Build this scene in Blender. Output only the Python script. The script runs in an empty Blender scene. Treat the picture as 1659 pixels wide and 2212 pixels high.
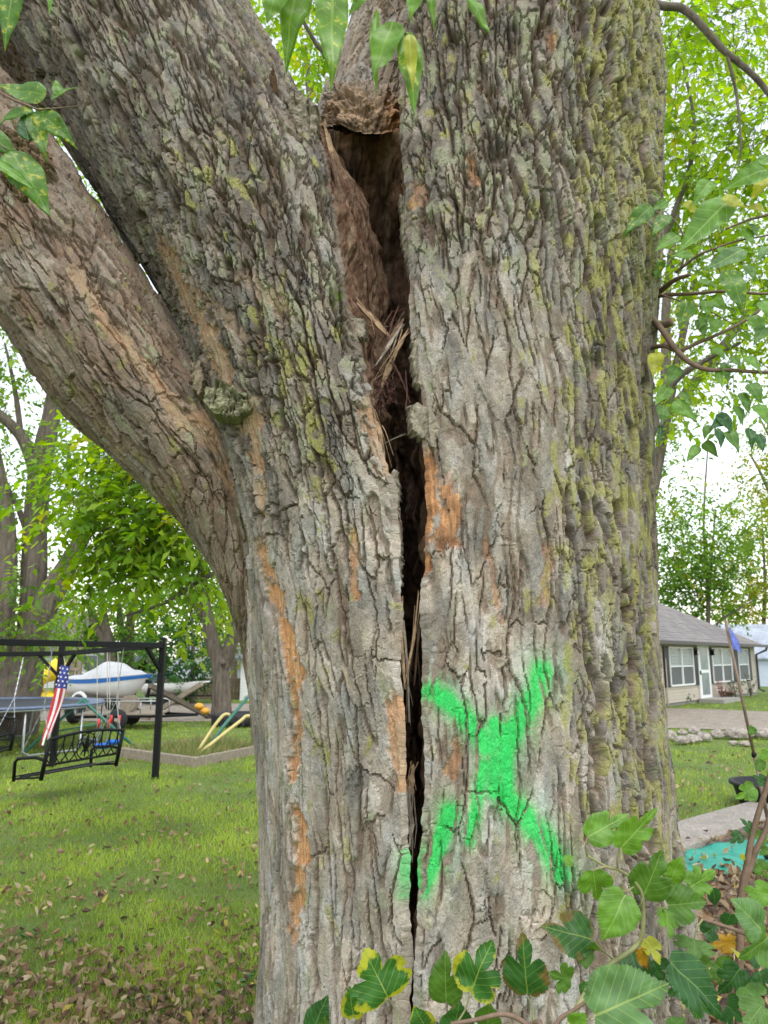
import bpy, math, random
import numpy as np
from mathutils import Vector, Matrix

random.seed(7)
rng = np.random.default_rng(7)
R = math.radians
scene = bpy.context.scene
col = scene.collection

# ------------------------------------------------------------------ camera
PITCH = 11.1
CAM_Z = 1.70
FPX = 1593.0            # focal length in units of a 1659 x 2212 picture
cam_d = bpy.data.cameras.new('camera')
cam = bpy.data.objects.new('camera', cam_d)
col.objects.link(cam)
cam.location = (0, 0, CAM_Z)
cam.rotation_euler = (R(90 + PITCH), 0, 0)
cam_d.sensor_fit = 'VERTICAL'
cam_d.sensor_height = 36.0
cam_d.lens = 36.0 * FPX / 2212.0
cam_d.clip_start = 0.02
cam_d.clip_end = 2000
cam_d.dof.use_dof = True
cam_d.dof.focus_distance = 1.9
cam_d.dof.aperture_fstop = cam_d.lens / 3.2      # a phone's 3 mm pupil
scene.camera = cam

# ------------------------------------------------------------------ world, sun, exposure
SUN_EL, SUN_AZ = 62.0, 165.0      # azimuth: clockwise from +Y; the sun stands high behind the camera, to the right
world = bpy.data.worlds.new('World')
scene.world = world
world.use_nodes = True
wn = world.node_tree
wn.nodes.clear()
w_out = wn.nodes.new('ShaderNodeOutputWorld')
w_bg = wn.nodes.new('ShaderNodeBackground')
w_sky = wn.nodes.new('ShaderNodeTexSky')
w_sky.sky_type = 'NISHITA'
w_sky.sun_disc = False
w_sky.sun_elevation = R(SUN_EL)
w_sky.sun_rotation = R(SUN_AZ)
w_sky.air_density = 1.5
w_sky.dust_density = 1.0
w_sky.ozone_density = 1.0
w_hsv = wn.nodes.new('ShaderNodeHueSaturation')     # thin overcast: the sky is pale
w_hsv.inputs['Saturation'].default_value = 0.35
wn.links.new(w_sky.outputs[0], w_hsv.inputs['Color'])
wn.links.new(w_hsv.outputs[0], w_bg.inputs[0])
w_bg.inputs[1].default_value = 0.15
wn.links.new(w_bg.outputs[0], w_out.inputs[0])
sun_d = bpy.data.lights.new('sun', 'SUN')
sun_d.energy = 0.7
sun_d.angle = R(25)
sun_d.color = (1.0, 0.96, 0.9)
sun = bpy.data.objects.new('sun', sun_d)
col.objects.link(sun)
_sd = Vector((math.sin(R(SUN_AZ)) * math.cos(R(SUN_EL)), math.cos(R(SUN_AZ)) * math.cos(R(SUN_EL)), math.sin(R(SUN_EL))))
sun.rotation_euler = _sd.to_track_quat('Z', 'Y').to_euler()
sun.location = _sd * 50
vs = scene.view_settings
vs.view_transform = 'Standard'
vs.look = 'None'
vs.exposure = 1.36
vs.gamma = 1
vs.use_curve_mapping = False
scene.cycles.max_bounces = 6
scene.cycles.diffuse_bounces = 3
scene.cycles.transmission_bounces = 4
scene.cycles.transparent_max_bounces = 4
scene.cycles.sample_clamp_indirect = 6

# ------------------------------------------------------------------ photo point -> place
_f = np.array([0, math.cos(R(PITCH)), math.sin(R(PITCH))])
_u = np.array([0, -math.sin(R(PITCH)), math.cos(R(PITCH))])
_r = np.array([1.0, 0, 0])
def ray(u, v):
    return _f + (u - 829.5) / FPX * _r + (1106 - v) / FPX * _u
def px(u, v, Y):                       # the point of the sight line (u, v) that stands at distance Y
    d = ray(u, v)
    return np.array([0, 0, CAM_Z]) + d * (Y / d[1])
def gnd(u, v, z=0.0):                  # where the sight line meets the ground
    d = ray(u, v)
    return np.array([0, 0, CAM_Z]) + d * ((z - CAM_Z) / d[2])
def pz(u, Y, z, vguess=None):          # point at distance Y and height z under picture column u
    lo, hi = -3000, 6000
    for _ in range(50):
        m = (lo + hi) / 2
        if px(u, m, Y)[2] > z: lo = m
        else: hi = m
    return px(u, lo, Y)

# ------------------------------------------------------------------ noise
def _h(ix, iy, seed):
    h = (ix.astype(np.int64) * 374761393 + iy.astype(np.int64) * 668265263 + seed * 2246822519) & 0xFFFFFFFF
    h = ((h ^ (h >> 13)) * 1274126177) & 0xFFFFFFFF
    h = ((h ^ (h >> 16)) * 2246822519) & 0xFFFFFFFF
    return (h ^ (h >> 15)) & 0xFFFFFFFF
def hf(ix, iy, seed):
    return _h(ix, iy, seed).astype(np.float32) / 4294967295.0
def noise(x, y, seed=0):               # gradient noise, about -1..1
    xi = np.floor(x); yi = np.floor(y)
    fx = (x - xi).astype(np.float32); fy = (y - yi).astype(np.float32)
    xi = xi.astype(np.int64); yi = yi.astype(np.int64)
    u = fx * fx * fx * (fx * (fx * 6 - 15) + 10)
    v = fy * fy * fy * (fy * (fy * 6 - 15) + 10)
    out = 0
    for dx in (0, 1):
        for dy in (0, 1):
            a = hf(xi + dx, yi + dy, seed) * 6.2831853
            g = np.cos(a) * (fx - dx) + np.sin(a) * (fy - dy)
            out = out + g * ((u if dx else 1 - u) * (v if dy else 1 - v))
    return out * 1.5
def fbm(x, y, seed=0, n=4, gain=0.5):
    o = 0; a = 1.0
    for i in range(n):
        o = o + a * noise(x * 2 ** i, y * 2 ** i, seed + i * 17)
        a *= gain
    return o
def voro(x, y, seed=0, jit=0.9, sx=1.0, sy=1.0):
    """cells of x/sx, y/sy: distance to the nearest seam (in x, y units), two randoms of the cell, offset to its centre (cell units)"""
    x = x / sx; y = y / sy
    xi = np.floor(x).astype(np.int64); yi = np.floor(y).astype(np.int64)
    f1 = np.full(x.shape, 99.0, np.float32); f2 = f1.copy()
    r1 = np.zeros_like(f1); r2 = r1.copy(); ox = r1.copy(); oy = r1.copy(); o2x = r1.copy(); o2y = r1.copy()
    for dx in (-1, 0, 1):
        for dy in (-1, 0, 1):
            cx = xi + dx; cy = yi + dy
            ax = (cx + 0.5 + jit * (hf(cx, cy, seed) - 0.5) - x).astype(np.float32)
            ay = (cy + 0.5 + jit * (hf(cx, cy, seed + 91) - 0.5) - y).astype(np.float32)
            d = ax * ax + ay * ay
            m = d < f1; m2 = ~m & (d < f2)
            o2x = np.where(m, ox, np.where(m2, ax, o2x)); o2y = np.where(m, oy, np.where(m2, ay, o2y))
            f2 = np.where(m, f1, np.where(m2, d, f2))
            r1 = np.where(m, hf(cx, cy, seed + 5), r1); r2 = np.where(m, hf(cx, cy, seed + 6), r2)
            ox = np.where(m, ax, ox); oy = np.where(m, ay, oy); f1 = np.where(m, d, f1)
    ddx = o2x - ox; ddy = o2y - oy; L = np.sqrt(ddx * ddx + ddy * ddy) + 1e-6
    e = (f2 - f1) / (2 * L)
    e = e / np.sqrt((ddx / L / sx) ** 2 + (ddy / L / sy) ** 2)
    return e, r1, r2, -ox, -oy
def sstep(a, b, x):
    t = np.clip((x - a) / (b - a), 0, 1)
    return t * t * (3 - 2 * t)
def mix(a, b, t):
    return a + (b - a) * t[..., None]

# ------------------------------------------------------------------ objects
def tag(o, label=None, cat=None, group=None, kind=None):
    if label: o['label'] = label
    if cat: o['category'] = cat
    if group: o['group'] = group
    if kind: o['kind'] = kind
    return o
def empty(name, loc=(0, 0, 0), rz=0.0):
    o = bpy.data.objects.new(name, None)
    o.empty_display_size = 0.1
    col.objects.link(o)
    o.location = Vector([float(c) for c in loc]); o.rotation_euler = (0, 0, rz)
    return o
def link(name, me, parent=None, mat=None):
    o = bpy.data.objects.new(name, me)
    col.objects.link(o)
    if mat is not None and len(me.materials) == 0:
        me.materials.append(mat)
    if parent is not None:
        o.parent = parent
        # things are built in world space: undo the parent's place
        if parent.parent is not None:
            m = parent.parent.matrix_basis @ parent.matrix_parent_inverse @ parent.matrix_basis
        else:
            m = parent.matrix_basis
        o.matrix_parent_inverse = m.inverted()
    return o
def link_local(name, me, parent, mat=None):       # mesh already in its parent's space
    o = bpy.data.objects.new(name, me)
    col.objects.link(o)
    if mat is not None and len(me.materials) == 0:
        me.materials.append(mat)
    o.parent = parent
    return o
def fast_mesh(name, V, F, smooth=True, colors=None, uv=None):
    """V (n,3), F (m,k) quads or triangles as arrays"""
    V = np.asarray(V, np.float32); F = np.asarray(F, np.int32)
    me = bpy.data.meshes.new(name)
    n, (m, k) = len(V), F.shape
    me.vertices.add(n); me.loops.add(m * k); me.polygons.add(m)
    me.vertices.foreach_set('co', V.ravel())
    me.loops.foreach_set('vertex_index', F.ravel())
    me.polygons.foreach_set('loop_start', np.arange(0, m * k, k, dtype=np.int32))
    me.polygons.foreach_set('loop_total', np.full(m, k, np.int32))
    me.polygons.foreach_set('use_smooth', np.full(m, bool(smooth)))
    if colors is not None:
        a = me.color_attributes.new('col', 'FLOAT_COLOR', 'POINT')
        c = np.ones((n, 4), np.float32); c[:, :colors.shape[1]] = colors
        a.data.foreach_set('color', c.ravel())
    if uv is not None:
        l = me.uv_layers.new(name='UVMap')
        l.data.foreach_set('uv', np.asarray(uv, np.float32)[F.ravel()].ravel())
    me.update(calc_edges=True)
    return me
class MB:
    """collects simple shapes into one mesh"""
    def __init__(s): s.v = []; s.f = []
    def add(s, V, F):
        b = len(s.v)
        s.v += [tuple(float(c) for c in p) for p in V]
        s.f += [tuple(int(i) + b for i in f) for f in F]
        return s
    def box(s, c, d, rz=0.0, bev=0.0, M=None):
        x, y, z = d[0] / 2, d[1] / 2, d[2] / 2
        V = [(-x, -y, -z), (x, -y, -z), (x, y, -z), (-x, y, -z), (-x, -y, z), (x, -y, z), (x, y, z), (-x, y, z)]
        Fc = [(0, 3, 2, 1), (4, 5, 6, 7), (0, 1, 5, 4), (1, 2, 6, 5), (2, 3, 7, 6), (3, 0, 4, 7)]
        cz, sz = math.cos(rz), math.sin(rz)
        out = []
        for p in V:
            if M is not None:
                q = M @ Vector(p); out.append((q.x + c[0], q.y + c[1], q.z + c[2]))
            else:
                out.append((p[0] * cz - p[1] * sz + c[0], p[0] * sz + p[1] * cz + c[1], p[2] + c[2]))
        return s.add(out, Fc)
    def bar(s, a, b, w, h=None, up=(0, 0, 1)):
        """a square bar from a to b"""
        a = Vector(a); b = Vector(b); h = h or w
        d = (b - a).normalized(); u = Vector(up)
        if abs(d.dot(u)) > 0.95: u = Vector((0, 1, 0))
        x = d.cross(u).normalized(); y = x.cross(d).normalized()
        V = []
        for p in (a, b):
            for sx, sy in ((-1, -1), (1, -1), (1, 1), (-1, 1)):
                V.append(p + x * sx * w / 2 + y * sy * h / 2)
        return s.add(V, [(0, 1, 2, 3), (7, 6, 5, 4), (0, 4, 5, 1), (1, 5, 6, 2), (2, 6, 7, 3), (3, 7, 4, 0)])
    def tube(s, pts, r, n=8, cap=True):
        pts = [Vector([float(c) for c in p]) for p in pts]
        rs = r if hasattr(r, '__len__') else [r] * len(pts)
        V = []; F = []
        prev = None
        for i, p in enumerate(pts):
            d = (pts[min(i + 1, len(pts) - 1)] - pts[max(i - 1, 0)])
            d = d.normalized() if d.length > 1e-9 else Vector((0, 0, 1))
            if prev is None:
                u = Vector((0, 0, 1)) if abs(d.z) < 0.9 else Vector((1, 0, 0))
                x = d.cross(u).normalized()
            else:
                x = (prev - d * prev.dot(d)).normalized()
            prev = x; y = d.cross(x)
            for k in range(n):
                a = 2 * math.pi * k / n
                V.append(p + (x * math.cos(a) + y * math.sin(a)) * rs[i])
        for i in range(len(pts) - 1):
            for k in range(n):
                F.append((i * n + k, i * n + (k + 1) % n, (i + 1) * n + (k + 1) % n, (i + 1) * n + k))
        if cap:
            F.append(tuple(range(n - 1, -1, -1)))
            F.append(tuple((len(pts) - 1) * n + k for k in range(n)))
        return s.add(V, F)
    def lathe(s, prof, c=(0, 0, 0), n=20, ax=None):
        """prof: (radius, height) pairs about a vertical axis, or M matrix"""
        V = []; F = []
        for (r, z) in prof:
            for k in range(n):
                a = 2 * math.pi * k / n
                p = Vector((r * math.cos(a), r * math.sin(a), z))
                if ax is not None: p = ax @ p
                V.append((p.x + c[0], p.y + c[1], p.z + c[2]))
        for i in range(len(prof) - 1):
            for k in range(n):
                F.append((i * n + k, i * n + (k + 1) % n, (i + 1) * n + (k + 1) % n, (i + 1) * n + k))
        return s.add(V, F)
    def mesh(s, name, smooth=False):
        me = bpy.data.meshes.new(name)
        me.from_pydata(s.v, [], s.f)
        if smooth:
            me.polygons.foreach_set('use_smooth', np.ones(len(me.polygons), bool))
        me.update()
        return me
    def build(s, name, mat, parent=None, smooth=False):
        return link(name, s.mesh(name, smooth), parent, mat)
def bevel(o, w=0.005, seg=2):
    m = o.modifiers.new('bevel', 'BEVEL'); m.width = w; m.segments = seg; m.limit_method = 'ANGLE'
    return o

# ------------------------------------------------------------------ materials
def mat_new(name):
    m = bpy.data.materials.new(name); m.use_nodes = True
    nt = m.node_tree
    b = nt.nodes['Principled BSDF']
    return m, nt, b
def N(nt, t, **kw):
    n = nt.nodes.new(t)
    for k, v in kw.items():
        if k in n.inputs: n.inputs[k].default_value = v
        else: setattr(n, k, v)
    return n
def ramp(nt, fac, stops):
    r = nt.nodes.new('ShaderNodeValToRGB')
    e = r.color_ramp.elements
    while len(e) < len(stops): e.new(0.5)
    for el, (p, c) in zip(e, stops):
        el.position = p; el.color = (*c, 1)
    nt.links.new(fac, r.inputs[0])
    return r.outputs[0]
def plain(name, c, rough=0.6, var=0.12, scale=12.0, metal=0.0, bump=0.0, spec=0.4):
    """one paint or material with faint uneven wear"""
    m, nt, b = mat_new(name)
    tc = N(nt, 'ShaderNodeTexCoord')
    n = N(nt, 'ShaderNodeTexNoise', Scale=scale, Detail=6.0, Roughness=0.65)
    nt.links.new(tc.outputs['Object'], n.inputs['Vector'])
    lo = tuple(x * (1 - var) for x in c); hi = tuple(min(1, x * (1 + var)) for x in c)
    nt.links.new(ramp(nt, n.outputs[0], [(0.3, lo), (0.7, hi)]), b.inputs['Base Color'])
    b.inputs['Roughness'].default_value = rough
    b.inputs['Metallic'].default_value = metal
    b.inputs['Specular IOR Level'].default_value = spec
    if bump:
        bp = N(nt, 'ShaderNodeBump', Strength=bump, Distance=0.01)
        nt.links.new(n.outputs[0], bp.inputs['Height'])
        nt.links.new(bp.outputs[0], b.inputs['Normal'])
    return m
def bark_mat(name, tint=(1, 1, 1), attr=True, base=(0.2, 0.165, 0.13), fine=260.0, bump=0.5, uv=False):
    m, nt, b = mat_new(name)
    tc = N(nt, 'ShaderNodeTexCoord')
    n1 = N(nt, 'ShaderNodeTexNoise', Scale=fine, Detail=5.0, Roughness=0.7)
    n2 = N(nt, 'ShaderNodeTexNoise', Scale=fine * 0.22, Detail=4.0, Roughness=0.6)
    for n in (n1, n2): nt.links.new(tc.outputs['Object'], n.inputs['Vector'])
    mx = N(nt, 'ShaderNodeMix', data_type='RGBA', blend_type='MULTIPLY')
    mx.inputs[0].default_value = 1.0
    g = ramp(nt, n1.outputs[0], [(0.25, (0.62, 0.61, 0.6)), (0.5, (1, 1, 1)), (0.75, (1.35, 1.36, 1.35))])
    g2 = ramp(nt, n2.outputs[0], [(0.3, (0.8, 0.8, 0.8)), (0.7, (1.18, 1.18, 1.18))])
    mg = N(nt, 'ShaderNodeMix', data_type='RGBA', blend_type='MULTIPLY'); mg.inputs[0].default_value = 1.0
    nt.links.new(g, mg.inputs[6]); nt.links.new(g2, mg.inputs[7])
    if attr:
        a = N(nt, 'ShaderNodeAttribute', attribute_name='col')
        nt.links.new(a.outputs['Color'], mx.inputs[6])
    else:
        mx.inputs[6].default_value = (*base, 1)
    nt.links.new(mg.outputs[2], mx.inputs[7])
    nt.links.new(mx.outputs[2], b.inputs['Base Color'])
    b.inputs['Roughness'].default_value = 0.92
    b.inputs['Specular IOR Level'].default_value = 0.15
    bp = N(nt, 'ShaderNodeBump', Strength=bump, Distance=0.0025)
    ad = N(nt, 'ShaderNodeMath', operation='ADD')
    nt.links.new(n1.outputs[0], ad.inputs[0]); nt.links.new(n2.outputs[0], ad.inputs[1])
    top = ad.outputs[0]
    if uv:      # hairline cracks round small flakes, drawn out along the grain
        um = N(nt, 'ShaderNodeUVMap'); mp = N(nt, 'ShaderNodeMapping'); mp.inputs['Scale'].default_value = (1.0, 0.4, 1.0)
        nt.links.new(um.outputs[0], mp.inputs[0])
        nd = N(nt, 'ShaderNodeTexNoise', Scale=60.0, Detail=3.0); nt.links.new(mp.outputs[0], nd.inputs['Vector'])
        vm = N(nt, 'ShaderNodeVectorMath', operation='MULTIPLY_ADD'); nt.links.new(nd.outputs['Color'], vm.inputs[0]); vm.inputs[1].default_value = (0.016, 0.016, 0)
        nt.links.new(mp.outputs[0], vm.inputs[2])
        for sc, wdt, amt in ((80.0, 0.10, 0.7),):
            vo = N(nt, 'ShaderNodeTexVoronoi', feature='DISTANCE_TO_EDGE', Scale=sc); nt.links.new(vm.outputs[0], vo.inputs['Vector'])
            mr = N(nt, 'ShaderNodeMapRange', interpolation_type='SMOOTHSTEP'); nt.links.new(vo.outputs['Distance'], mr.inputs[0])
            mr.inputs[1].default_value = 0.0; mr.inputs[2].default_value = wdt; mr.inputs[3].default_value = 0.0; mr.inputs[4].default_value = amt
            a2 = N(nt, 'ShaderNodeMath', operation='ADD'); nt.links.new(top, a2.inputs[0]); nt.links.new(mr.outputs[0], a2.inputs[1]); top = a2.outputs[0]
    nt.links.new(top, bp.inputs['Height'])
    nt.links.new(bp.outputs[0], b.inputs['Normal'])
    return m
# ================================================================== the split tree
tree = empty('split_tree', px(1000, 3180, 2.4) * np.array([1, 1, 0]))
tag(tree, 'huge old tree, deeply split, with a green sprayed X on its grey bark', 'tree')
M_bark = bark_mat('bark_of_split_tree', uv=True, bump=0.6)
M_plate = bark_mat('bark_of_loose_plates')
M_wood = bark_mat('torn_wood', fine=180.0, bump=0.35)
TY = 1.86                               # the bark face stands about this far off

def cat_rom(P, n):
    """Catmull-Rom through the rows of P (k,d), at parameter values n"""
    P = np.asarray(P, float); k = len(P)
    i = np.clip(np.floor(n).astype(int), 0, k - 2); t = (n - i)[:, None]
    p0 = P[np.clip(i - 1, 0, k - 1)]; p1 = P[i]; p2 = P[i + 1]; p3 = P[np.clip(i + 2, 0, k - 1)]
    return 0.5 * (2 * p1 + (p2 - p0) * t + (2 * p0 - 5 * p1 + 4 * p2 - p3) * t * t + (3 * p1 - p0 - 3 * p2 + p3) * t ** 3)

def xz(u, v, Y=TY):
    p = px(u, v, Y); return np.array([p[0], p[2]])
def seg_dist(P2, pts):
    """distance in the x-z plane to a polyline given in picture points; also the run along it 0..1"""
    Q = np.array([xz(*p) for p in pts])
    best = np.full(P2.shape[:-1], 9.0); run = np.zeros_like(best)
    for i in range(len(Q) - 1):
        a, b = Q[i], Q[i + 1]; d = b - a
        t = np.clip(((P2 - a) @ d) / (d @ d), 0, 1)
        dd = np.linalg.norm(P2 - a - t[..., None] * d, axis=-1)
        m = dd < best
        best = np.where(m, dd, best); run = np.where(m, (i + t) / (len(Q) - 1), run)
    return best, run
def blob(P2, u, v, ru, rv):
    c = xz(u, v); k = TY / FPX
    return np.exp(-(((P2[..., 0] - c[0]) / (ru * k)) ** 2 + ((P2[..., 1] - c[1]) / (rv * k)) ** 2))

C_light = np.array([0.42, 0.374, 0.328]); C_mid = np.array([0.25, 0.216, 0.177]); C_dark = np.array([0.112, 0.094, 0.076])
C_lich = np.array([0.25, 0.24, 0.075]); C_pale = np.array([0.225, 0.225, 0.145]); C_moss = np.array([0.07, 0.095, 0.02])
C_orange = np.array([0.44, 0.225, 0.10]); C_tan = np.array([0.40, 0.30, 0.19]); C_red = np.array([0.17, 0.075, 0.042])
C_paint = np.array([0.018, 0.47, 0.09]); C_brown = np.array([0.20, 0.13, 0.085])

def trench(d, half):
    return 1 - sstep(0.40 * half, 1.15 * half, d)
def bark(w, s, seed, deep, scaly, smooth_):
    """height of the bark (m) over the cambium for surface coordinates w (across) and s (along); region weights 0..1"""
    rag = 0.0030 * fbm(w / 0.018, s / 0.030, seed + 3, 2)
    w0 = w + 0.012 * fbm(w / 0.10, s / 0.25, seed, 3)
    w1 = w0 + rag
    s1 = s + 0.015 * fbm(w / 0.08, s / 0.18, seed + 7, 3) + 0.007 * fbm(w / 0.014, s / 0.024, seed + 9, 2)
    h = 0.011 * fbm(w / 0.16, s / 0.5, seed + 11, 3)
    # plates: broad in some patches, narrow in others
    eA, rA, rA2, oxA, oyA = voro(w1, s1, seed + 21, 0.95, 0.072, 0.30)
    eB, rB, rB2, oxB, oyB = voro(w1, s1, seed + 22, 0.95, 0.046, 0.150)
    pick = (fbm(w1 / 0.12, s1 / 0.32, seed + 24, 2) + 0.55 * (scaly - smooth_)) > 0.1
    e = np.where(pick, eB, eA); r1 = np.where(pick, rB, rA); r2 = np.where(pick, rB2, rA2); ox = np.where(pick, oxB, oxA); oy = np.where(pick, oyB, oyA)
    amp = 0.40 + 0.55 * scaly
    h = h + amp * ((r1 - 0.5) * 0.0085 - oy * 0.0035 * (0.2 + r2) + ox * (r2 - 0.5) * 0.005 + 0.0018 * np.exp(-e / 0.006))
    open_ = sstep(-0.30, 0.0, noise(w / 0.09, s / 0.22, seed + 23))        # not every seam gapes
    hw = 0.0022 + 0.0022 * scaly + 0.0015 * deep
    seam = trench(e, hw) * open_
    h = h - seam * (0.0075 + 0.006 * deep + 0.007 * scaly)
    # smaller plates on them
    e2, q1, q2, ox, oy = voro(w1 + 7, s1 + 3, seed + 31, 0.95, 0.024, 0.075)
    g2 = sstep(0.0, 0.25, noise(w / 0.05, s / 0.14, seed + 33) + 0.55 * (scaly - 0.5) - 0.25 * smooth_)
    h = h + (0.15 + 0.85 * g2) * (0.4 + 0.6 * scaly) * ((q1 - 0.5) * 0.0034 - oy * 0.0020 * (0.3 + q2) + 0.0010 * np.exp(-e2 / 0.004))
    h = h - trench(e2, 0.0022) * g2 * (0.0050 + 0.004 * scaly + 0.003 * deep)
    # flakes
    e3, k1, k2, ox, oy = voro(w1 + 3, s1 + 5, seed + 41, 0.95, 0.0120, 0.030)
    g3 = sstep(-0.05, 0.25, noise(w / 0.035, s / 0.07, seed + 43))
    h = h + g3 * ((k1 - 0.5) * 0.0017 * (0.5 + 0.7 * scaly) - oy * 0.0009)
    # long wandering furrows
    n = noise(w0 / 0.046, s / 0.42, seed + 51) + 0.22 * noise(w0 / 0.022, s / 0.09, seed + 52) + 0.03 * noise(w1 / 0.01, s1 / 0.02, seed + 54)
    br = sstep(-0.22, 0.08, noise(w / 0.06, s / 0.20, seed + 53))
    fw = 1 + 0.35 * deep
    fur = (1 - sstep(0.07 * fw, 0.17 * fw, np.abs(n))) * br
    h = h - fur * (0.003 + 0.040 * deep + 0.012 * scaly * (1 - smooth_))
    n = noise(w1 / 0.034, s1 / 0.34, seed + 61)
    fine = (1 - sstep(0.04, 0.11, np.abs(n))) * sstep(-0.05, 0.2, noise(w / 0.05, s / 0.17, seed + 63))
    h = h - fine * (0.0085 + 0.006 * deep)
    n = noise(w1 / 0.10, s1 / 0.034, seed + 65)                            # short cross cracks
    crs = (1 - sstep(0.04, 0.12, np.abs(n))) * sstep(0.2, 0.5, noise(w / 0.03, s / 0.05, seed + 66) + 0.2 * deep)
    h = h - crs * (1 - 0.5 * smooth_) * (0.004 + 0.002 * deep)
    h = h + 0.0006 * fbm(w / 0.007, s / 0.010, seed + 71, 2)
    return h, r1, q1, np.maximum(np.maximum(fur, seam), np.maximum(fine * 0.8, crs * 0.6)), k1

def stem(name, stations, cross, side, seed, regions, rows, cols, wref=0.0, mat=None, colour=None):
    """A stem from cross sections.
    stations: (centre, e1, b, t_lip) interpolated along the stem, e1 = half-width vector in the picture plane (towards the silhouette side),
    b = half depth, t_lip = where the front ends at the split (-1..1 along e1); side = +1 the stem's round flank lies to the right.
    rows: parameter values along the stations; cols: (n_wall, n_front, n_back)."""
    P = cat_rom(stations, rows)
    C = P[:, 0:3]; E = P[:, 3:6]; b = P[:, 6]; tl = np.clip(P[:, 7], -0.98, 0.98); wx = P[:, 8]; wy = P[:, 9]
    T = np.gradient(C, axis=0); T /= np.linalg.norm(T, axis=1)[:, None]
    a = np.linalg.norm(E, axis=1); e1 = E / a[:, None]
    e2 = np.tile(np.array([0.0, -1.0, 0.0]), (len(rows), 1))
    e2 -= e1 * np.sum(e1 * e2, axis=1)[:, None]; e2 /= np.linalg.norm(e2, axis=1)[:, None]
    nW, nF, nB = cols
    psi_l = np.arcsin(tl)
    J = len(rows)
    tF = np.linspace(0, 1, nF)
    psi = psi_l[:, None] + (R(118) - psi_l[:, None]) * tF[None, :]
    x = a[:, None] * np.sin(psi); y = b[:, None] * np.cos(psi)
    # back arc, then the inner wall up to the lip
    ps_b = R(118) + (R(180) - R(118)) * np.linspace(0, 1, nB + 1)[1:]
    xb = a[:, None] * np.sin(ps_b)[None, :]; yb = b[:, None] * np.cos(ps_b)[None, :]
    tW = np.linspace(0, 1, nW + 1)[1:-1] if nW else np.zeros(0)
    x0 = xb[:, -1:]; y0 = yb[:, -1:]
    xl = x[:, :1]; yl = y[:, :1]
    xd = xl + wx[:, None]; yd = yl - wy[:, None]                        # deep end of the wall
    tw = tW[None, :]
    # from the back point to the deep end, to the lip, with a soft bend
    k = 0.4
    xw = np.where(tw < k, x0 + (xd - x0) * (tw / k), xd + (xl - xd) * ((tw - k) / (1 - k)))
    yw = np.where(tw < k, y0 + (yd - y0) * (tw / k), yd + (yl - yd) * ((tw - k) / (1 - k)))
    X = np.concatenate([x, xb, xw], axis=1); Yv = np.concatenate([y, yb, yw], axis=1)
    G = C[:, None, :] + X[..., None] * e1[:, None, :] + Yv[..., None] * e2[:, None, :]
    # surface coordinates
    Kc = G.shape[1]
    dw = np.linalg.norm(np.diff(G, axis=1), axis=2)
    W = np.concatenate([np.zeros((J, 1)), np.cumsum(dw, axis=1)], axis=1)
    ds = np.linalg.norm(np.diff(C, axis=0), axis=1)
    S = np.concatenate([[0], np.cumsum(ds)])[:, None] + np.zeros((1, Kc))
    if side < 0: W = -W
    dU = np.roll(G, -1, axis=1) - np.roll(G, 1, axis=1)
    dV = np.gradient(G, axis=0)
    Nn = np.cross(dU, dV); Nn /= (np.linalg.norm(Nn, axis=2) + 1e-12)[..., None]
    ctr = G - C[:, None, :]
    sgn = np.sign(np.sum(Nn[:, nF // 2] * ctr[:, nF // 2], axis=1))
    Nn = Nn * sgn[:, None, None]
    P2 = G[..., [0, 2]]
    uu = np.arange(Kc)[None, :] + np.zeros((J, 1))
    barkw = np.where(uu < nF + nB, 1.0, 0.0)
    edge = np.clip(W * side, 0, 1)                                      # distance from the lip along the bark
    if wref:                                                            # let the grain follow the round flank as well as the lip
        jq = np.argmin(np.abs(psi - R(90)), axis=1)
        W = W - wref * W[np.arange(J), jq][:, None]
    psi_full = np.concatenate([psi, np.broadcast_to(ps_b, (J, nB)), np.full((J, len(tW)), -3.0)], axis=1)
    deep, scaly, smooth_ = regions(P2, psi_full, W, S)
    h, r1, q1, fur, k1 = bark(W, S, seed, deep, scaly, smooth_)
    # torn wood: fibres along the stem
    hw = 0.007 * fbm(Yv / 0.016, S / 0.35, seed + 81, 3) + 0.024 * fbm(Yv / 0.09, S / 0.16, seed + 83, 4) \
        + 0.0025 * fbm(Yv / 0.005, S / 0.12, seed + 85, 2)
    peel, col_ = colour(P2, psi_full, W, S, h, r1, q1, fur, k1, edge, barkw)
    hb = h * (1 - peel) + peel * (-0.012 + 0.35 * hw)
    lipfade = sstep(0.0, 0.012, edge)
    H = np.where(barkw > 0.5, hb * (0.35 + 0.65 * lipfade) + 0.014, hw)
    # ragged lip
    ragged = (0.009 * fbm(S / 0.22, S * 0 + seed, seed + 88, 3) + 0.003 * noise(S / 0.02, S * 0, seed + 89)) * np.exp(-(edge / 0.03)) * barkw
    V = G + Nn * H[..., None] + e1[:, None, :] * (ragged * 1.0)[..., None]
    idx = np.arange(J * Kc).reshape(J, Kc)
    nx = np.roll(idx, -1, axis=1)
    F = np.stack([idx[:-1], nx[:-1], nx[1:], idx[1:]], axis=-1).reshape(-1, 4)
    if sgn[0] * 1 < 0: F = F[:, ::-1]
    me = fast_mesh(name, V.reshape(-1, 3), F, False, col_.reshape(-1, 3), np.stack([W, S], -1).reshape(-1, 2))
    Hf = np.stack([H[:-1], np.roll(H, -1, axis=1)[:-1], np.roll(H, -1, axis=1)[1:], H[1:]], -1)
    me.polygons.foreach_set('use_smooth', ((Hf.max(-1) - Hf.min(-1)) > 0.014).ravel())      # crisp flakes, soft furrow walls
    me.update()
    return link(name, me, tree, mat or M_bark)

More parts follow.
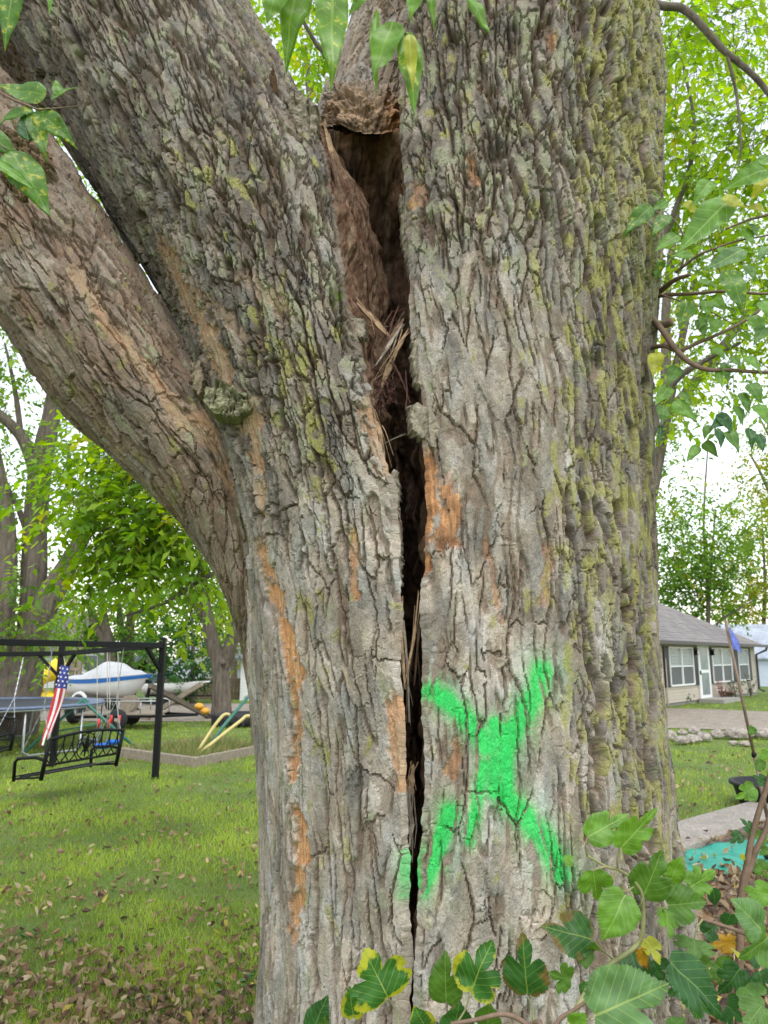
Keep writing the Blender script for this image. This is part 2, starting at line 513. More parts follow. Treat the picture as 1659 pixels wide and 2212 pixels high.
# ---- colours of the bark, laid on the surface where they grow
XS = [[(1162, 1450), (1150, 1490), (1118, 1545), (1085, 1600), (1062, 1650)],
      [(938, 1492), (975, 1520), (1018, 1565), (1045, 1610)],
      [(1060, 1560), (1058, 1700)], [(1085, 1570), (1085, 1700)],
      [(1062, 1690), (1115, 1745), (1160, 1800), (1195, 1870)],
      [(1040, 1640), (1020, 1730), (1008, 1800)],
      [(968, 1745), (940, 1840), (912, 1905)],
      [(872, 1840), (875, 1925)]]
XW = [35, 30, 23, 21, 34, 18, 29, 13]
def paint_mask(P2, fur, k1, W, S):
    m = 0; mist = 0
    for pts, wd in zip(XS, XW):
        d, run = seg_dist(P2, pts)
        d = d / (TY / FPX)                          # back to picture units: the can's spray width
        g = np.exp(-(np.maximum(d - wd * 0.22, 0) / (wd * 0.86)) ** 1.4)
        m = np.maximum(m, g * (0.92 if wd > 15 else 0.7)); mist = np.maximum(mist, np.exp(-(d / (wd * 1.25)) ** 2))
    speck = 0.5 + 0.5 * noise(W / 0.004, S / 0.004, 900)
    m = m * 1.38 - 1.0 * speck * (1 - m) ** 0.7 - 0.25 * sstep(0.2, 0.7, noise(W / 0.03, S / 0.05, 901))
    m = np.maximum(m, 0.42 * mist * (0.4 + 0.9 * (1 - speck)))            # fine overspray round the strokes
    return np.clip(m, 0, 1) * 0.9 * (1 - 0.95 * sstep(0.6, 0.95, fur))        # the spray does not get into the cracks

STREAKS = [  # exposed inner bark: polyline, half width, strength
    [[(300, 420), (360, 540), (410, 640), (440, 700), (470, 790), (530, 880)], 26, 0.85],
    [[(530, 830), (535, 930), (545, 985)], 16, 1.0],
    [[(548, 1010), (556, 1060), (562, 1090)], 9, 0.8],
    [[(545, 1150), (575, 1240), (600, 1320), (622, 1400), (640, 1470)], 15, 1.0],
    [[(600, 1330), (618, 1440), (640, 1560), (630, 1700)], 9, 0.9],
    [[(640, 1770), (650, 1850), (640, 1960), (625, 2080)], 13, 1.0],
    [[(765, 1150), (770, 1230), (775, 1290)], 9, 0.7],
    [[(855, 1500), (860, 1600), (872, 1690)], 14, 0.75],
    [[(800, 880), (820, 950), (840, 1010)], 22, 0.95],
    [[(520, 570), (560, 610), (610, 650)], 16, 0.5],
    [[(400, 560), (470, 640), (520, 700)], 14, 0.4],
]
STREAKS_R = [
    [[(925, 985), (927, 1080), (918, 1180), (908, 1270)], 16, 1.0],
    [[(965, 1050), (975, 1110), (960, 1170)], 22, 0.9],
    [[(1045, 1170), (1060, 1260), (1075, 1340)], 8, 0.5],
    [[(985, 1600), (968, 1660)], 14, 0.6],
    [[(905, 370), (905, 410)], 18, 0.5],
    [[(1015, 330), (1030, 390)], 12, 0.6],
    [[(1195, 60), (1195, 90)], 12, 0.6],
    [[(1180, 1180), (1170, 1300)], 12, 0.35],
]
STREAKS_B = [
    [[(90, 500), (160, 620), (250, 720), (330, 840), (430, 920)], 20, 0.55],
    [[(370, 820), (420, 900), (460, 960)], 22, 0.8],
    [[(200, 680), (280, 770)], 14, 0.45],
    [[(420, 960), (500, 1040)], 14, 0.7],
]
def streak_mask(P2, W, S, lst, seed):
    m = np.zeros(P2.shape[:-1])
    wob = 1 + 0.9 * fbm(W / 0.02, S / 0.05, seed, 3)
    for pts, wd, st in lst:
        d, run = seg_dist(P2, pts)
        d = d / (TY / FPX)
        m = np.maximum(m, st * sstep(1.15, 0.75, d / (wd * np.clip(wob, 0.15, 2.2))) * sstep(0, 0.06, run + 0.03))
    return m

def base_colour(W, S, r1, q1, k1, fur, light, seed):
    t = np.clip(light + 0.42 * (r1 - 0.5) + 0.30 * (q1 - 0.5) + 0.30 * fbm(W / 0.10, S / 0.22, seed, 4) + 0.2 * (k1 - 0.5), 0, 1)
    c = np.where((t < 0.5)[..., None], mix(C_dark + 0 * t[..., None], C_mid, t * 2), mix(C_mid + 0 * t[..., None], C_light, t * 2 - 1))
    warm = fbm(W / 0.06, S / 0.15, seed + 4, 3)
    c = c * (1 + 0.10 * warm[..., None] * np.array([1.0, 0.1, -0.8]))
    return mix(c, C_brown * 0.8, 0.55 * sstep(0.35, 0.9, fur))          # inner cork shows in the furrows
def lichen(c, W, S, amt, q1, fur, seed, kind):
    n = fbm(W / 0.045, S / 0.09, seed, 4) + 0.5 * (q1 - 0.5) + 0.25 * noise(W / 0.006, S / 0.006, seed + 9)
    m = sstep(0.12, 0.55, n + 1.35 * amt - 0.75) * (1 - sstep(0.3, 0.8, fur))
    return mix(c, kind, 0.82 * m)

def reg_R(P2, psi, W, S):
    sx = sstep(R(13), R(27), psi + 0.10 * noise(W / 0.1, S / 0.2, 3))
    top = sstep(2.55, 2.95, P2[..., 1])
    deep = np.clip(0.95 * sx + 0.35 * top * (1 - sx) + 0.05, 0, 1)
    deep = deep * (0.75 + 0.5 * noise(W / 0.2, S / 0.4, 5))
    scaly = np.clip(0.30 + 0.6 * top + 0.1 * sx, 0, 1)
    return np.clip(deep, 0, 1), scaly, np.clip(1 - deep - top, 0, 1)
def col_R(P2, psi, W, S, h, r1, q1, fur, k1, edge, barkw):
    z = P2[..., 1]
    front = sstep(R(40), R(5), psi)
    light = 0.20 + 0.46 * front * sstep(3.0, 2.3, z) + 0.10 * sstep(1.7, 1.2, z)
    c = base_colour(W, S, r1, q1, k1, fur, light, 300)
    am = 0.10 + 0.64 * sstep(R(10), R(26), psi) * sstep(R(80), R(55), psi) * sstep(1.0, 1.35, z)
    am = am + 0.30 * blob(P2, 1150, 640, 90, 130) + 0.35 * blob(P2, 1150, 1000, 70, 260) + 0.4 * blob(P2, 1210, 1930, 40, 60)
    am = am + 0.25 * sstep(2.6, 3.0, z)
    c = lichen(c, W, S, am, q1, fur, 320, C_lich)
    pl = 0.42 + 0.3 * sstep(2.5, 3.0, z)
    c = lichen(c, W, S, pl - 0.1, r1, fur, 340, C_pale)
    pale = 0.8 * blob(P2, 1310, 1400, 26, 90)
    c = mix(c, np.array([0.42, 0.39, 0.36]), np.clip(pale, 0, 1))
    pm = streak_mask(P2, W, S, STREAKS_R, 360)
    red = fbm(W / 0.02, S / 0.06, 370, 3)
    oc = mix(C_orange + 0 * pm[..., None], C_red, np.clip(0.45 + 0.6 * red, 0, 1))
    oc = oc * (1 + 0.45 * fbm(W / 0.006, S / 0.07, 365, 3))[..., None]
    c = mix(c, oc, np.clip(pm, 0, 1))
    p = paint_mask(P2, fur, k1, W, S)
    c = mix(c, C_paint, p)
    wood = mix(C_red * 0.55 + 0 * pm[..., None], C_tan * 0.6, np.clip(0.3 + 0.5 * fbm(W / 0.02, S / 0.2, 380, 3), 0, 1))
    c = np.where((barkw > 0.5)[..., None], c, wood)
    return pm * 0.9, c

def reg_L(P2, psi, W, S):
    z = P2[..., 1]
    up = sstep(1.75, 2.3, z)
    deep = np.clip(0.18 + 0.30 * up * (psi > R(20)), 0, 1)
    scaly = np.clip(0.28 + 0.75 * up, 0, 1)
    return deep, scaly, 1 - up
def col_L(P2, psi, W, S, h, r1, q1, fur, k1, edge, barkw):
    z = P2[..., 1]
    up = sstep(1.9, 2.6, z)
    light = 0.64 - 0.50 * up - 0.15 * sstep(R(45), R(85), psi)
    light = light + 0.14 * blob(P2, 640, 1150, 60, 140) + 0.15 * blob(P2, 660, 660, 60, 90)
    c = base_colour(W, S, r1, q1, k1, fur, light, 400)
    am = 0.06 + 0.85 * blob(P2, 620, 760, 95, 170) + 0.75 * blob(P2, 690, 1000, 55, 170) + 0.45 * blob(P2, 690, 1350, 60, 160) \
        + 0.45 * blob(P2, 690, 1680, 55, 140) + 0.55 * blob(P2, 480, 330, 200, 180) + 0.35 * blob(P2, 700, 1930, 60, 120)
    c = lichen(c, W, S, am, q1, fur, 420, C_lich)
    c = lichen(c, W, S, 0.36 + 0.12 * up, r1, fur, 440, C_pale)
    ms = 1.1 * blob(P2, 725, 620, 22, 40) + 0.5 * blob(P2, 735, 700, 14, 30)
    c = mix(c, C_moss, np.clip(ms * sstep(-0.3, 0.3, fbm(W / 0.015, S / 0.02, 450, 3)), 0, 1))
    pm = streak_mask(P2, W, S, STREAKS, 460)
    oc = mix(C_tan + 0 * pm[..., None], C_orange, np.clip(0.55 + 0.7 * fbm(W / 0.02, S / 0.09, 470, 3) + 0.4 * sstep(2.1, 1.8, z), 0, 1))
    oc = oc * (1 + 0.45 * fbm(W / 0.006, S / 0.07, 465, 3))[..., None]
    c = mix(c, oc, np.clip(pm, 0, 1) * (0.55 + 0.45 * sstep(2.2, 1.9, z)))
    p = paint_mask(P2, fur, k1, W, S)
    c = mix(c, C_paint, p)
    wood = mix(C_brown * 0.9 + 0 * pm[..., None], C_red * 0.45, np.clip(0.5 + 0.9 * fbm(W / 0.02, S / 0.12, 480, 4), 0, 1))
    wood = mix(wood, C_tan * 0.8, 0.5 * sstep(0.25, 0.6, fbm(W / 0.012, S / 0.25, 481, 3)))
    c = np.where((barkw > 0.5)[..., None], c, wood)
    return pm * 0.85, c

def reg_B(P2, psi, W, S):
    o = np.ones_like(psi)
    return 0.22 * o + 0.1 * (psi > R(30)), 0.62 * o, 0.2 * o
def col_B(P2, psi, W, S, h, r1, q1, fur, k1, edge, barkw):
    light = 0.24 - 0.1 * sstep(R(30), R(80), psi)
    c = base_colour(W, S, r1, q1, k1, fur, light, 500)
    c = mix(c, C_brown * 1.15, np.clip(0.40 + 0.3 * fbm(W / 0.1, S / 0.2, 505, 3), 0, 0.8))
    c = lichen(c, W, S, 0.28, q1, fur, 520, C_lich * 0.8)
    c = lichen(c, W, S, 0.32, r1, fur, 540, C_pale)
    pm = streak_mask(P2, W, S, STREAKS_B, 560)
    oc = mix(C_tan * 0.85 + 0 * pm[..., None], C_orange * 0.9, np.clip(0.4 + 0.7 * fbm(W / 0.02, S / 0.09, 570, 3), 0, 1))
    c = mix(c, oc, np.clip(pm, 0, 1) * 0.8)
    return pm * 0.6, c
def reg_C(P2, psi, W, S):
    o = np.ones_like(psi); return 0.15 * o, 0.45 * o, 0.5 * o
def col_C(P2, psi, W, S, h, r1, q1, fur, k1, edge, barkw):
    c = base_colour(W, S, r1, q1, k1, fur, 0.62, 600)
    c = mix(c, C_tan * 0.7, np.clip(0.25 + 0.4 * fbm(W / 0.1, S / 0.2, 605, 3), 0, 0.7))
    return np.zeros_like(psi), c

def dense(lo, hi, n_lo, n_mid, n_hi, k):
    """row parameters over stations 0..k-1: fine between lo and hi, coarse outside"""
    return np.concatenate([np.linspace(0, lo, n_lo, endpoint=False), np.linspace(lo, hi, n_mid, endpoint=False), np.linspace(hi, k - 1, n_hi)])

# ---- the upright stem: (v, centre u, half width, lip u, distance, half depth, wall dx, wall dy)
def st_R(v, uc, half, lip, Yc, b, wx=0.02, wy=0.45):
    C = px(uc, v, Yc); Q = px(uc + half, v, Yc)
    a = (Q[0] - C[0]) * math.cos(math.atan(half / FPX))
    t = -0.5
    for _ in range(12):
        Yf = Yc - b * math.sqrt(max(0.0, 1 - t * t))
        t = max(-0.95, min(0.95, (px(lip + 9, v, Yf)[0] - C[0]) / a))
    return [*C, a, 0, 0, b, t, wx, wy]
ROWS_R = [st_R(3215, 1045, 800, 893, 2.4, 0.82), st_R(2950, 1045, 640, 893, 2.4, 0.70), st_R(2600, 1040, 545, 893, 2.4, 0.63),
          st_R(2212, 1030, 488, 891, 2.4, 0.60), st_R(2000, 1023, 460, 893, 2.4, 0.59), st_R(1800, 1005, 441, 906, 2.4, 0.59),
          st_R(1600, 993, 432, 914, 2.4, 0.59), st_R(1400, 993, 415, 915, 2.4, 0.58), st_R(1200, 998, 398, 918, 2.4, 0.57),
          st_R(1000, 1012, 376, 912, 2.4, 0.56), st_R(800, 1034, 356, 886, 2.4, 0.55), st_R(600, 1056, 352, 879, 2.4, 0.54),
          st_R(400, 1072, 338, 863, 2.4, 0.52), st_R(200, 1096, 314, 880, 2.4, 0.50), st_R(0, 1127, 262, 935, 2.4, 0.46),
          st_R(-250, 1127, 240, 930, 2.4, 0.42), st_R(-800, 1120, 220, 930, 2.45, 0.38)]
rowsR = dense(2.6, 14.6, 24, 800, 30, len(ROWS_R))
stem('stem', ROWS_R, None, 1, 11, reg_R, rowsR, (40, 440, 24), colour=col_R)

# ---- the leaning stem: left (round) edge point, right (split) edge point
def st_L(l, r, Yc, b, t, wx=0.02, wy=0.45):
    """t: the share of the half width beyond the centre at which the split lies"""
    for _ in range(1):
        Pl = px(*l, Yc); Pr = px(r[0] - 8, r[1], Yc - b * math.sqrt(max(0.0, 1 - t * t)))
    Pr2 = np.array([Pr[0], Yc, Pr[2]])
    d = Pr2 - Pl
    a = np.linalg.norm(d) / (1 + t)
    dirn = d / np.linalg.norm(d)
    a *= 0.985
    C = Pl + dirn * a * 1.0
    E = -dirn * a
    return [*C, *E, b, -t, wx, wy]
def st_Lb(v, uc, half, lip, Yc, b, wx=0.02, wy=0.45):
    C = px(uc, v, Yc); Q = px(uc - half, v, Yc)
    a = (C[0] - Q[0]) * math.cos(math.atan(half / FPX))
    t = -0.2
    for _ in range(12):
        Yf = Yc - b * math.sqrt(max(0.0, 1 - t * t))
        t = max(-0.95, min(0.95, (px(lip - 9, v, Yf)[0] - C[0]) / a))
    return [*C, -a, 0, 0, b, -t, wx, wy]
ROWS_L = [st_Lb(3215, 1045, 800, 880, 2.4, 0.82), st_Lb(2950, 1045, 640, 880, 2.4, 0.70), st_Lb(2600, 1040, 545, 880, 2.4, 0.63),
          st_Lb(2212, 1030, 488, 880, 2.4, 0.60), st_Lb(2000, 1020, 459, 880, 2.4, 0.59), st_Lb(1800, 1005, 443, 882, 2.4, 0.59),
          st_Lb(1600, 992, 439, 878, 2.4, 0.59), st_L((550, 1440), (872, 1435), 2.4, 0.585, -0.24), st_L((542, 1310), (868, 1280), 2.4, 0.57, -0.17),
          st_L((520, 1160), (862, 1090), 2.4, 0.56, -0.06), st_L((490, 1020), (820, 925), 2.4, 0.545, 0.06, -0.04, 0.4),
          st_L((450, 890), (787, 765), 2.4, 0.52, 0.2, -0.09, 0.35), st_L((405, 740), (747, 580), 2.4, 0.49, 0.35, -0.14, 0.34),
          st_L((342, 620), (715, 350), 2.4, 0.46, 0.55, -0.14, 0.30), st_L((256, 478), (655, 205), 2.42, 0.43, 0.8, -0.04, 0.2),
          st_L((100, 205), (528, -30), 2.45, 0.40, 0.93, 0.02, 0.1), st_L((-60, -90), (390, -300), 2.5, 0.38, 0.93, 0.02, 0.1),
          st_L((-330, -600), (120, -800), 2.6, 0.34, 0.93, 0.02, 0.1)]
rowsL = dense(2.6, 15.7, 24, 800, 24, len(ROWS_L))
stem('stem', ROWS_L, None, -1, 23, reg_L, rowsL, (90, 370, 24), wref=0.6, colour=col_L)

# ---- the big side limb: lower edge, upper edge
def st_B(lo, up, Yc, b):
    A = px(*lo, Yc); Bp = px(*up, Yc)
    C = (A + Bp) / 2
    return [*C, *((A - Bp) / 2 * 0.99), b, -0.96, 0.0, 0.1]
ROWS_B = [st_B((552, 1600), (640, 1600), 2.42, 0.10), st_B((540, 1450), (640, 1430), 2.40, 0.15), st_B((500, 1290), (620, 1230), 2.38, 0.22),
          st_B((430, 1160), (590, 1060), 2.36, 0.26), st_B((340, 1065), (530, 930), 2.35, 0.27), st_B((235, 975), (455, 820), 2.34, 0.27),
          st_B((120, 860), (366, 672), 2.34, 0.27), st_B((0, 672), (244, 490), 2.34, 0.26), st_B((-115, 520), (124, 312), 2.36, 0.25),
          st_B((-330, 250), (-80, 40), 2.4, 0.24), st_B((-700, -200), (-450, -400), 2.5, 0.22)]
rowsB = dense(0.8, 8.6, 6, 420, 16, len(ROWS_B))
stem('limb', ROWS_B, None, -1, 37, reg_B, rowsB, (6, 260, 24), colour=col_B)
# ---- two limbs that rise behind
ROWS_C = [st_B((670, 320), (890, 320), 2.75, 0.16), st_B((690, 250), (900, 250), 2.78, 0.16),
          st_B((735, 130), (925, 130), 2.82, 0.16), st_B((770, 0), (945, 0), 2.86, 0.15), st_B((800, -250), (960, -250), 2.95, 0.14),
          st_B((800, -700), (960, -700), 3.1, 0.12)]
stem('limb', ROWS_C, None, -1, 47, reg_C, dense(0.1, 3.5, 3, 160, 8, len(ROWS_C)), (6, 110, 16), colour=col_C)
ROWS_D = [st_B((300, 560), (480, 420), 2.85, 0.14), st_B((140, 300), (330, 170), 2.9, 0.15), st_B((20, 180), (190, 0), 2.95, 0.15),
          st_B((-120, 60), (30, -140), 3.0, 0.15), st_B((-400, -200), (-250, -380), 3.1, 0.14)]
stem('limb', ROWS_D, None, -1, 57, reg_B, dense(0.5, 3.2, 6, 120, 6, len(ROWS_D)), (6, 90, 16), colour=col_B)
# ---- the rotten heart: the back of the hollow and what lies in the split
def sheet(name, fn, nu, nv, colfn, mat, disp, seed, parent=tree):
    U, Vv = np.meshgrid(np.linspace(0, 1, nu), np.linspace(0, 1, nv))
    G = fn(U, Vv)
    dU = np.gradient(G, axis=1); dV = np.gradient(G, axis=0)
    Nn = np.cross(dU, dV); Nn /= (np.linalg.norm(Nn, axis=2) + 1e-12)[..., None]
    G = G + Nn * disp(U, Vv)[..., None]
    idx = np.arange(nu * nv).reshape(nv, nu)
    F = np.stack([idx[:-1, :-1], idx[:-1, 1:], idx[1:, 1:], idx[1:, :-1]], axis=-1).reshape(-1, 4)
    return link(name, fast_mesh(name, G.reshape(-1, 3), F, False, colfn(U, Vv).reshape(-1, 3)), parent, mat)
# a half-pipe of rotten wood, open to the front, roofed by the torn ledge under the rear limb
def heart_fn(U, Vv):
    z = 0.10 + Vv * 3.42
    top = sstep(0.86, 1.0, Vv)
    cx = 0.02 - 0.10 * sstep(2.0, 3.3, z)
    wd = 0.17 + 0.10 * sstep(2.0, 3.0, z)
    an = (U - 0.5) * math.pi * 1.05
    x = cx + wd * np.sin(an)
    y = 2.30 + 0.30 * np.cos(an) + 0.06 * sstep(2.0, 3.0, z) - 0.34 * top ** 2
    return np.stack([x, y, z], axis=-1)
def heart_disp(U, Vv):
    return 0.026 * fbm(U * 12, Vv * 30, 201, 4) + 0.03 * fbm(U * 4, Vv * 7, 203, 3) + 0.010 * fbm(U * 40, Vv * 40, 205, 3)
def heart_col(U, Vv):
    t = np.clip(0.45 + 0.6 * fbm(U * 10, Vv * 40, 207, 4), 0, 1)
    up = sstep(0.55, 0.95, Vv)[..., None]
    c = mix(np.array([0.022, 0.014, 0.010]) + 0 * t[..., None], np.array([0.10, 0.058, 0.036]), t) * (1 + 1.6 * up)   # brown rot; lit hollow painted paler above, split's shade painted darker below
    return mix(c, np.array([0.24, 0.17, 0.11]), np.clip(0.8 * sstep(0.35, 0.7, fbm(U * 24, Vv * 9, 209, 3)), 0, 1))
sheet('rotten_heartwood', heart_fn, 150, 620, heart_col, M_wood, heart_disp, 1)
# torn ledge over the hollow, under the rear limb
def ledge_fn(U, Vv):
    an = (U - 0.5) * math.pi
    A = px(695, 262, 2.22); Bq = px(875, 232, 2.22)
    c = (A + Bq) / 2; hw = (Bq[0] - A[0]) / 2 * 1.15
    bul = np.sin(Vv * math.pi) * 0.045
    x = c[0] + (hw * (1 - 0.12 * Vv)) * np.sin(an)
    y = c[1] + 0.22 - (0.20 - 0.09 * Vv + bul) * np.cos(an)
    z = c[2] - 0.03 + 0.25 * Vv + 0.045 * np.sin(U * 9) * (1 - Vv) + 0.03 * (1 - U)
    return np.stack([x, y, z], axis=-1)
def ledge_col(U, Vv):
    t = np.clip(0.5 + 0.7 * fbm(U * 9, Vv * 7, 217, 4), 0, 1)
    c = mix(np.array([0.14, 0.095, 0.065]) + 0 * t[..., None], np.array([0.34, 0.235, 0.15]), t)
    c = mix(c, C_mid, 0.65 * sstep(0.45, 0.85, Vv + 0.25 * fbm(U * 6, Vv * 5, 219, 3)))
    return mix(c, C_orange * 0.95, 0.8 * sstep(0.6, 0.72, U) * sstep(0.95, 0.86, U) * sstep(0.6, 0.2, Vv))
sheet('torn_ledge', ledge_fn, 120, 80, ledge_col, M_wood, lambda U, Vv: 0.020 * fbm(U * 10, Vv * 6, 221, 4) + 0.010 * fbm(U * 40, Vv * 7, 223, 3), 1)

# ---- loose plates of bark and the burl, each its own piece
def bark_plate(poly, Y, thick, seed, tint, rough=1.0, step=0.0032):
    """poly: outline in picture points at distance Y; a slab of bark with a broken edge, as thick as said"""
    Q = np.array([xz(u, v, Y) for u, v in poly])
    lo = Q.min(axis=0) - 0.012; hi = Q.max(axis=0) + 0.012
    X, Z = np.meshgrid(np.arange(lo[0], hi[0], step), np.arange(lo[1], hi[1], step))
    Xw = X + 0.005 * fbm(X / 0.016, Z / 0.016, seed, 3); Zw = Z + 0.005 * fbm(X / 0.016, Z / 0.016, seed + 4, 3)
    d = np.full(X.shape, 9.0); ins = np.zeros(X.shape, bool)
    for i in range(len(Q)):
        p, q = Q[i], Q[(i + 1) % len(Q)]; e = q - p
        t = np.clip(((Xw - p[0]) * e[0] + (Zw - p[1]) * e[1]) / (e @ e), 0, 1)
        d = np.minimum(d, np.hypot(Xw - p[0] - t * e[0], Zw - p[1] - t * e[1]))
        cr = ((p[1] > Zw) != (q[1] > Zw)) & (Xw < (q[0] - p[0]) * (Zw - p[1]) / (q[1] - p[1] + 1e-12) + p[0])
        ins ^= cr
    sd = np.where(ins, d, -d)
    th = thick * sstep(-0.001, 0.006, sd) - 0.03 * sstep(0.0, -0.004, sd)
    h, r1, q1, fur, k1 = bark(X + seed, Z + seed * 0.37, seed, 0 * X + 0.1, 0 * X + 0.25, 0 * X + 0.3)
    h = h * 0.7 + 0.004 * rough * fbm(X / 0.025, Z / 0.03, seed + 5, 4)
    V = np.stack([X, Y - th - h * (sd > -0.002) * rough, Z], axis=-1)
    t = np.clip(0.5 + 0.5 * fbm(X / 0.03, Z / 0.03, seed + 11, 4) + 0.4 * (k1 - 0.5), 0, 1)
    cc = mix(np.array(tint) * 0.66 + 0 * t[..., None], np.array(tint) * 1.2, t)
    idx = np.arange(X.size).reshape(X.shape)
    F = np.stack([idx[:-1, :-1], idx[:-1, 1:], idx[1:, 1:], idx[1:, :-1]], axis=-1).reshape(-1, 4)
    keep = (sd > -0.0045).ravel()
    F = F[np.all(keep[F], axis=1)]
    use = np.unique(F); rm = np.zeros(X.size, np.int32); rm[use] = np.arange(len(use))
    return link('bark_plate', fast_mesh('bark_plate', V.reshape(-1, 3)[use], rm[F], False, cc.reshape(-1, 3)[use]), tree, M_plate)
GB = np.array([0.26, 0.225, 0.17])
bark_plate([(725, 690), (760, 690), (790, 700), (796, 735), (780, 748), (752, 740), (728, 720)], 1.96, 0.035, 61, GB)
bark_plate([(880, 880), (905, 872), (935, 890), (955, 930), (940, 985), (915, 960), (884, 935)], 1.865, 0.026, 62, GB)
bark_plate([(806, 1040), (835, 1030), (858, 1015), (866, 1075), (862, 1100), (870, 1180), (868, 1265), (845, 1285), (800, 1270), (790, 1180)], 1.865, 0.022, 63, GB * 0.95)
bark_plate([(945, 985), (985, 990), (998, 1040), (970, 1050), (950, 1030)], 1.86, 0.018, 64, GB * 1.05)
bark_plate([(900, 700), (930, 690), (960, 720), (955, 800), (925, 850), (895, 830), (885, 770)], 1.88, 0.016, 65, GB)
bark_plate([(445, 850), (480, 825), (520, 850), (560, 870), (555, 905), (510, 918), (465, 905), (443, 880)], 2.02, 0.055, 66, GB * np.array([0.8, 0.88, 0.72]), rough=1.8)
bark_plate([(415, 790), (440, 780), (452, 830), (440, 870), (418, 850)], 2.11, 0.04, 67, GB * np.array([0.85, 0.78, 0.7]))
bark_plate([(610, 215), (650, 205), (688, 235), (690, 300), (665, 400), (640, 345), (635, 280)], 2.06, 0.03, 68, GB * 0.85, rough=1.5)
bark_plate([(690, 560), (730, 580), (752, 640), (750, 700), (715, 690), (695, 640)], 1.97, 0.020, 69, GB * 0.95)
bark_plate([(862, 420), (900, 430), (905, 540), (885, 600), (868, 520)], 1.965, 0.012, 70, GB)
bark_plate([(985, 1430), (1040, 1415), (1100, 1420), (1085, 1450), (1010, 1448)], 1.83, 0.013, 73, GB * 1.1)
bark_plate([(1085, 1080), (1135, 1070), (1150, 1120), (1130, 1190), (1095, 1180)], 1.855, 0.010, 74, GB * 1.15)

bark_plate([(-30, 310), (40, 285), (95, 320), (118, 365), (95, 420), (45, 455), (-25, 430)], 2.12, 0.030, 75, GB * np.array([0.75, 0.62, 0.5]), rough=2.2)
bark_plate([(10, 335), (50, 322), (80, 350), (70, 395), (30, 405), (5, 380)], 2.085, 0.022, 76, GB * np.array([0.85, 0.72, 0.58]), rough=2.4)
# ---- splinters and torn fibres that bridge the split
def splinter(pts, w, t, seed, c):
    """a torn strip: pts = (u, v, Y)"""
    m = MB(); P = [Vector(px(*p)) for p in pts]
    rnd = random.Random(seed)
    n = 9; V = []; F = []
    path = []
    for i in range(n):
        k = i / (n - 1) * (len(P) - 1); a = min(int(k), len(P) - 2); path.append(P[a].lerp(P[a + 1], k - a))
    for i, p in enumerate(path):
        d = (path[min(i + 1, n - 1)] - path[max(i - 1, 0)]).normalized()
        x = d.cross(Vector((0, 1, 0))).normalized(); y = d.cross(x).normalized()
        ww = w * 0.75 * (0.12 + 0.88 * math.sin(math.pi * (0.05 + 0.9 * i / (n - 1)))) * rnd.uniform(0.6, 1.25)
        tt = t * rnd.uniform(0.7, 1.2)
        V += [p - x * ww / 2 - y * tt / 2, p - x * ww * 0.1 - y * tt * 0.9, p + x * ww / 2 - y * tt / 2, p + x * ww / 2 + y * tt / 2, p - x * ww / 2 + y * tt / 2]
    for i in range(n - 1):
        for k in range(5):
            F.append((i * 5 + k, i * 5 + (k + 1) % 5, (i + 1) * 5 + (k + 1) % 5, (i + 1) * 5 + k))
    F += [(4, 3, 2, 1, 0), tuple((n - 1) * 5 + k for k in range(5))]
    m.add(V, F)
    for k in range(5):                    # loose fibres along it
        o0, o1 = Vector((rnd.gauss(0, w * 0.5), rnd.gauss(0, t), rnd.gauss(0, w * 0.3))), Vector((rnd.gauss(0, w * 0.9), rnd.gauss(0, t), rnd.gauss(0, w * 0.9)))
        a, b = sorted((rnd.randrange(n), rnd.randrange(n)))
        if b - a < 3: a, b = 0, n - 1
        fp = [path[i] + o0.lerp(o1, (i - a) / (b - a)) for i in range(a, b + 1)]
        m.tube(fp, [max(0.0004, min(0.0016, w * 0.12)) * (1 - 0.7 * i / len(fp)) for i in range(len(fp))], 4)
    return m.build('splinter', c, tree)
M_sp1 = plain('splinter_tan', (0.36, 0.24, 0.14), 0.85, 0.45, 60, bump=0.4)
M_sp2 = plain('splinter_brown', (0.14, 0.085, 0.055), 0.9, 0.45, 60, bump=0.4)
M_sp3 = plain('splinter_grey', (0.30, 0.25, 0.20), 0.9, 0.35, 60, bump=0.4)
splinter([(770, 655, 2.02), (810, 695, 2.00), (848, 735, 2.0)], 0.018, 0.012, 1, M_sp1)
splinter([(872, 690, 1.95), (845, 735, 1.95), (812, 800, 1.97)], 0.024, 0.014, 2, M_sp2)
splinter([(882, 712, 1.93), (860, 752, 1.93), (838, 800, 1.95), (820, 850, 1.97)], 0.020, 0.014, 3, M_sp1)
splinter([(870, 700, 1.94), (835, 755, 1.94), (812, 790, 1.95)], 0.012, 0.010, 4, M_sp3)
splinter([(820, 850, 1.97), (800, 890, 1.97), (806, 960, 1.95)], 0.022, 0.016, 5, M_sp2)
splinter([(800, 870, 1.95), (822, 940, 1.93), (832, 1010, 1.93)], 0.018, 0.012, 6, M_sp1)
splinter([(826, 960, 1.92), (850, 948, 1.9), (876, 936, 1.88)], 0.004, 0.004, 7, M_sp3)
splinter([(905, 1280, 1.86), (892, 1390, 1.87), (872, 1490, 1.87)], 0.007, 0.005, 8, M_sp1)
splinter([(908, 1290, 1.88), (903, 1380, 1.88), (895, 1480, 1.9)], 0.009, 0.006, 9, M_sp2)
splinter([(866, 1290, 1.86), (868, 1390, 1.86), (874, 1480, 1.87)], 0.011, 0.008, 10, M_sp1)
splinter([(872, 1340, 1.87), (880, 1440, 1.88), (884, 1560, 1.9)], 0.010, 0.006, 11, M_sp3)
splinter([(882, 1700, 1.88), (890, 1780, 1.9), (884, 1830, 1.88)], 0.016, 0.004, 12, M_sp3)
splinter([(893, 1650, 1.9), (886, 1720, 1.9)], 0.02, 0.004, 13, M_sp1)
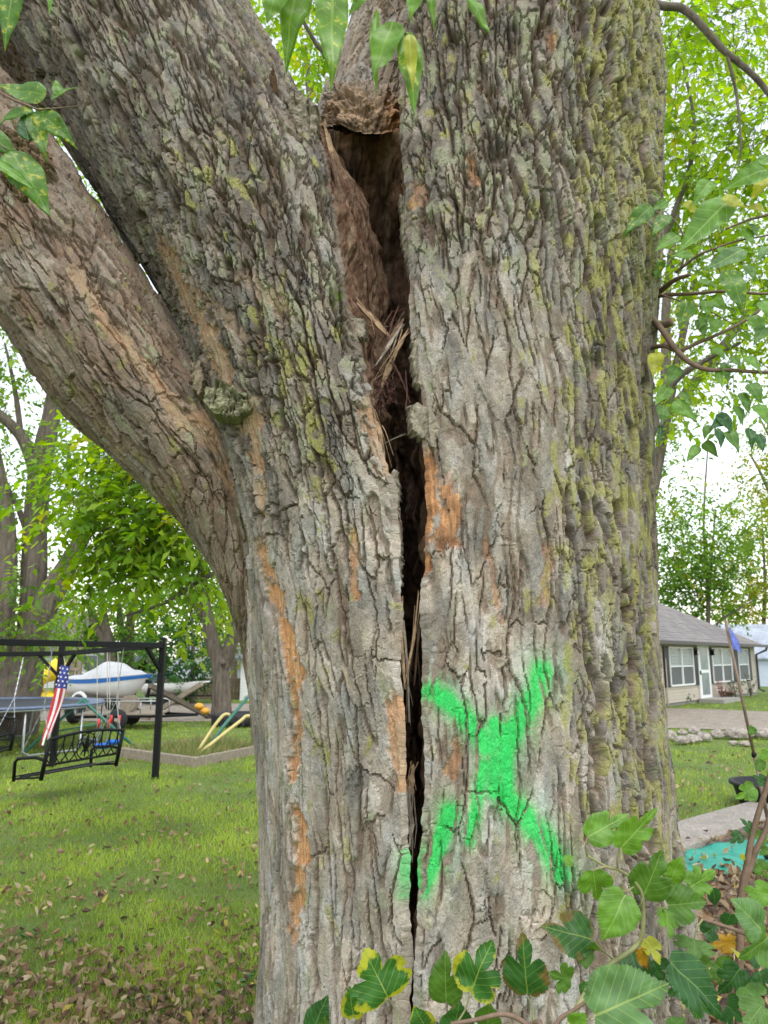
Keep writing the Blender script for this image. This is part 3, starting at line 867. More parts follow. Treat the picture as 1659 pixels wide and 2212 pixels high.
splinter([(715, 330, 2.05), (735, 420, 2.06), (745, 520, 2.05)], 0.022, 0.012, 14, M_sp2)
splinter([(700, 265, 2.05), (716, 330, 2.07), (728, 390, 2.1)], 0.016, 0.012, 15, M_sp1)
splinter([(945, 40, 2.3), (935, 90, 2.25), (925, 140, 2.2)], 0.03, 0.015, 19, M_sp1)
splinter([(740, 1440, 1.84), (755, 1490, 1.84)], 0.004, 0.003, 20, M_sp1)
# a mat of fine roots caught in the split
m = MB(); rr_ = random.Random(5)
for k in range(75):
    u0, v0 = rr_.gauss(832, 14), rr_.gauss(835, 28)
    p = [(u0, v0, rr_.uniform(1.93, 1.98))]
    a = rr_.uniform(0, 6.28)
    for i in range(6):
        a += rr_.gauss(0, 0.8)
        p.append((p[-1][0] + 8 * math.cos(a), p[-1][1] + 7 * math.sin(a) + 1, p[-1][2] + rr_.gauss(0, 0.006)))
    m.tube([px(*q) for q in p], 0.0009, 3, False)
for pts in ([(850, 690, 1.96), (838, 730, 1.94), (848, 780, 1.93), (872, 830, 1.92), (886, 870, 1.9)], [(838, 730, 1.94), (830, 700, 1.95), (848, 672, 1.97), (878, 668, 1.96)],
            [(876, 800, 1.92), (880, 850, 1.9), (876, 885, 1.9)], [(842, 705, 1.95), (862, 660, 1.97)]):
    m.tube([px(*q) for q in pts], 0.0016, 4, False)
m.build('root_mat', plain('fine_roots', (0.11, 0.05, 0.04), 0.9, 0.4, 80), tree)['kind'] = 'stuff'
# ================================================================== ground
def lerp2(a, b, t): return a + (b - a) * t
def grass_ground():
    m, nt, b = mat_new('lawn_soil_and_grass')
    tc = N(nt, 'ShaderNodeTexCoord')
    n1 = N(nt, 'ShaderNodeTexNoise', Scale=1.1, Detail=6.0, Roughness=0.6)
    n2 = N(nt, 'ShaderNodeTexNoise', Scale=38.0, Detail=6.0, Roughness=0.7)
    for n in (n1, n2): nt.links.new(tc.outputs['Object'], n.inputs['Vector'])
    c1 = ramp(nt, n1.outputs[0], [(0.3, (0.08, 0.12, 0.018)), (0.55, (0.11, 0.18, 0.025)), (0.75, (0.16, 0.17, 0.05))])
    c2 = ramp(nt, n2.outputs[0], [(0.3, (0.45, 0.45, 0.45)), (0.7, (1.3, 1.3, 1.3))])
    mx = N(nt, 'ShaderNodeMix', data_type='RGBA', blend_type='MULTIPLY'); mx.inputs[0].default_value = 1
    nt.links.new(c1, mx.inputs[6]); nt.links.new(c2, mx.inputs[7])
    nt.links.new(mx.outputs[2], b.inputs['Base Color'])
    b.inputs['Roughness'].default_value = 0.95
    bp = N(nt, 'ShaderNodeBump', Strength=0.6, Distance=0.03)
    nt.links.new(n2.outputs[0], bp.inputs['Height']); nt.links.new(bp.outputs[0], b.inputs['Normal'])
    return m
def grid_sheet(name, xs, ys, zf, mat, kind='structure'):
    X, Y = np.meshgrid(xs, ys)
    V = np.stack([X, Y, zf(X, Y)], axis=-1)
    idx = np.arange(X.size).reshape(X.shape)
    F = np.stack([idx[:-1, :-1], idx[:-1, 1:], idx[1:, 1:], idx[1:, :-1]], axis=-1).reshape(-1, 4)
    o = link(name, fast_mesh(name, V.reshape(-1, 3), F, True), None, mat)
    o['kind'] = kind
    return o
def gz(x, y):                               # faint swells of the lawn
    return 0.03 * np.sin(x * 0.7 + 1.3) * np.sin(y * 0.55) * 0.5
xs = np.concatenate([np.linspace(-400, -14, 12), np.linspace(-13, 13, 80), np.linspace(14, 400, 12)])
ys = np.concatenate([np.linspace(-60, 1, 8), np.linspace(1.5, 40, 110), np.linspace(42, 700, 14)])
grid_sheet('lawn', xs, ys, gz, grass_ground())

def ground_mat(name, a, bcol, scale=60.0, bump=0.8, dist=0.02, big=3.0):
    m, nt, b = mat_new(name)
    tc = N(nt, 'ShaderNodeTexCoord')
    v = N(nt, 'ShaderNodeTexVoronoi', Scale=scale)
    n1 = N(nt, 'ShaderNodeTexNoise', Scale=big, Detail=7.0, Roughness=0.65)
    for n in (v, n1): nt.links.new(tc.outputs['Object'], n.inputs['Vector'])
    c1 = ramp(nt, n1.outputs[0], [(0.3, a), (0.7, bcol)])
    sp = N(nt, 'ShaderNodeSeparateColor'); nt.links.new(v.outputs['Color'], sp.inputs[0])
    c2 = ramp(nt, sp.outputs[0], [(0.0, (0.65, 0.63, 0.6)), (1.0, (1.25, 1.25, 1.25))])
    mx = N(nt, 'ShaderNodeMix', data_type='RGBA', blend_type='MULTIPLY'); mx.inputs[0].default_value = 1
    nt.links.new(c1, mx.inputs[6]); nt.links.new(c2, mx.inputs[7])
    nt.links.new(mx.outputs[2], b.inputs['Base Color'])
    b.inputs['Roughness'].default_value = 0.92
    bp = N(nt, 'ShaderNodeBump', Strength=bump, Distance=dist)
    nt.links.new(v.outputs['Distance'], bp.inputs['Height']); nt.links.new(bp.outputs[0], b.inputs['Normal'])
    return m
# the gravel drive passes behind the tree
def drive_near(x): return 19.6 - 0.10 * x - 0.012 * x * x * (x > 0)
def drive_far(x): return 27.5 - 0.06 * x - 0.02 * x * x * (x > 0)
xs_d = np.linspace(-60, 17, 120); t_d = np.linspace(0, 1, 10)
X, T = np.meshgrid(xs_d, t_d)
Yd = drive_near(X) * (1 - T) + drive_far(X) * T + 0.12 * noise(X / 0.8, T * 6, 3) * ((T < 0.05) | (T > 0.95))
V = np.stack([X, Yd, gz(X, Yd) + 0.02], axis=-1); idx = np.arange(X.size).reshape(X.shape)
F = np.stack([idx[:-1, :-1], idx[:-1, 1:], idx[1:, 1:], idx[1:, :-1]], axis=-1).reshape(-1, 4)
o = link('gravel_driveway', fast_mesh('gravel_driveway', V.reshape(-1, 3), F), None, ground_mat('gravel', (0.20, 0.165, 0.13), (0.31, 0.265, 0.215), 26.0))
o['kind'] = 'structure'
# concrete walk to the right of the tree
cA, cB, cC, cD = gnd(1440, 1842, 0.09), gnd(1700, 1752, 0.09), gnd(1700, 1708, 0.09), gnd(1430, 1782, 0.09)
m = MB()
def slab(m, q, z0, z1):
    V = [(p[0], p[1], z0) for p in q] + [(p[0], p[1], z1) for p in q]
    n = len(q)
    m.add(V, [tuple(range(n - 1, -1, -1)), tuple(range(n, 2 * n))] + [(i, (i + 1) % n, n + (i + 1) % n, n + i) for i in range(n)])
slab(m, [cA, cB, cC, cD], -0.05, 0.09)
o = m.build('concrete_path', ground_mat('concrete', (0.21, 0.185, 0.155), (0.31, 0.28, 0.24), 90.0, 0.15, 0.004, 5.0)); o['kind'] = 'structure'
bevel(o, 0.012)
# bare leaf-covered soil patch beside it
q = [gnd(1380, 1870), gnd(1470, 1835), gnd(1760, 1770), gnd(1900, 1900), gnd(1900, 2300), gnd(1300, 2300)]
m = MB(); m.add([(p[0], p[1], 0.024) for p in q], [tuple(range(len(q) - 1, -1, -1))])
o = m.build('bare_soil', ground_mat('soil', (0.10, 0.07, 0.05), (0.19, 0.14, 0.10), 60.0)); o['kind'] = 'structure'

# ---- a green mat lying on the soil
def wavy_sheet(name, quad, nu, nv, zf, mat):
    a, b_, c, d = [np.array(p) for p in quad]
    U, Vv = np.meshgrid(np.linspace(0, 1, nu), np.linspace(0, 1, nv))
    P = (a * ((1 - U) * (1 - Vv))[..., None] + b_ * (U * (1 - Vv))[..., None] + c * (U * Vv)[..., None] + d * ((1 - U) * Vv)[..., None])
    P[..., 2] = zf(P[..., 0], P[..., 1])
    idx = np.arange(U.size).reshape(U.shape)
    F = np.stack([idx[:-1, :-1], idx[:-1, 1:], idx[1:, 1:], idx[1:, :-1]], axis=-1).reshape(-1, 4)
    return link(name, fast_mesh(name, P.reshape(-1, 3), F), None, mat)
o = wavy_sheet('ground_mat', [gnd(1478, 1903), gnd(1760, 1890), gnd(1720, 1806), gnd(1476, 1848)], 40, 20,
               lambda x, y: 0.050 + 0.02 * noise(x / 0.3, y / 0.3, 4), plain('green_plastic_sheet', (0.015, 0.24, 0.17), 0.5, 0.25, 5.0))
md = o.modifiers.new('thick', 'SOLIDIFY'); md.thickness = 0.004
tag(o, 'flat teal green plastic mat strewn with dead leaves beside concrete path', 'mat')

# ---- grass blades and fallen leaves
def in_poly(x, y, q):
    ins = np.zeros(x.shape, bool)
    for i in range(len(q)):
        p, r = q[i], q[(i + 1) % len(q)]
        ins ^= ((p[1] > y) != (r[1] > y)) & (x < (r[0] - p[0]) * (y - p[1]) / (r[1] - p[1] + 1e-12) + p[0])
    return ins
soil_q = q; path_q = [cA, cB, cC, cD]
BED = [gnd(421, 1657), gnd(560, 1628), gnd(470, 1606), gnd(265, 1635)]
def wedge(n, u0, u1, y0, y1, seed):
    r = np.random.default_rng(seed)
    y = np.exp(r.uniform(math.log(y0), math.log(y1), n)); u = r.uniform(u0, u1, n)
    x = (u - 829.5) / FPX * (y * math.cos(R(PITCH)) - CAM_Z * math.sin(R(PITCH)))
    return x, y, r
Vb = []; Cb = []
for (n, u0, u1, y1, sd) in ((150000, -260, 640, 30, 1), (60000, 1380, 1960, 34, 2), (45000, 640, 1380, 30, 3)):
    x, y, r = wedge(n, u0, u1, 3.0, y1, sd)
    ok = ~((y > drive_near(x) - 0.05 + 0.25 * noise(x / 0.5, y / 0.5, 8)) & (y < drive_far(x) + 0.1))
    ok &= ~in_poly(x, y, path_q) & ~(in_poly(x, y, soil_q) & (r.uniform(0, 1, n) < 0.95))
    ok &= ~in_poly(x, y, BED)
    ok &= np.hypot(x - 0.26, y - 2.4) > 0.95
    x, y = x[ok], y[ok]; n = len(x)
    patch = fbm(x / 0.9, y / 1.3, 12, 4)
    keep = r.uniform(0, 1, n) < np.clip(0.95 + 0.5 * patch - 0.35 * sstep(5.0, 3.5, y), 0.25, 1)
    x, y, patch = x[keep], y[keep], patch[keep]; n = len(x)
    hgt = r.uniform(0.022, 0.055, n) * (1 + 0.35 * patch) * (1 + 0.012 * y)
    wd = 0.0028 * (1 + y / 4.2) * r.uniform(0.7, 1.3, n)
    a = r.uniform(0, 2 * math.pi, n); lean = r.uniform(0.1, 1.0, n) * hgt
    b = r.uniform(0, 2 * math.pi, n)
    z0 = gz(x, y)
    dx, dy = np.cos(a) * wd / 2, np.sin(a) * wd / 2
    p0 = np.stack([x - dx, y - dy, z0 - 0.005], -1); p1 = np.stack([x + dx, y + dy, z0 - 0.005], -1)
    p2 = np.stack([x + np.cos(b) * lean, y + np.sin(b) * lean, z0 + hgt], -1)
    Vb.append(np.stack([p0, p1, p2], 1).reshape(-1, 3))
    t = np.clip(0.55 + 0.7 * patch + r.normal(0, 0.25, n), 0, 1)
    c = mix(np.array([0.125, 0.215, 0.022]) + 0 * t[:, None], np.array([0.37, 0.48, 0.07]), t)
    dry = r.uniform(0, 1, n) < 0.10 + 0.14 * (patch < -0.3)
    c[dry] = np.array([0.30, 0.25, 0.11]) * r.uniform(0.7, 1.1, (dry.sum(), 1))
    Cb.append(np.repeat(c, 3, axis=0))
Vb = np.concatenate(Vb); Cb = np.concatenate(Cb)
def foliage_mat(name, trans=0.45, rough=0.55, spec=0.3, tint=(1, 1, 1)):
    m, nt, b = mat_new(name)
    a = N(nt, 'ShaderNodeAttribute', attribute_name='col')
    nt.links.new(a.outputs['Color'], b.inputs['Base Color'])
    b.inputs['Roughness'].default_value = rough; b.inputs['Specular IOR Level'].default_value = spec
    t = N(nt, 'ShaderNodeBsdfTranslucent')
    hs = N(nt, 'ShaderNodeHueSaturation', Saturation=1.15, Value=1.25, Hue=0.488)
    nt.links.new(a.outputs['Color'], hs.inputs['Color']); nt.links.new(hs.outputs[0], t.inputs['Color'])
    mx = N(nt, 'ShaderNodeMixShader'); mx.inputs[0].default_value = trans
    nt.links.new(b.outputs[0], mx.inputs[1]); nt.links.new(t.outputs[0], mx.inputs[2])
    nt.links.new(mx.outputs[0], nt.nodes['Material Output'].inputs[0])
    return m
M_grass = foliage_mat('grass_blades', 0.3, 0.6)
o = link('grass', fast_mesh('grass', Vb, np.arange(len(Vb)).reshape(-1, 3), False, Cb), None, M_grass)
tag(o, 'short green lawn grass around the tree and under the swings', 'grass', kind='stuff')

def dead_leaves(x, y, z, r, size):
    """curled dry leaves, eight vertices each"""
    n = len(x)
    L = size * r.uniform(0.6, 1.35, n); Wd = L * r.uniform(0.20, 0.36, n); cu = L * r.uniform(0.08, 0.48, n); cx_ = L * r.uniform(-0.12, 0.22, n)
    base = np.array([(-0.5, 0, 0.2), (-0.22, -0.85, 0.75), (-0.24, 0, 0.0), (-0.2, 0.85, 0.75), (0.14, -0.8, 0.7), (0.12, 0, 0.05), (0.16, 0.8, 0.7), (0.56, 0, 0.35)])
    a = r.uniform(0, 6.283, n); tilt = r.normal(0, 0.6, n); roll = r.normal(0, 0.9, n)
    P = np.empty((n, 8, 3))
    for k in range(8):
        P[:, k, 0] = base[k, 0] * L; P[:, k, 1] = base[k, 1] * Wd * r.uniform(0.75, 1.2, n)
        P[:, k, 2] = base[k, 2] * cu + cx_ * (2 * base[k, 0]) ** 2
    c, s = np.cos(roll)[:, None], np.sin(roll)[:, None]
    y1 = P[..., 1] * c - P[..., 2] * s; z1 = P[..., 1] * s + P[..., 2] * c
    c, s = np.cos(tilt)[:, None], np.sin(tilt)[:, None]
    x2 = P[..., 0] * c - z1 * s; z2 = P[..., 0] * s + z1 * c
    c, s = np.cos(a)[:, None], np.sin(a)[:, None]
    X = x2 * c - y1 * s + x[:, None]; Y = x2 * s + y1 * c + y[:, None]
    Z = z2 - z2.min(axis=1, keepdims=True) + z[:, None]
    V = np.stack([X, Y, Z], -1).reshape(-1, 3)
    f = np.array([(0, 1, 2), (0, 2, 3), (1, 4, 5), (1, 5, 2), (2, 5, 6), (2, 6, 3), (4, 7, 5), (5, 7, 6)])
    F = (np.arange(n)[:, None, None] * 8 + f[None]).reshape(-1, 3)
    pal = np.array([(0.235, 0.165, 0.095), (0.15, 0.097, 0.06), (0.31, 0.24, 0.15), (0.21, 0.13, 0.07), (0.085, 0.06, 0.042), (0.33, 0.28, 0.07)])
    k = r.choice(6, n, p=[.34, .2, .2, .14, .09, .03])
    C = pal[k] * r.uniform(0.9, 1.6, (n, 1))
    return V, F, np.repeat(C, 8, axis=0)
x, y, r = wedge(60000, -250, 1000, 2.6, 16, 5)
dn = 0.16 + 0.75 * sstep(5.2, 3.6, y + 0.5 * (x + 1.2) * 0) + 0.35 * fbm(x / 0.5, y / 0.6, 15, 3) + 0.6 * sstep(1.7, 0.9, np.hypot(x - 0.26, y - 2.4))
dn = dn * 0.34
keep = r.uniform(0, 1, len(x)) < np.clip(dn, 0.02, 1) * np.clip(6.0 / y, 0.35, 1.0)
x, y = x[keep], y[keep]
V1, F1, C1 = dead_leaves(x, y, gz(x, y) + r.uniform(0.0, 0.03, len(x)), r, 0.054)
x, y, r = wedge(9000, 1360, 2000, 3.0, 14, 6)
on = in_poly(x, y, soil_q); pth = in_poly(x, y, path_q)
keep = (on & (r.uniform(0, 1, len(x)) < 0.75)) | (~on & (r.uniform(0, 1, len(x)) < 0.10))
keep &= ~pth | (r.uniform(0, 1, len(x)) < 0.06)
mat_q = [gnd(1478, 1903), gnd(1760, 1890), gnd(1720, 1806), gnd(1476, 1848)]
inm = in_poly(x, y, mat_q); keep &= ~inm | (r.uniform(0, 1, len(x)) < 0.16)
x, y = x[keep], y[keep]; pth = pth[keep]; on = on[keep]
V2, F2, C2 = dead_leaves(x, y, gz(x, y) + np.where(pth, 0.1, np.where(on, 0.055, 0.02)), r, 0.07)
o = link('fallen_leaves', fast_mesh('fallen_leaves', np.concatenate([V1, V2]), np.concatenate([F1, F2 + len(V1)]), False, np.concatenate([C1, C2])), None,
         foliage_mat('dry_leaves', 0.12, 0.8, 0.15))
tag(o, 'dry brown curled leaves scattered over the lawn and soil', 'fallen leaves', kind='stuff')
# a few low weeds among the litter
def weed(u, v, s, seed):
    c = gnd(u, v); rw = random.Random(seed); t = empty('weed', (c[0], c[1], 0))
    for k in range(6):
        a = rw.uniform(0, 6.28); r_ = s * rw.uniform(0.4, 1.0); z = s * rw.uniform(0.3, 0.9)
        p = np.array([c[0] + r_ * math.cos(a), c[1] + r_ * math.sin(a), z])
        m = MB(); m.tube([c, (c + p) / 2 + np.array([0, 0, z * 0.3]), p], 0.0015, 3)
        q_ = Vector((math.cos(a), math.sin(a), -0.2)) * s * 0.6; w_ = Vector((-math.sin(a), math.cos(a), 0)) * s * 0.3; P0 = Vector(p)
        m.add([P0, P0 + q_ * 0.45 + w_ + Vector((0, 0, 0.01)), P0 + q_, P0 + q_ * 0.45 - w_ + Vector((0, 0, 0.01)), P0 + q_ * 0.5 - Vector((0, 0, 0.008))],
              [(0, 4, 1), (1, 4, 2), (2, 4, 3), (3, 4, 0)])
        m.build('leaf', M_weed, t, False)
    return t
M_weed = plain('weed_leaf', (0.05, 0.13, 0.03), 0.5, 0.3, 30)
for i, (u, v, s) in enumerate([(520, 2085, 0.05), (545, 2120, 0.06), (490, 2150, 0.07), (470, 2095, 0.05), (420, 2115, 0.05), (300, 2175, 0.05), (160, 2040, 0.05), (60, 2030, 0.05), (510, 2040, 0.05)]):
    tag(weed(u, v, s, i), 'small low green weed sprouting through the dead leaves', 'weed', 'weeds in the leaf litter')
# ================================================================== yard things to the left
M_black = plain('black_paint', (0.006, 0.006, 0.0065), 0.55, 0.3, 20, spec=0.2)
M_steel = plain('galvanised_steel', (0.35, 0.36, 0.37), 0.4, 0.2, 20, 0.7)
M_yellow = plain('yellow_plastic', (0.72, 0.52, 0.02), 0.4, 0.08, 4)
M_palewood = plain('weathered_wood', (0.24, 0.20, 0.15), 0.85, 0.3, 18, bump=0.2)
M_darkwood = plain('dark_timber', (0.12, 0.095, 0.07), 0.85, 0.3, 18, bump=0.2)
M_rubber = plain('rubber', (0.018, 0.018, 0.019), 0.8, 0.3, 25)
M_white = plain('white_paint', (0.72, 0.72, 0.71), 0.5, 0.05, 6)
M_teal = plain('teal_paint', (0.035, 0.14, 0.10), 0.5, 0.2, 15)

# ---- swing frame round the fire pit
P1 = gnd(335, 1685); tP1 = np.array([P1[0], P1[1], 1.86])
nb = px(-10, 1392, 8.35)
dirb = nb - tP1; P0t = tP1 + dirb * 1.25; P0t[2] = 1.86
P2 = gnd(113, 1657); tP2 = np.array([P2[0], P2[1], 1.75])
P3t = px(-260, 1416, 11.6)
fr = empty('swing_set', P1); tag(fr, 'black steel swing frame of tall posts and long beams on the lawn', 'swing set')
for base, top in ((P1, 1.97), (P2, 1.86), (P0t, 1.95), (P3t, 1.86)):
    bevel(MB().bar((base[0], base[1], -0.05), (base[0], base[1], top), 0.085).build('post', M_black, fr), 0.006)
for a, b_ in ((tP1, P0t), (tP1, tP2), (tP2, P3t)):
    bevel(MB().bar(a, b_, 0.085, 0.075).build('beam', M_black, fr), 0.006)
for base, a, b_ in ((P1, tP1, P0t), (P1, tP1, tP2), (P2, tP2, tP1), (P2, tP2, P3t), (P0t, P0t, tP1)):
    d = (b_ - a) / np.linalg.norm(b_ - a)
    MB().bar((base[0], base[1], a[2] - 0.38), a + d * 0.33 - np.array([0, 0, 0.03]), 0.045).build('brace', M_black, fr)

# ---- the bench that hangs from it (built in its own space: x along the back, y towards the sitter's knees)
def arc(c, r, a0, a1, n=10, sx=1.0):
    return [(c[0] + sx * r * math.cos(a0 + (a1 - a0) * i / n), c[1] + r * math.sin(a0 + (a1 - a0) * i / n)) for i in range(n + 1)]
W_B, H_B, D_B = 1.24, 0.40, 0.44
def back_pt(x, z): return (x, -0.10 * z / H_B, z)
def make_bench():
    t = empty('swing_bench')
    top = [back_pt(W_B * i / 16, H_B + 0.045 * math.sin(math.pi * i / 16)) for i in range(17)]
    m = MB(); m.tube(top, 0.020, 6); m.tube([back_pt(0, -0.05), back_pt(0, H_B)], 0.026, 6); m.tube([back_pt(W_B, -0.05), back_pt(W_B, H_B)], 0.026, 6)
    m.tube([back_pt(0, 0.11), back_pt(W_B, 0.11)], 0.016, 6)
    link_local('back_frame', m.mesh('back_frame', True), t, M_black)
    # criss-cross arcs on each side of a fleur-de-lis in a hoop
    zc = 0.27; R0 = 0.15
    for sx in (-1, 1):
        m = MB()
        for k in range(4):
            x0 = W_B / 2 + sx * (R0 + 0.02 + k * 0.145)
            for d in (-1, 1):
                pts = []
                for i in range(9):
                    f = i / 8; xx = x0 + d * (0.14 * (f - 0.5) + 0.05 * math.sin(math.pi * f)); zz = 0.11 + f * 0.31
                    zz = min(zz, H_B + 0.045 * math.sin(math.pi * min(max(xx / W_B, 0), 1)))
                    if 0 <= xx <= W_B: pts.append(back_pt(xx, zz))
                if len(pts) > 2: m.tube(pts, 0.009, 4)
        link_local('lattice', m.mesh('lattice', True), t, M_black)
    m = MB()
    m.tube([back_pt(W_B / 2 + R0 * math.cos(a), zc + R0 * math.sin(a)) for a in np.linspace(0, 2 * math.pi, 25)], 0.008, 5)
    pet = lambda pts, r: m.tube([back_pt(W_B / 2 + x, zc + z) for x, z in pts], r, 6)
    pet([(0, -0.13), (0, -0.05), (0, 0.03), (0, 0.09), (0, 0.15)], [0.008, 0.014, 0.026, 0.020, 0.003])
    for sx in (-1, 1):
        pet([(sx * 0.015, -0.05), (sx * 0.04, 0.0), (sx * 0.075, 0.045), (sx * 0.11, 0.035), (sx * 0.115, -0.01), (sx * 0.09, -0.025)], [0.008, 0.014, 0.018, 0.014, 0.009, 0.005])
        pet([(sx * 0.01, -0.05), (sx * 0.05, -0.07), (sx * 0.07, -0.11)], [0.008, 0.009, 0.003])
    pet([(-0.05, -0.05), (0.05, -0.05)], 0.010)
    link_local('fleur_de_lis', m.mesh('fleur_de_lis', True), t, M_black)
    for k in range(6):
        y = 0.03 + k * (D_B - 0.05) / 5
        z = 0.0 + 0.012 * math.cos(k * 0.9)
        link_local('slat', MB().box((W_B / 2, y, z), (W_B - 0.03, 0.05, 0.012)).mesh('slat'), t, M_black)
    for x in (0.0, W_B):
        m = MB(); m.tube([(x, -0.05, 0.17), (x, 0.1, 0.205), (x, D_B - 0.06, 0.20), (x, D_B - 0.01, 0.16), (x, D_B, -0.06)], 0.021, 6)
        m.tube([(x, 0.0, -0.02), (x, D_B, -0.03)], 0.014, 6)
        link_local('armrest', m.mesh('armrest', True), t, M_black)
    return t
def chain(m, a, b_, link_l=0.045):
    a, b_ = Vector(a), Vector(b_); n = int((b_ - a).length / link_l)
    for i in range(n):
        p, q = a.lerp(b_, (i - 0.1) / n), a.lerp(b_, (i + 1.1) / n)
        m.bar(p, q, 0.012 if i % 2 else 0.005, 0.005 if i % 2 else 0.012)
A_b, B_b = px(91, 1668, 9.05), px(252, 1652, 10.2)
rz_b = math.atan2(B_b[1] - A_b[1], B_b[0] - A_b[0])
bench = make_bench(); bench.location = (A_b[0], A_b[1], 0.335); bench.rotation_euler = (R(-4), 0, rz_b)
tag(bench, 'black metal bench swing with fleur-de-lis back hanging by chains from the frame', 'swing bench', 'bench swings around the frame')
def copy_tree(o, parent=None):
    c = o.copy(); col.objects.link(c)
    if parent is not None: c.parent = parent
    for ch in list(o.children): copy_tree(ch, c)
    return c
bench2 = copy_tree(bench)
pb = px(28, 1640, 11.5)
bench2.rotation_euler = (R(-3), 0, R(172)); bench2.location = (pb[0] - 0.05, pb[1], 0.37)
tag(bench2, 'second black bench swing, its armrest beside the trampoline legs', 'swing bench', 'bench swings around the frame')
def hang(b, beam_a, beam_b, h):
    M = Matrix.Translation(b.location) @ b.rotation_euler.to_matrix().to_4x4()
    for x in (0.02, W_B - 0.02):
        m = MB()
        foot = M @ Vector((x, 0.10, 0.2)); ba, bb = Vector(beam_a), Vector(beam_b)
        d = (bb - ba).normalized(); k = (foot - ba).dot(d); topp = ba + d * k; topp.z -= 0.03
        knot = foot.lerp(topp, 0.45)
        chain(m, M @ Vector((x, -0.08, 0.36)), knot); chain(m, M @ Vector((x, D_B - 0.05, 0.2)), knot); chain(m, knot, topp)
        link_local('chain', (lambda me: (me.transform(M.inverted()), me)[1])(m.mesh('chain')), b, M_steel)
hang(bench, P0t, tP1, 1.86); hang(bench2, P3t, tP2, 1.75)

# ---- children's rope swings on the far beam
M_blue = plain('blue_plastic', (0.01, 0.14, 0.62), 0.35, 0.1, 10)
M_rope = plain('rope', (0.45, 0.42, 0.36), 0.8, 0.2, 40)
M_red = plain('red_plastic', (0.62, 0.03, 0.03), 0.4, 0.1, 10)
for i, (ua, ub, vs_) in enumerate(((210, 232, 1612), (237, 255, 1604))):
    k = lambda u: (u - 137) / (345 - 137)
    Y0 = lerp2(tP2[1], tP1[1], k((ua + ub) / 2)) + 0.1
    c = px((ua + ub) / 2, vs_, Y0)
    sw = empty('rope_swing', c)
    tag(sw, ['blue saucer rope swing with red grips hanging behind the black bench', 'smaller blue rope swing with red grips beside the saucer swing'][i], 'swing')
    rr = [0.15, 0.11][i]
    m = MB(); m.lathe([(0.001, -0.03), (rr * 0.7, -0.028), (rr, 0.02), (rr * 0.97, 0.035), (rr * 0.6, 0.0), (0.001, -0.01)], c, 18); m.build('seat', M_blue, sw, True)
    for u in (ua, ub):
        tp = px(u, 1408, Y0); bt = px(u, vs_, Y0)
        MB().tube([tp, bt], 0.006, 5).build('rope', M_rope, sw, True)
        for zz in (0.28,): MB().tube([bt + np.array([0, 0, zz]), bt + np.array([0, 0, zz + 0.12])], 0.016, 6).build('grip', M_red, sw, True)

# ---- flag windsock hung from the far post
M_fblue = plain('flag_blue', (0.035, 0.045, 0.22), 0.8, 0.15, 20)
M_fred = plain('flag_red', (0.52, 0.03, 0.04), 0.8, 0.15, 20)
M_fwhite = plain('flag_white', (0.72, 0.70, 0.70), 0.8, 0.06, 20)
FY = 11.3
fl = empty('flag_windsock', px(140, 1425, FY)); tag(fl, 'hanging flag windsock with white stars on blue and red and white tails', 'flag')
def fl_pt(t, q):                                # t down the length, q across 0..1
    u = 141 - 44 * t + 3 * math.sin(t * 5); v = 1438 + 178 * t
    c = px(u, v, FY - 0.1 * t); r_ = 0.075 * (1 - 0.35 * max(0, t - 0.3))
    a = math.pi * (q * 1.16 - 0.08)
    return Vector((c[0] - r_ * math.cos(a), c[1] - r_ * 0.7 * math.sin(a) + 0.02 * math.sin(t * 9 + q * 5), c[2] - 0.03 * (q - 0.5)))
def fl_strip(t0, t1, q0, q1, n=14, off=0.0):
    m = MB(); V = []; nq = 5
    for i in range(n + 1):
        for j in range(nq):
            p = fl_pt(t0 + (t1 - t0) * i / n, q0 + (q1 - q0) * j / (nq - 1)); p.y -= off; V.append(p)
    return m.add(V, [(i * nq + j, i * nq + j + 1, (i + 1) * nq + j + 1, (i + 1) * nq + j) for i in range(n) for j in range(nq - 1)])
cn = fl_strip(0, 0.27, 0, 1).build('canton', M_fblue, fl, True)
for i in range(5):
    for j in range(3):
        t_, q_ = 0.035 + i * 0.05, 0.22 + j * 0.28 + (0.12 if i % 2 else -0.03)
        if q_ > 0.9: continue
        c = fl_pt(t_, q_); c.y -= 0.006; V = []
        for k in range(10):
            a = math.pi / 2 + k * math.pi / 5; rad = 0.019 if k % 2 == 0 else 0.008
            V.append((c.x + rad * math.cos(a), c.y, c.z + rad * math.sin(a)))
        m = MB(); m.add(V + [(x, y + 0.002, z) for x, y, z in V], [tuple(range(9, -1, -1)), tuple(range(10, 20))] + [(k, (k + 1) % 10, 10 + (k + 1) % 10, 10 + k) for k in range(10)])
        link('star', m.mesh('star'), cn, M_fwhite)
ends = [1.0, 0.97, 0.9, 0.93, 0.86, 0.9, 0.8]
for i in range(7):
    fl_strip(0.272, ends[i] + 0.03 * (i % 2), i / 7 + 0.004, (i + 1) / 7 - 0.004).build('tail', M_fred if i % 2 == 0 or i < 3 else M_fwhite, fl, True)
MB().tube([px(141, 1437, FY), px(139, 1425, FY + 0.3), px(138, 1418, FY + 0.6)], 0.004, 4).build('cord', M_rope, fl)

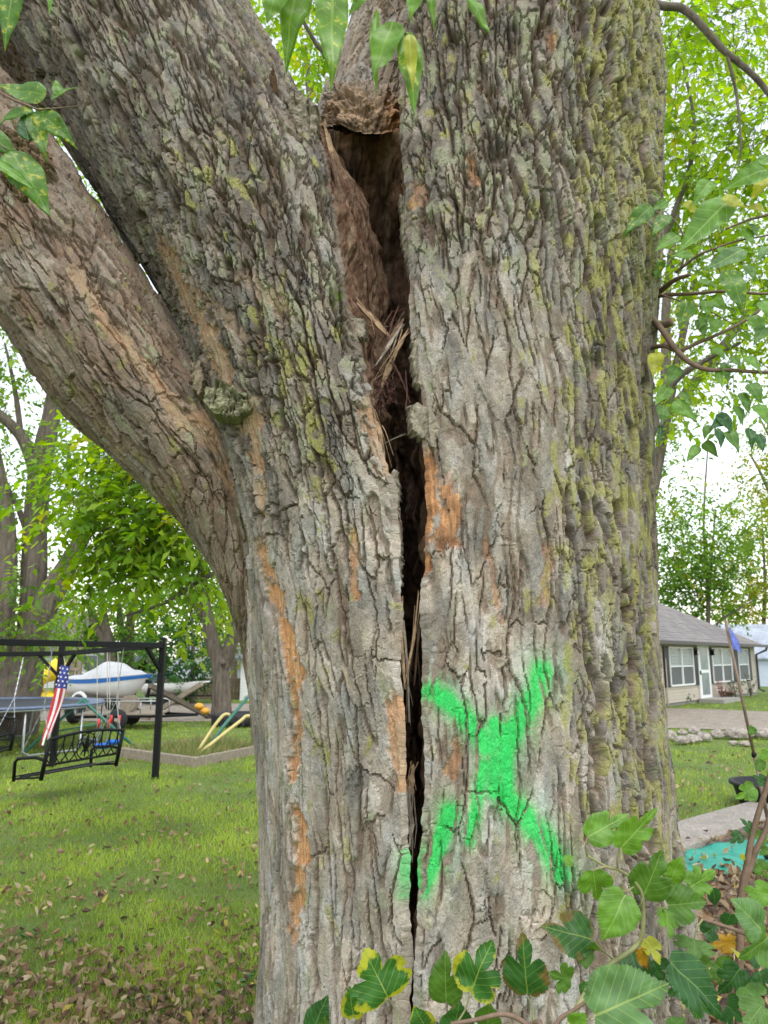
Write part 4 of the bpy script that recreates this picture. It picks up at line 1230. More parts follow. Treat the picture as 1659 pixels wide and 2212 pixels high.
# ---- trampoline
tr_c = np.array([-7.45, 14.6, 0.0]); tr_r = 1.95
tp = empty('trampoline', tr_c); tag(tp, 'round trampoline with grey blue mat and galvanised legs behind the swings', 'trampoline')
MB().lathe([(0.001, 0.80), (tr_r * 0.86, 0.81)], tr_c, 48).build('jumping_mat', plain('tramp_mat', (0.03, 0.035, 0.045), 0.7), tp)
MB().lathe([(tr_r * 0.86, 0.815), (tr_r * 0.87, 0.84), (tr_r * 1.0, 0.845), (tr_r * 1.02, 0.81), (tr_r * 0.86, 0.805)], tr_c, 48).build('edge_pad', plain('tramp_pad', (0.10, 0.13, 0.19), 0.6, 0.2), tp, True)
MB().tube([tr_c + np.array([tr_r * math.cos(a), tr_r * math.sin(a), 0.785]) for a in np.linspace(0, 2 * math.pi, 49)], 0.024, 6).build('ring', M_steel, tp, True)
for k in range(5):
    a = 2 * math.pi * k / 5 - 0.55
    pts = []
    for da, z in ((-0.3, 0.78), (-0.3, 0.1), (-0.25, 0.03), (0.25, 0.03), (0.3, 0.1), (0.3, 0.78)):
        pts.append(tr_c + np.array([tr_r * 0.985 * math.cos(a + da), tr_r * 0.985 * math.sin(a + da), z]))
    MB().tube(pts, 0.021, 6).build('leg', M_steel, tp, True)

# ---- teal braces
tb = empty('teal_stand', gnd(295, 1619)); tag(tb, 'teal green metal A-frame stand of slanting bars behind the bench', 'stand')
ap = px(178, 1512, 14.2)
for e in (gnd(297, 1619), gnd(46, 1631)): MB().tube([ap, e], 0.028, 8).build('leg', M_teal, tb, True)
MB().tube([ap + np.array([0.02, 0, 0.02]), gnd(170, 1600) + np.array([0, 2.0, 0])], 0.026, 8).build('leg', M_teal, tb, True)
MB().tube([px(222, 1562, 14.3), px(120, 1580, 14.0)], 0.016, 6).build('crossbar', M_teal, tb, True)

# ---- playset tower with tube slide
TYs = 25.0
pl = empty('play_tower', px(160, 1540, TYs) * np.array([1, 1, 0])); tag(pl, 'wooden play tower with a yellow tube slide near the big trunk', 'play tower')
for u, dy in ((120, 0), (152, 0), (168, 1.3), (135, 1.3)):
    p = px(u, 1500, TYs + dy)
    MB().bar((p[0], p[1], -0.05), (p[0], p[1], 2.25), 0.11).build('post', M_palewood, pl)
a, b_ = px(116, 1462, TYs), px(172, 1462, TYs)
for k in range(6): MB().box(((a[0] + b_[0]) / 2, TYs + 0.1 + k * 0.22, a[2]), (b_[0] - a[0], 0.2, 0.04)).build('plank', M_palewood, pl)
for zz in (0.25, 0.55): MB().box(((a[0] + b_[0]) / 2, TYs - 0.07, a[2] + zz), (b_[0] - a[0], 0.03, 0.10)).build('rail', M_palewood, pl)
MB().bar(px(172, 1462, TYs), px(212, 1548, TYs - 0.4), 0.08).build('brace', M_darkwood, pl)
MB().bar(px(163, 1470, TYs - 0.3), px(200, 1545, TYs - 0.3), 0.07).build('brace', M_palewood, pl)
ctrl = [(132, 1436, TYs - 0.1), (122, 1442, TYs - 0.3), (100, 1456, TYs - 0.6), (80, 1468, TYs - 0.7), (72, 1480, TYs - 0.5), (73, 1490, TYs - 0.2), (84, 1502, TYs - 0.2), (103, 1513, TYs - 0.4), (118, 1522, TYs - 0.6)]
P_ = cat_rom([px(*c) for c in ctrl], np.linspace(0, len(ctrl) - 1, 41))
sl = MB().tube(P_, 0.27, 16, False).build('slide', M_yellow, pl, True)
sl.modifiers.new('thick', 'SOLIDIFY').thickness = 0.02
for k in (0, 9, 18, 26, 34, 40): MB().tube([P_[max(0, k - 1)], P_[min(40, k + 1)]], 0.30, 16).build('flange', M_yellow, sl, True)

# ---- boat on its trailer
BYc = 23.0
bt_c = px(232, 1512, BYc); bt = empty('boat', bt_c, R(-30)); tag(bt, 'white motorboat with a blue stripe under a pale grey cover', 'boat')
Lb, Hb = 3.1, 0.62
def hull_sec(t):
    """half width and sheer height at t (0 stern .. 1 bow)"""
    w = 0.62 * (1 - max(0, (t - 0.45) / 0.55) ** 2.2); sh = Hb + 0.18 * t * t; keel = 0.05 + 0.50 * max(0, (t - 0.72) / 0.28) ** 2
    return w, sh, keel
def boat_loft(name, prof, mat, n=26, parent=bt, t0=0.0, t1=1.0):
    V = []; F = []
    kk = None
    for i in range(n + 1):
        t = t0 + (t1 - t0) * i / n
        pr = prof(t); kk = len(pr)
        for (y, z, dx) in pr: V.append(((t - 0.5) * Lb + dx, y, z))
    for i in range(n):
        for k in range(kk - 1): F.append((i * kk + k, i * kk + k + 1, (i + 1) * kk + k + 1, (i + 1) * kk + k))
    m = MB(); m.add(V, F)
    return link_local(name, m.mesh(name, True), parent, mat)
def hull_prof(t):
    w, sh, ke = hull_sec(t); ch = ke + (sh - ke) * 0.38; rk = 0.30 * t ** 3
    side = [(w * 1.02, sh, rk), (w * 0.97, (sh + ch) / 2, rk * 0.6), (w * 0.86, ch, rk * 0.3), (w * 0.45, (ch + ke) / 2, 0.05 * t), (0.0, ke, 0)]
    return side + [(-y, z, d) for (y, z, d) in side[-2::-1]]
boat_loft('hull', hull_prof, M_white)
w, sh, ke = hull_sec(0); m = MB(); pr = hull_prof(0); m.add([(-0.5 * Lb, y, z) for y, z, d in pr], [tuple(range(len(pr)))]); link_local('transom', m.mesh('transom'), bt, M_white)
def stripe(s):
    def f(t):
        w, sh, ke = hull_sec(t); rk = 0.30 * t ** 3
        return [(s * (w * 1.02 + 0.006), sh - 0.015, rk), (s * (w * 1.0 + 0.006), sh - 0.11 - 0.05 * math.sin(t * 3.14), rk * 0.85)]
    return f
for s in (-1, 1): boat_loft('stripe', stripe(s), plain('boat_blue', (0.02, 0.13, 0.42), 0.35, 0.1), 26)
def cover(t):
    w, sh, ke = hull_sec(t); rk = 0.30 * t ** 3
    hump = 0.10 + 0.34 * math.exp(-((t - 0.52) / 0.2) ** 2) + 0.06 * math.sin(t * 3.1)
    hump *= min(1, (1.02 - t) * 6)
    return [(w * 1.05 * c, sh - 0.03 + hump * (1 - abs(c) ** 2.4) + (0.02 * math.sin(t * 31 + c * 3) * (1 - c * c)), rk) for c in np.linspace(-1, 1, 13)]
boat_loft('cover', cover, plain('boat_cover', (0.46, 0.46, 0.47), 0.8, 0.12, 6, bump=0.3), 40)
bt.location = (bt_c[0], bt_c[1], 0.42)
tl = empty('boat_trailer', (bt_c[0], bt_c[1], 0), R(-30)); tag(tl, 'dark steel boat trailer with wheels under the covered boat', 'trailer')
for s in (-1, 1): link_local('rail', MB().bar((-1.5, s * 0.35, 0.40), (1.35, s * 0.10, 0.40), 0.07).mesh('rail'), tl, M_black)
link_local('tongue', MB().bar((1.2, 0, 0.40), (2.3, 0, 0.38), 0.07).mesh('tongue'), tl, M_black)
link_local('winch_post', MB().bar((1.66, 0, 0.40), (1.80, 0, 0.98), 0.07).bar((1.80, 0, 0.95), (1.62, 0, 1.0), 0.09).mesh('winch_post'), tl, M_black)
link_local('jack', MB().bar((2.1, 0.06, 0.02), (2.1, 0.06, 0.6), 0.05).mesh('jack'), tl, M_black)
for s in (-1, 1):
    AX = Matrix.Rotation(R(90), 3, 'X')
    link_local('wheel', MB().lathe([(0.12, -0.07), (0.24, -0.09), (0.28, -0.05), (0.28, 0.05), (0.24, 0.09), (0.12, 0.07)], (-0.5, s * 0.62, 0.28), 20, AX).mesh('wheel', True), tl, M_rubber)
    link_local('fender', MB().tube([(-0.5 + 0.36 * math.cos(a), s * 0.62, 0.28 + 0.36 * math.sin(a)) for a in np.linspace(0.1, 3.04, 9)], 0.05, 5).mesh('fender'), tl, M_white)
link_local('axle', MB().bar((-0.5, -0.6, 0.28), (-0.5, 0.6, 0.28), 0.05).mesh('axle'), tl, M_black)

# second small boat
b2c = px(372, 1495, 27.0); b2 = empty('small_boat', (b2c[0], b2c[1], 0), R(10)); tag(b2, 'small plain white boat on a trailer before the blue shed', 'boat')
bk = bt; Lb_, Lb = Lb, 2.0
boat_loft('hull', lambda t: [(y * 0.75, z * 0.62 + 0.36, d) for y, z, d in hull_prof(t)], M_white, 18, b2)
boat_loft('deck', lambda t: [(y * 0.74, z * 0.62 + 0.335 - 0.02, d) for y, z, d in [(c * hull_sec(t)[0], hull_sec(t)[1] + 0.06 * (1 - c * c), 0.30 * t ** 3) for c in (-1, -.5, 0, .5, 1)]], M_white, 18, b2)
link_local('trailer_frame', MB().bar((-0.9, 0.2, 0.36), (1.5, 0, 0.32), 0.05).bar((-0.9, -0.2, 0.36), (1.5, 0, 0.32), 0.05).mesh('trailer_frame'), b2, M_black)
for s in (-1, 1): link_local('wheel', MB().lathe([(0.06, -0.05), (0.16, -0.06), (0.19, 0), (0.16, 0.06), (0.06, 0.05)], (-0.1, s * 0.45, 0.19), 16, Matrix.Rotation(R(90), 3, 'X')).mesh('wheel', True), b2, M_rubber)
Lb = Lb_

# ---- utility trailer in front
uc = px(268, 1552, 18.6); ut = empty('utility_trailer', (uc[0], uc[1], 0), R(6)); tag(ut, 'flat utility trailer with plank deck and pipe rails beside the boat', 'trailer')
for k in range(9): link_local('plank', MB().box((0, -0.55 + k * 0.137, 0.36 - 0.0), (1.95, 0.13, 0.03)).mesh('plank'), ut, M_palewood)
link_local('frame', MB().bar((-0.98, -0.6, 0.31), (0.98, -0.6, 0.31), 0.06).bar((-0.98, 0.6, 0.31), (0.98, 0.6, 0.31), 0.06).bar((0.9, 0.5, 0.30), (1.75, 0, 0.30), 0.06).bar((0.9, -0.5, 0.30), (1.75, 0, 0.30), 0.06).mesh('frame'), ut, M_black)
for y in (-0.6, 0.6):
    m = MB(); m.tube([(-0.95, y, 0.35), (-0.95, y, 0.62), (-0.85, y, 0.66), (0.85, y, 0.66), (0.95, y, 0.62), (0.95, y, 0.35)], 0.016, 6)
    for x in (-0.5, 0.0, 0.5): m.tube([(x, y, 0.35), (x, y, 0.66)], 0.013, 6)
    link_local('rail', m.mesh('rail', True), ut, M_steel)
    link_local('wheel', MB().lathe([(0.08, -0.06), (0.22, -0.08), (0.25, 0), (0.22, 0.08), (0.08, 0.06)], (0.0, y * 1.2, 0.25), 18, Matrix.Rotation(R(90), 3, 'X')).mesh('wheel', True), ut, M_rubber)
sp = empty('cable_spool', (uc[0] + 0.1, uc[1] + 0.05, 0.377)); tag(sp, 'round wooden cable spool standing on the utility trailer', 'spool')
for y in (-0.15, 0.12): link_local('disc', MB().lathe([(0.001, 0), (0.2, 0), (0.2, 0.03), (0.001, 0.03)], (0, y, 0.2), 24, Matrix.Rotation(R(90), 3, 'X')).mesh('disc'), sp, M_palewood)
link_local('core', MB().lathe([(0.1, 0), (0.1, 0.26)], (0, 0.12, 0.2), 16, Matrix.Rotation(R(90), 3, 'X')).mesh('core'), sp, M_darkwood)
ty = px(157, 1547, 19.6)
ws = empty('spare_wheel', (ty[0], ty[1], 0)); tag(ws, 'upright black tyre standing on the grass under the play tower', 'tyre')
AXY = Matrix.Rotation(R(75), 3, 'Y')
MB().lathe([(0.15, -0.09), (0.26, -0.11), (0.31, -0.06), (0.31, 0.06), (0.26, 0.11), (0.15, 0.09)], (ty[0], ty[1], 0.31), 24, AXY).build('tyre', M_rubber, ws, True)
MB().lathe([(0.001, 0.02), (0.1, 0.03), (0.155, 0.08), (0.155, -0.08)], (ty[0], ty[1], 0.31), 18, AXY).build('rim', M_steel, ws, True)

# ---- crossed timbers and what lies on them
cr = empty('timber_cross', gnd(445, 1550)); tag(cr, 'two weathered timber beams crossed like a seesaw near the drive', 'timber')
MB().bar(px(325, 1481, 19.2), gnd(461, 1553), 0.12).build('beam', M_darkwood, cr)
MB().bar(px(436, 1477, 20.3), gnd(308, 1556), 0.12).build('beam', M_palewood, cr)
M_pump = plain('pumpkin_skin', (0.62, 0.30, 0.03), 0.5, 0.25, 9)
for i, (u, v) in enumerate(((430, 1526), (443, 1536))):
    c = px(u, v, 19.2 + 0.2); t = empty('pumpkin', c); k = 0.11
    V = []; F = []; n1, n2 = 24, 10
    for a in range(n2 + 1):
        for b_ in range(n1):
            th = math.pi * a / n2; ph = 2 * math.pi * b_ / n1; rb = k * (1 + 0.10 * abs(math.cos(ph * 4))) * math.sin(th)
            V.append((c[0] + rb * math.cos(ph), c[1] + rb * math.sin(ph), c[2] + k * 0.8 * math.cos(th)))
    for a in range(n2):
        for b_ in range(n1): F.append((a * n1 + b_, (a + 1) * n1 + b_, (a + 1) * n1 + (b_ + 1) % n1, a * n1 + (b_ + 1) % n1))
    m = MB(); m.add(V, F); m.build('rind', M_pump, t, True)
    MB().tube([c + np.array([0, 0, 0.08]), c + np.array([0.01, 0, 0.13])], 0.012, 6).build('stalk', M_darkwood, t)
    tag(t, 'small orange yellow pumpkin resting on the crossed timber', 'pumpkin', 'pumpkins on the timber')
# ---- raised bed
rb = empty('raised_bed', BED[0]); tag(rb, 'raised garden bed edged with low grey timbers, full of dry grass', 'raised bed')
for i in range(4):
    a, b_ = np.array(BED[i]), np.array(BED[(i + 1) % 4])
    d = (b_ - a) / np.linalg.norm(b_ - a)
    e = 0.06 if i % 2 == 0 else -0.06
    bevel(MB().bar((a[0] - d[0] * e, a[1] - d[1] * e, 0.065), (b_[0] + d[0] * e, b_[1] + d[1] * e, 0.065), 0.10, 0.17).build('timber', M_palewood, rb), 0.01)
m = MB(); m.add([(p[0], p[1], 0.10) for p in BED], [(0, 1, 2, 3)]); m.build('soil', plain('bed_soil', (0.16, 0.13, 0.07), 0.95, 0.3, 8), rb)
r = np.random.default_rng(77); n = 5200
s_, t_ = r.uniform(0, 1, n), r.uniform(0, 1, n)
Bq = [np.array(p) for p in BED]
P_ = Bq[0] * ((1 - s_) * (1 - t_))[:, None] + Bq[1] * (s_ * (1 - t_))[:, None] + Bq[2] * (s_ * t_)[:, None] + Bq[3] * ((1 - s_) * t_)[:, None]
h_ = r.uniform(0.05, 0.16, n) * (1 + 0.8 * (r.uniform(0, 1, n) < 0.08)); a = r.uniform(0, 6.28, n); w_ = 0.008
ln = r.normal(0, 0.5, (n, 2)) * h_[:, None]
p0 = np.stack([P_[:, 0] - w_ * np.cos(a), P_[:, 1] - w_ * np.sin(a), 0 * a + 0.09], -1); p1 = np.stack([P_[:, 0] + w_ * np.cos(a), P_[:, 1] + w_ * np.sin(a), 0 * a + 0.09], -1)
p2 = np.stack([P_[:, 0] + ln[:, 0], P_[:, 1] + ln[:, 1], 0.1 + h_], -1)
c = np.where((r.uniform(0, 1, n) < 0.55)[:, None], np.array([0.30, 0.27, 0.11]), np.array([0.12, 0.20, 0.04])) * r.uniform(0.7, 1.2, (n, 1))
o = link('dry_grass', fast_mesh('dry_grass', np.stack([p0, p1, p2], 1).reshape(-1, 3), np.arange(n * 3).reshape(-1, 3), False, np.repeat(c, 3, axis=0)), rb, M_grass); o['kind'] = 'stuff'
# bent yellow bars, a teal bar, an old tyre
M_pyel = plain('faded_yellow_paint', (0.50, 0.42, 0.16), 0.5, 0.15, 12)
bars = empty('bent_bars', gnd(430, 1640)); tag(bars, 'pair of faded yellow bent metal handles sticking out of the raised bed', 'handles')
MB().tube(cat_rom([px(428, 1622, 13.0), px(455, 1580, 13.2), px(475, 1553, 13.3), px(486, 1543, 13.35), px(496, 1544, 13.4)], np.linspace(0, 4, 17)), 0.028, 8).build('handle', M_pyel, bars, True)
MB().tube(cat_rom([px(430, 1628, 12.8), px(475, 1592, 13.0), px(520, 1557, 13.2), px(532, 1547, 13.25), px(548, 1548, 13.3)], np.linspace(0, 4, 17)), 0.030, 8).build('handle', M_pyel, bars, True)
MB().bar(px(429, 1627, 12.9), px(452, 1623, 13.1), 0.05).build('crosspiece', M_pyel, bars)
o = empty('teal_pole', gnd(455, 1640)); tag(o, 'teal metal pole leaning over the raised bed', 'pole')
MB().tube([px(452, 1614, 13.6), px(480, 1572, 13.9), px(536, 1505, 14.3)], 0.03, 8).build('shaft', M_teal, o, True); MB().bar(px(528, 1509, 14.3), px(542, 1502, 14.3), 0.06).build('socket', M_steel, o)
tc_ = gnd(520, 1568); o = empty('tractor_tyre', (tc_[0], tc_[1], 0)); tag(o, 'big black tractor tyre lying flat on the grass beyond the raised bed', 'tyre')
MB().lathe([(0.36, 0.02), (0.5, 0.0), (0.66, 0.06), (0.7, 0.16), (0.66, 0.28), (0.5, 0.33), (0.36, 0.30), (0.33, 0.16), (0.36, 0.02)], (tc_[0], tc_[1], 0), 30).build('casing', M_rubber, o, True)
for k in range(24):
    a = 2 * math.pi * k / 24; MB().box((tc_[0] + 0.70 * math.cos(a), tc_[1] + 0.70 * math.sin(a), 0.16), (0.05, 0.06, 0.24), a).build('lug', M_rubber, o)

# ---- far fence, sheds, houses, poles
fx0, fx1, FYc = px(338, 1500, 31.0)[0], px(545, 1500, 31.0)[0], 31.0
fn = empty('wooden_fence', (fx0, FYc, 0)); tag(fn, 'brown board fence across the far side of the drive', 'fence')
me_b = MB().box((0, 0, 0.42), (0.125, 0.02, 0.84)).mesh('board'); me_b.materials.append(plain('fence_brown', (0.15, 0.105, 0.07), 0.85, 0.3, 6))
k = 0; x = fx0
while x < fx1:
    o = link_local('board', me_b, fn); o.location = (x - fx0, 0, random.uniform(-0.015, 0.015)); x += 0.14
for zz in (0.2, 0.65): link_local('rail', MB().bar((0, 0.04, zz), (fx1 - fx0, 0.04, zz), 0.05, 0.08).mesh('rail'), fn, M_darkwood)

def siding(m, x0, x1, z0, z1, y, step=0.115, lap=0.02, out=-1):
    """lapped boards facing -y (out=-1) in the builder's own space"""
    n = max(1, int(round((z1 - z0) / step))); V = []; F = []
    for i in range(n):
        a, b_ = z0 + (z1 - z0) * i / n, z0 + (z1 - z0) * (i + 1) / n
        q = len(V); V += [(x0, y + out * lap, a), (x1, y + out * lap, a), (x1, y, b_), (x0, y, b_), (x0, y, a), (x1, y, a)]
        F += [(q, q + 1, q + 2, q + 3), (q + 4, q + 5, q + 1, q)]
    m.add(V, F)
def simple_house(name, label, cat, x0, x1, y0, depth, eave, ridge, wall_c, roof_c, wins=(), gable_front=False, hip=False):
    h = empty(name, ((x0 + x1) / 2, y0, 0)); tag(h, label, cat)
    w = (x1 - x0) / 2; mw = plain(name + '_siding', wall_c, 0.7, 0.06, 3); mr = plain(name + '_roof', roof_c, 0.9, 0.2, 14, bump=0.3)
    m = MB(); siding(m, -w, w, 0, eave, 0)
    m.add([(-w, 0, 0), (-w, depth, 0), (-w, depth, eave), (-w, 0, eave)], [(0, 3, 2, 1)]); m.add([(w, 0, 0), (w, depth, 0), (w, depth, eave), (w, 0, eave)], [(0, 1, 2, 3)])
    m.add([(-w, depth, 0), (w, depth, 0), (w, depth, eave), (-w, depth, eave)], [(3, 2, 1, 0)])
    if gable_front: m.add([(-w, -0.01, eave), (w, -0.01, eave), (0, -0.01, ridge - 0.05)], [(0, 1, 2)])
    link_local('wall', m.mesh('wall'), h, mw)
    o = 0.25; m = MB()
    if gable_front:
        for s in (-1, 1):
            q = [(s * (w + o), -o, eave - 0.1), (0, -o, ridge), (0, depth + o, ridge), (s * (w + o), depth + o, eave - 0.1)]
            m.add(q + [(a, b_, c - 0.1) for a, b_, c in q], [(0, 1, 2, 3), (7, 6, 5, 4), (0, 4, 5, 1), (3, 2, 6, 7), (0, 3, 7, 4)])
    else:
        for s in (-1, 1):
            ye = -o if s < 0 else depth + o
            q = [(-w - o, ye, eave - 0.1), (w + o, ye, eave - 0.1), (w + o, depth / 2, ridge), (-w - o, depth / 2, ridge)]
            m.add(q + [(a, b_, c - 0.1) for a, b_, c in q], [(0, 1, 2, 3), (7, 6, 5, 4), (0, 4, 5, 1), (1, 5, 6, 2), (0, 3, 7, 4)])
    link_local('roof', m.mesh('roof'), h, mr)
    for (wx, wz, ww, wh) in wins:
        f = link_local('window', MB().box((wx, -0.03, wz), (ww + 0.12, 0.06, wh + 0.12)).mesh('window'), h, M_white)
        link_local('pane', MB().box((wx, -0.064, wz), (ww, 0.01, wh)).mesh('pane'), f, M_glass)
    return h
M_glass = plain('window_glass', (0.05, 0.06, 0.065), 0.08, 0.2, 2, spec=0.8)
X_ = lambda u, Y: px(u, 1480, Y)[0]
simple_house('cream_house', 'small cream house with dark grey roof behind the covered boat', 'house', X_(160, 38), X_(186, 38), 38, 6, 1.15, 1.75, (0.55, 0.54, 0.48), (0.06, 0.06, 0.07), [(0.05, 0.65, 0.22, 0.45)], True)
simple_house('long_house', 'low cream house wing with dark roof behind the boat', 'house', X_(186, 39.5), X_(262, 39.5), 39.5, 5, 0.85, 1.75, (0.50, 0.47, 0.38), (0.06, 0.065, 0.08))
simple_house('grey_house', 'tall pale grey sided house behind the big left trunk', 'house', X_(20, 42), X_(128, 42), 42, 8, 2.0, 4.2, (0.46, 0.46, 0.45), (0.10, 0.085, 0.085), [(0.9, 0.9, 0.5, 0.8)])
simple_house('blue_shed', 'small bright blue gabled shed beyond the drive', 'shed', X_(322, 36), X_(391, 36), 36, 3, 0.62, 1.25, (0.16, 0.33, 0.55), (0.30, 0.32, 0.35), (), True)
simple_house('white_garage', 'white garage end beyond the drive, beside the split trunk', 'garage', X_(519, 30), X_(640, 30), 30, 6, 1.75, 2.9, (0.68, 0.68, 0.66), (0.14, 0.13, 0.13))
simple_house('pale_house', 'pale house half hidden behind trees beyond the board fence', 'house', X_(380, 46), X_(520, 46), 46, 7, 1.35, 2.6, (0.5, 0.52, 0.53), (0.22, 0.22, 0.23), [(-0.8, 0.8, 0.4, 0.5)])
for i, (u, h_) in enumerate(((148, 4.6), (167, 4.0))):
    c = px(u, 1480, 36.0 + i); t = empty('utility_pole', (c[0], c[1], 0))
    MB().tube([(c[0], c[1], -0.1), (c[0], c[1], h_)], [0.13, 0.10], 10).build('shaft', M_palewood, t, True)
    MB().bar((c[0] - 0.6, c[1], h_ - 0.4), (c[0] + 0.6, c[1], h_ - 0.4), 0.09).build('crossarm', M_palewood, t)
    tag(t, ['taller brown utility pole behind the black swing frame', 'shorter brown utility pole beside the taller one'][i], 'utility pole')
o = MB().tube([px(150, 1382, 36) + np.array([0, 0, -0.35 * math.sin(math.pi * i / 14) + 0.0]) * 1 + (px(620, 1372, 36) - px(150, 1382, 36)) * (i / 14) for i in range(15)], 0.012, 4).build('overhead_wire', M_black)
tag(o, 'thin overhead wire running from the poles behind the trees', 'wire')
# ================================================================== house and things to the right
hA, hB = gnd(1437, 1528), gnd(1638, 1500)
hd = (hB - hA)[:2]; hlen = np.linalg.norm(hd); hd = hd / hlen
EXT = 7.0
hO = hA[:2] - hd * EXT
hrz = math.atan2(hd[1], hd[0])
house = empty('ranch_house', (hO[0], hO[1], 0), hrz)
tag(house, 'beige sided single-storey house with grey hip roof and black shutters', 'house')
HL = EXT + hlen; HD = 7.5; EAVE = 2.25; RIDGE = 4.5; OV = 0.42
def wall_at(u):                         # distance along the front wall that picture column u meets
    d = ray(u, 1450); d2 = d[:2] / np.linalg.norm(d[:2])
    A = np.array([[d2[0], -hd[0]], [d2[1], -hd[1]]])
    return np.linalg.solve(A, hO)[1]
def wall_z(u, v):
    s = wall_at(u); p = hO + hd * s
    d = ray(u, v); k = math.hypot(*p) / math.hypot(d[0], d[1])
    return CAM_Z + d[2] * k
M_siding = plain('beige_siding', (0.44, 0.38, 0.31), 0.65, 0.05, 2)
def shingle_mat(name, a, b_):
    m, nt, b = mat_new(name)
    tc = N(nt, 'ShaderNodeTexCoord')
    br = N(nt, 'ShaderNodeTexBrick', Scale=1.0)
    br.inputs['Brick Width'].default_value = 0.30; br.inputs['Row Height'].default_value = 0.14; br.inputs['Mortar Size'].default_value = 0.006
    br.inputs['Color1'].default_value = (*a, 1); br.inputs['Color2'].default_value = (*b_, 1); br.inputs['Mortar'].default_value = (*[x * 0.6 for x in a], 1)
    mp = N(nt, 'ShaderNodeMapping'); nt.links.new(tc.outputs['Object'], mp.inputs[0])
    mp.inputs['Rotation'].default_value = (R(25), 0, 0)
    nt.links.new(mp.outputs[0], br.inputs['Vector'])
    n = N(nt, 'ShaderNodeTexNoise', Scale=1.6, Detail=6.0); nt.links.new(tc.outputs['Object'], n.inputs[0])
    mx = N(nt, 'ShaderNodeMix', data_type='RGBA', blend_type='MULTIPLY'); mx.inputs[0].default_value = 1
    nt.links.new(br.outputs[0], mx.inputs[6]); nt.links.new(ramp(nt, n.outputs[0], [(0.3, (0.85,) * 3), (0.7, (1.12,) * 3)]), mx.inputs[7])
    nt.links.new(mx.outputs[2], b.inputs['Base Color']); b.inputs['Roughness'].default_value = 0.95
    return m
M_shingle = shingle_mat('grey_shingles', (0.20, 0.18, 0.175), (0.26, 0.235, 0.225))
m = MB(); siding(m, 0, HL, 0.12, EAVE, 0, 0.115, 0.018)
m.add([(HL, 0, 0), (HL, HD, 0), (HL, HD, EAVE), (HL, 0, EAVE)], [(0, 1, 2, 3)]); m.add([(0, 0, 0), (0, HD, 0), (0, HD, EAVE), (0, 0, EAVE)], [(3, 2, 1, 0)]); m.add([(0, HD, 0), (HL, HD, 0), (HL, HD, EAVE), (0, HD, EAVE)], [(3, 2, 1, 0)])
link_local('wall', m.mesh('wall'), house, M_siding)
link_local('foundation', MB().box((HL / 2, HD / 2, 0.06), (HL - 0.04, HD - 0.04, 0.16)).mesh('foundation'), house, plain('block', (0.22, 0.21, 0.19), 0.9))
m = MB(); e0 = EAVE - 0.06
q = [(-OV, -OV, e0), (HL + OV, -OV, e0), (HL + OV, HD + OV, e0), (-OV, HD + OV, e0), (HD / 2, HD / 2, RIDGE), (HL - HD / 2, HD / 2, RIDGE)]
m.add(q, [(0, 1, 5, 4), (1, 2, 5), (2, 3, 4, 5), (3, 0, 4)])
roof = link_local('roof', m.mesh('roof'), house, M_shingle)
# shingle courses: low steps that run along the front slope
m = MB(); nC = 30
for i in range(nC):
    k = i / nC; y = -OV + k * (HD / 2 + OV); z = e0 + k * (RIDGE - e0); x0 = -OV + k * (HD / 2 + OV); x1 = HL + OV - k * (HD / 2 + OV)
    k2 = (i + 1) / nC; y2 = -OV + k2 * (HD / 2 + OV); z2 = e0 + k2 * (RIDGE - e0)
    m.add([(x0, y, z + 0.022), (x1, y, z + 0.022), (x1 - (y2 - y), y2, z2 + 0.008), (x0 + (y2 - y), y2, z2 + 0.008), (x0, y, z), (x1, y, z)], [(0, 1, 2, 3), (4, 5, 1, 0)])
o = link_local('shingle_courses', m.mesh('shingle_courses'), roof, M_shingle); o['kind'] = 'stuff'
link_local('soffit', MB().box((HL / 2, -OV / 2 + 0.02, EAVE - 0.075), (HL + 2 * OV - 0.06, OV + 0.1, 0.02)).mesh('soffit'), house, plain('soffit_cream', (0.42, 0.38, 0.31), 0.6, 0.05))
M_gut = plain('dark_gutter', (0.045, 0.04, 0.038), 0.45, 0.2)
link_local('gutter', MB().bar((-OV - 0.02, -OV - 0.06, EAVE - 0.07), (HL + OV + 0.05, -OV - 0.06, EAVE - 0.07), 0.11, 0.12).mesh('gutter'), house, M_gut)
link_local('downspout', MB().tube([(HL + OV - 0.1, -OV - 0.06, EAVE - 0.1), (HL + OV - 0.12, -OV - 0.02, EAVE - 0.25), (HL - 0.03, -0.08, EAVE - 0.45), (HL - 0.05, -0.08, 0.25), (HL - 0.05, -0.3, 0.15)], 0.055, 6).mesh('downspout'), house, M_gut)
wl = wall_at(1449) - 1.6
link_local('downspout', MB().bar((wall_at(1437) - 0.1, -0.06, 0.1), (wall_at(1437) - 0.1, -0.06, 1.65), 0.05).mesh('downspout'), house, M_siding)
M_shut = plain('black_shutter', (0.016, 0.017, 0.02), 0.5, 0.15)
M_blind = plain('white_blind', (0.42, 0.45, 0.44), 0.6, 0.06, 3)
M_screen = plain('insect_screen', (0.09, 0.095, 0.10), 0.5, 0.1, 3)
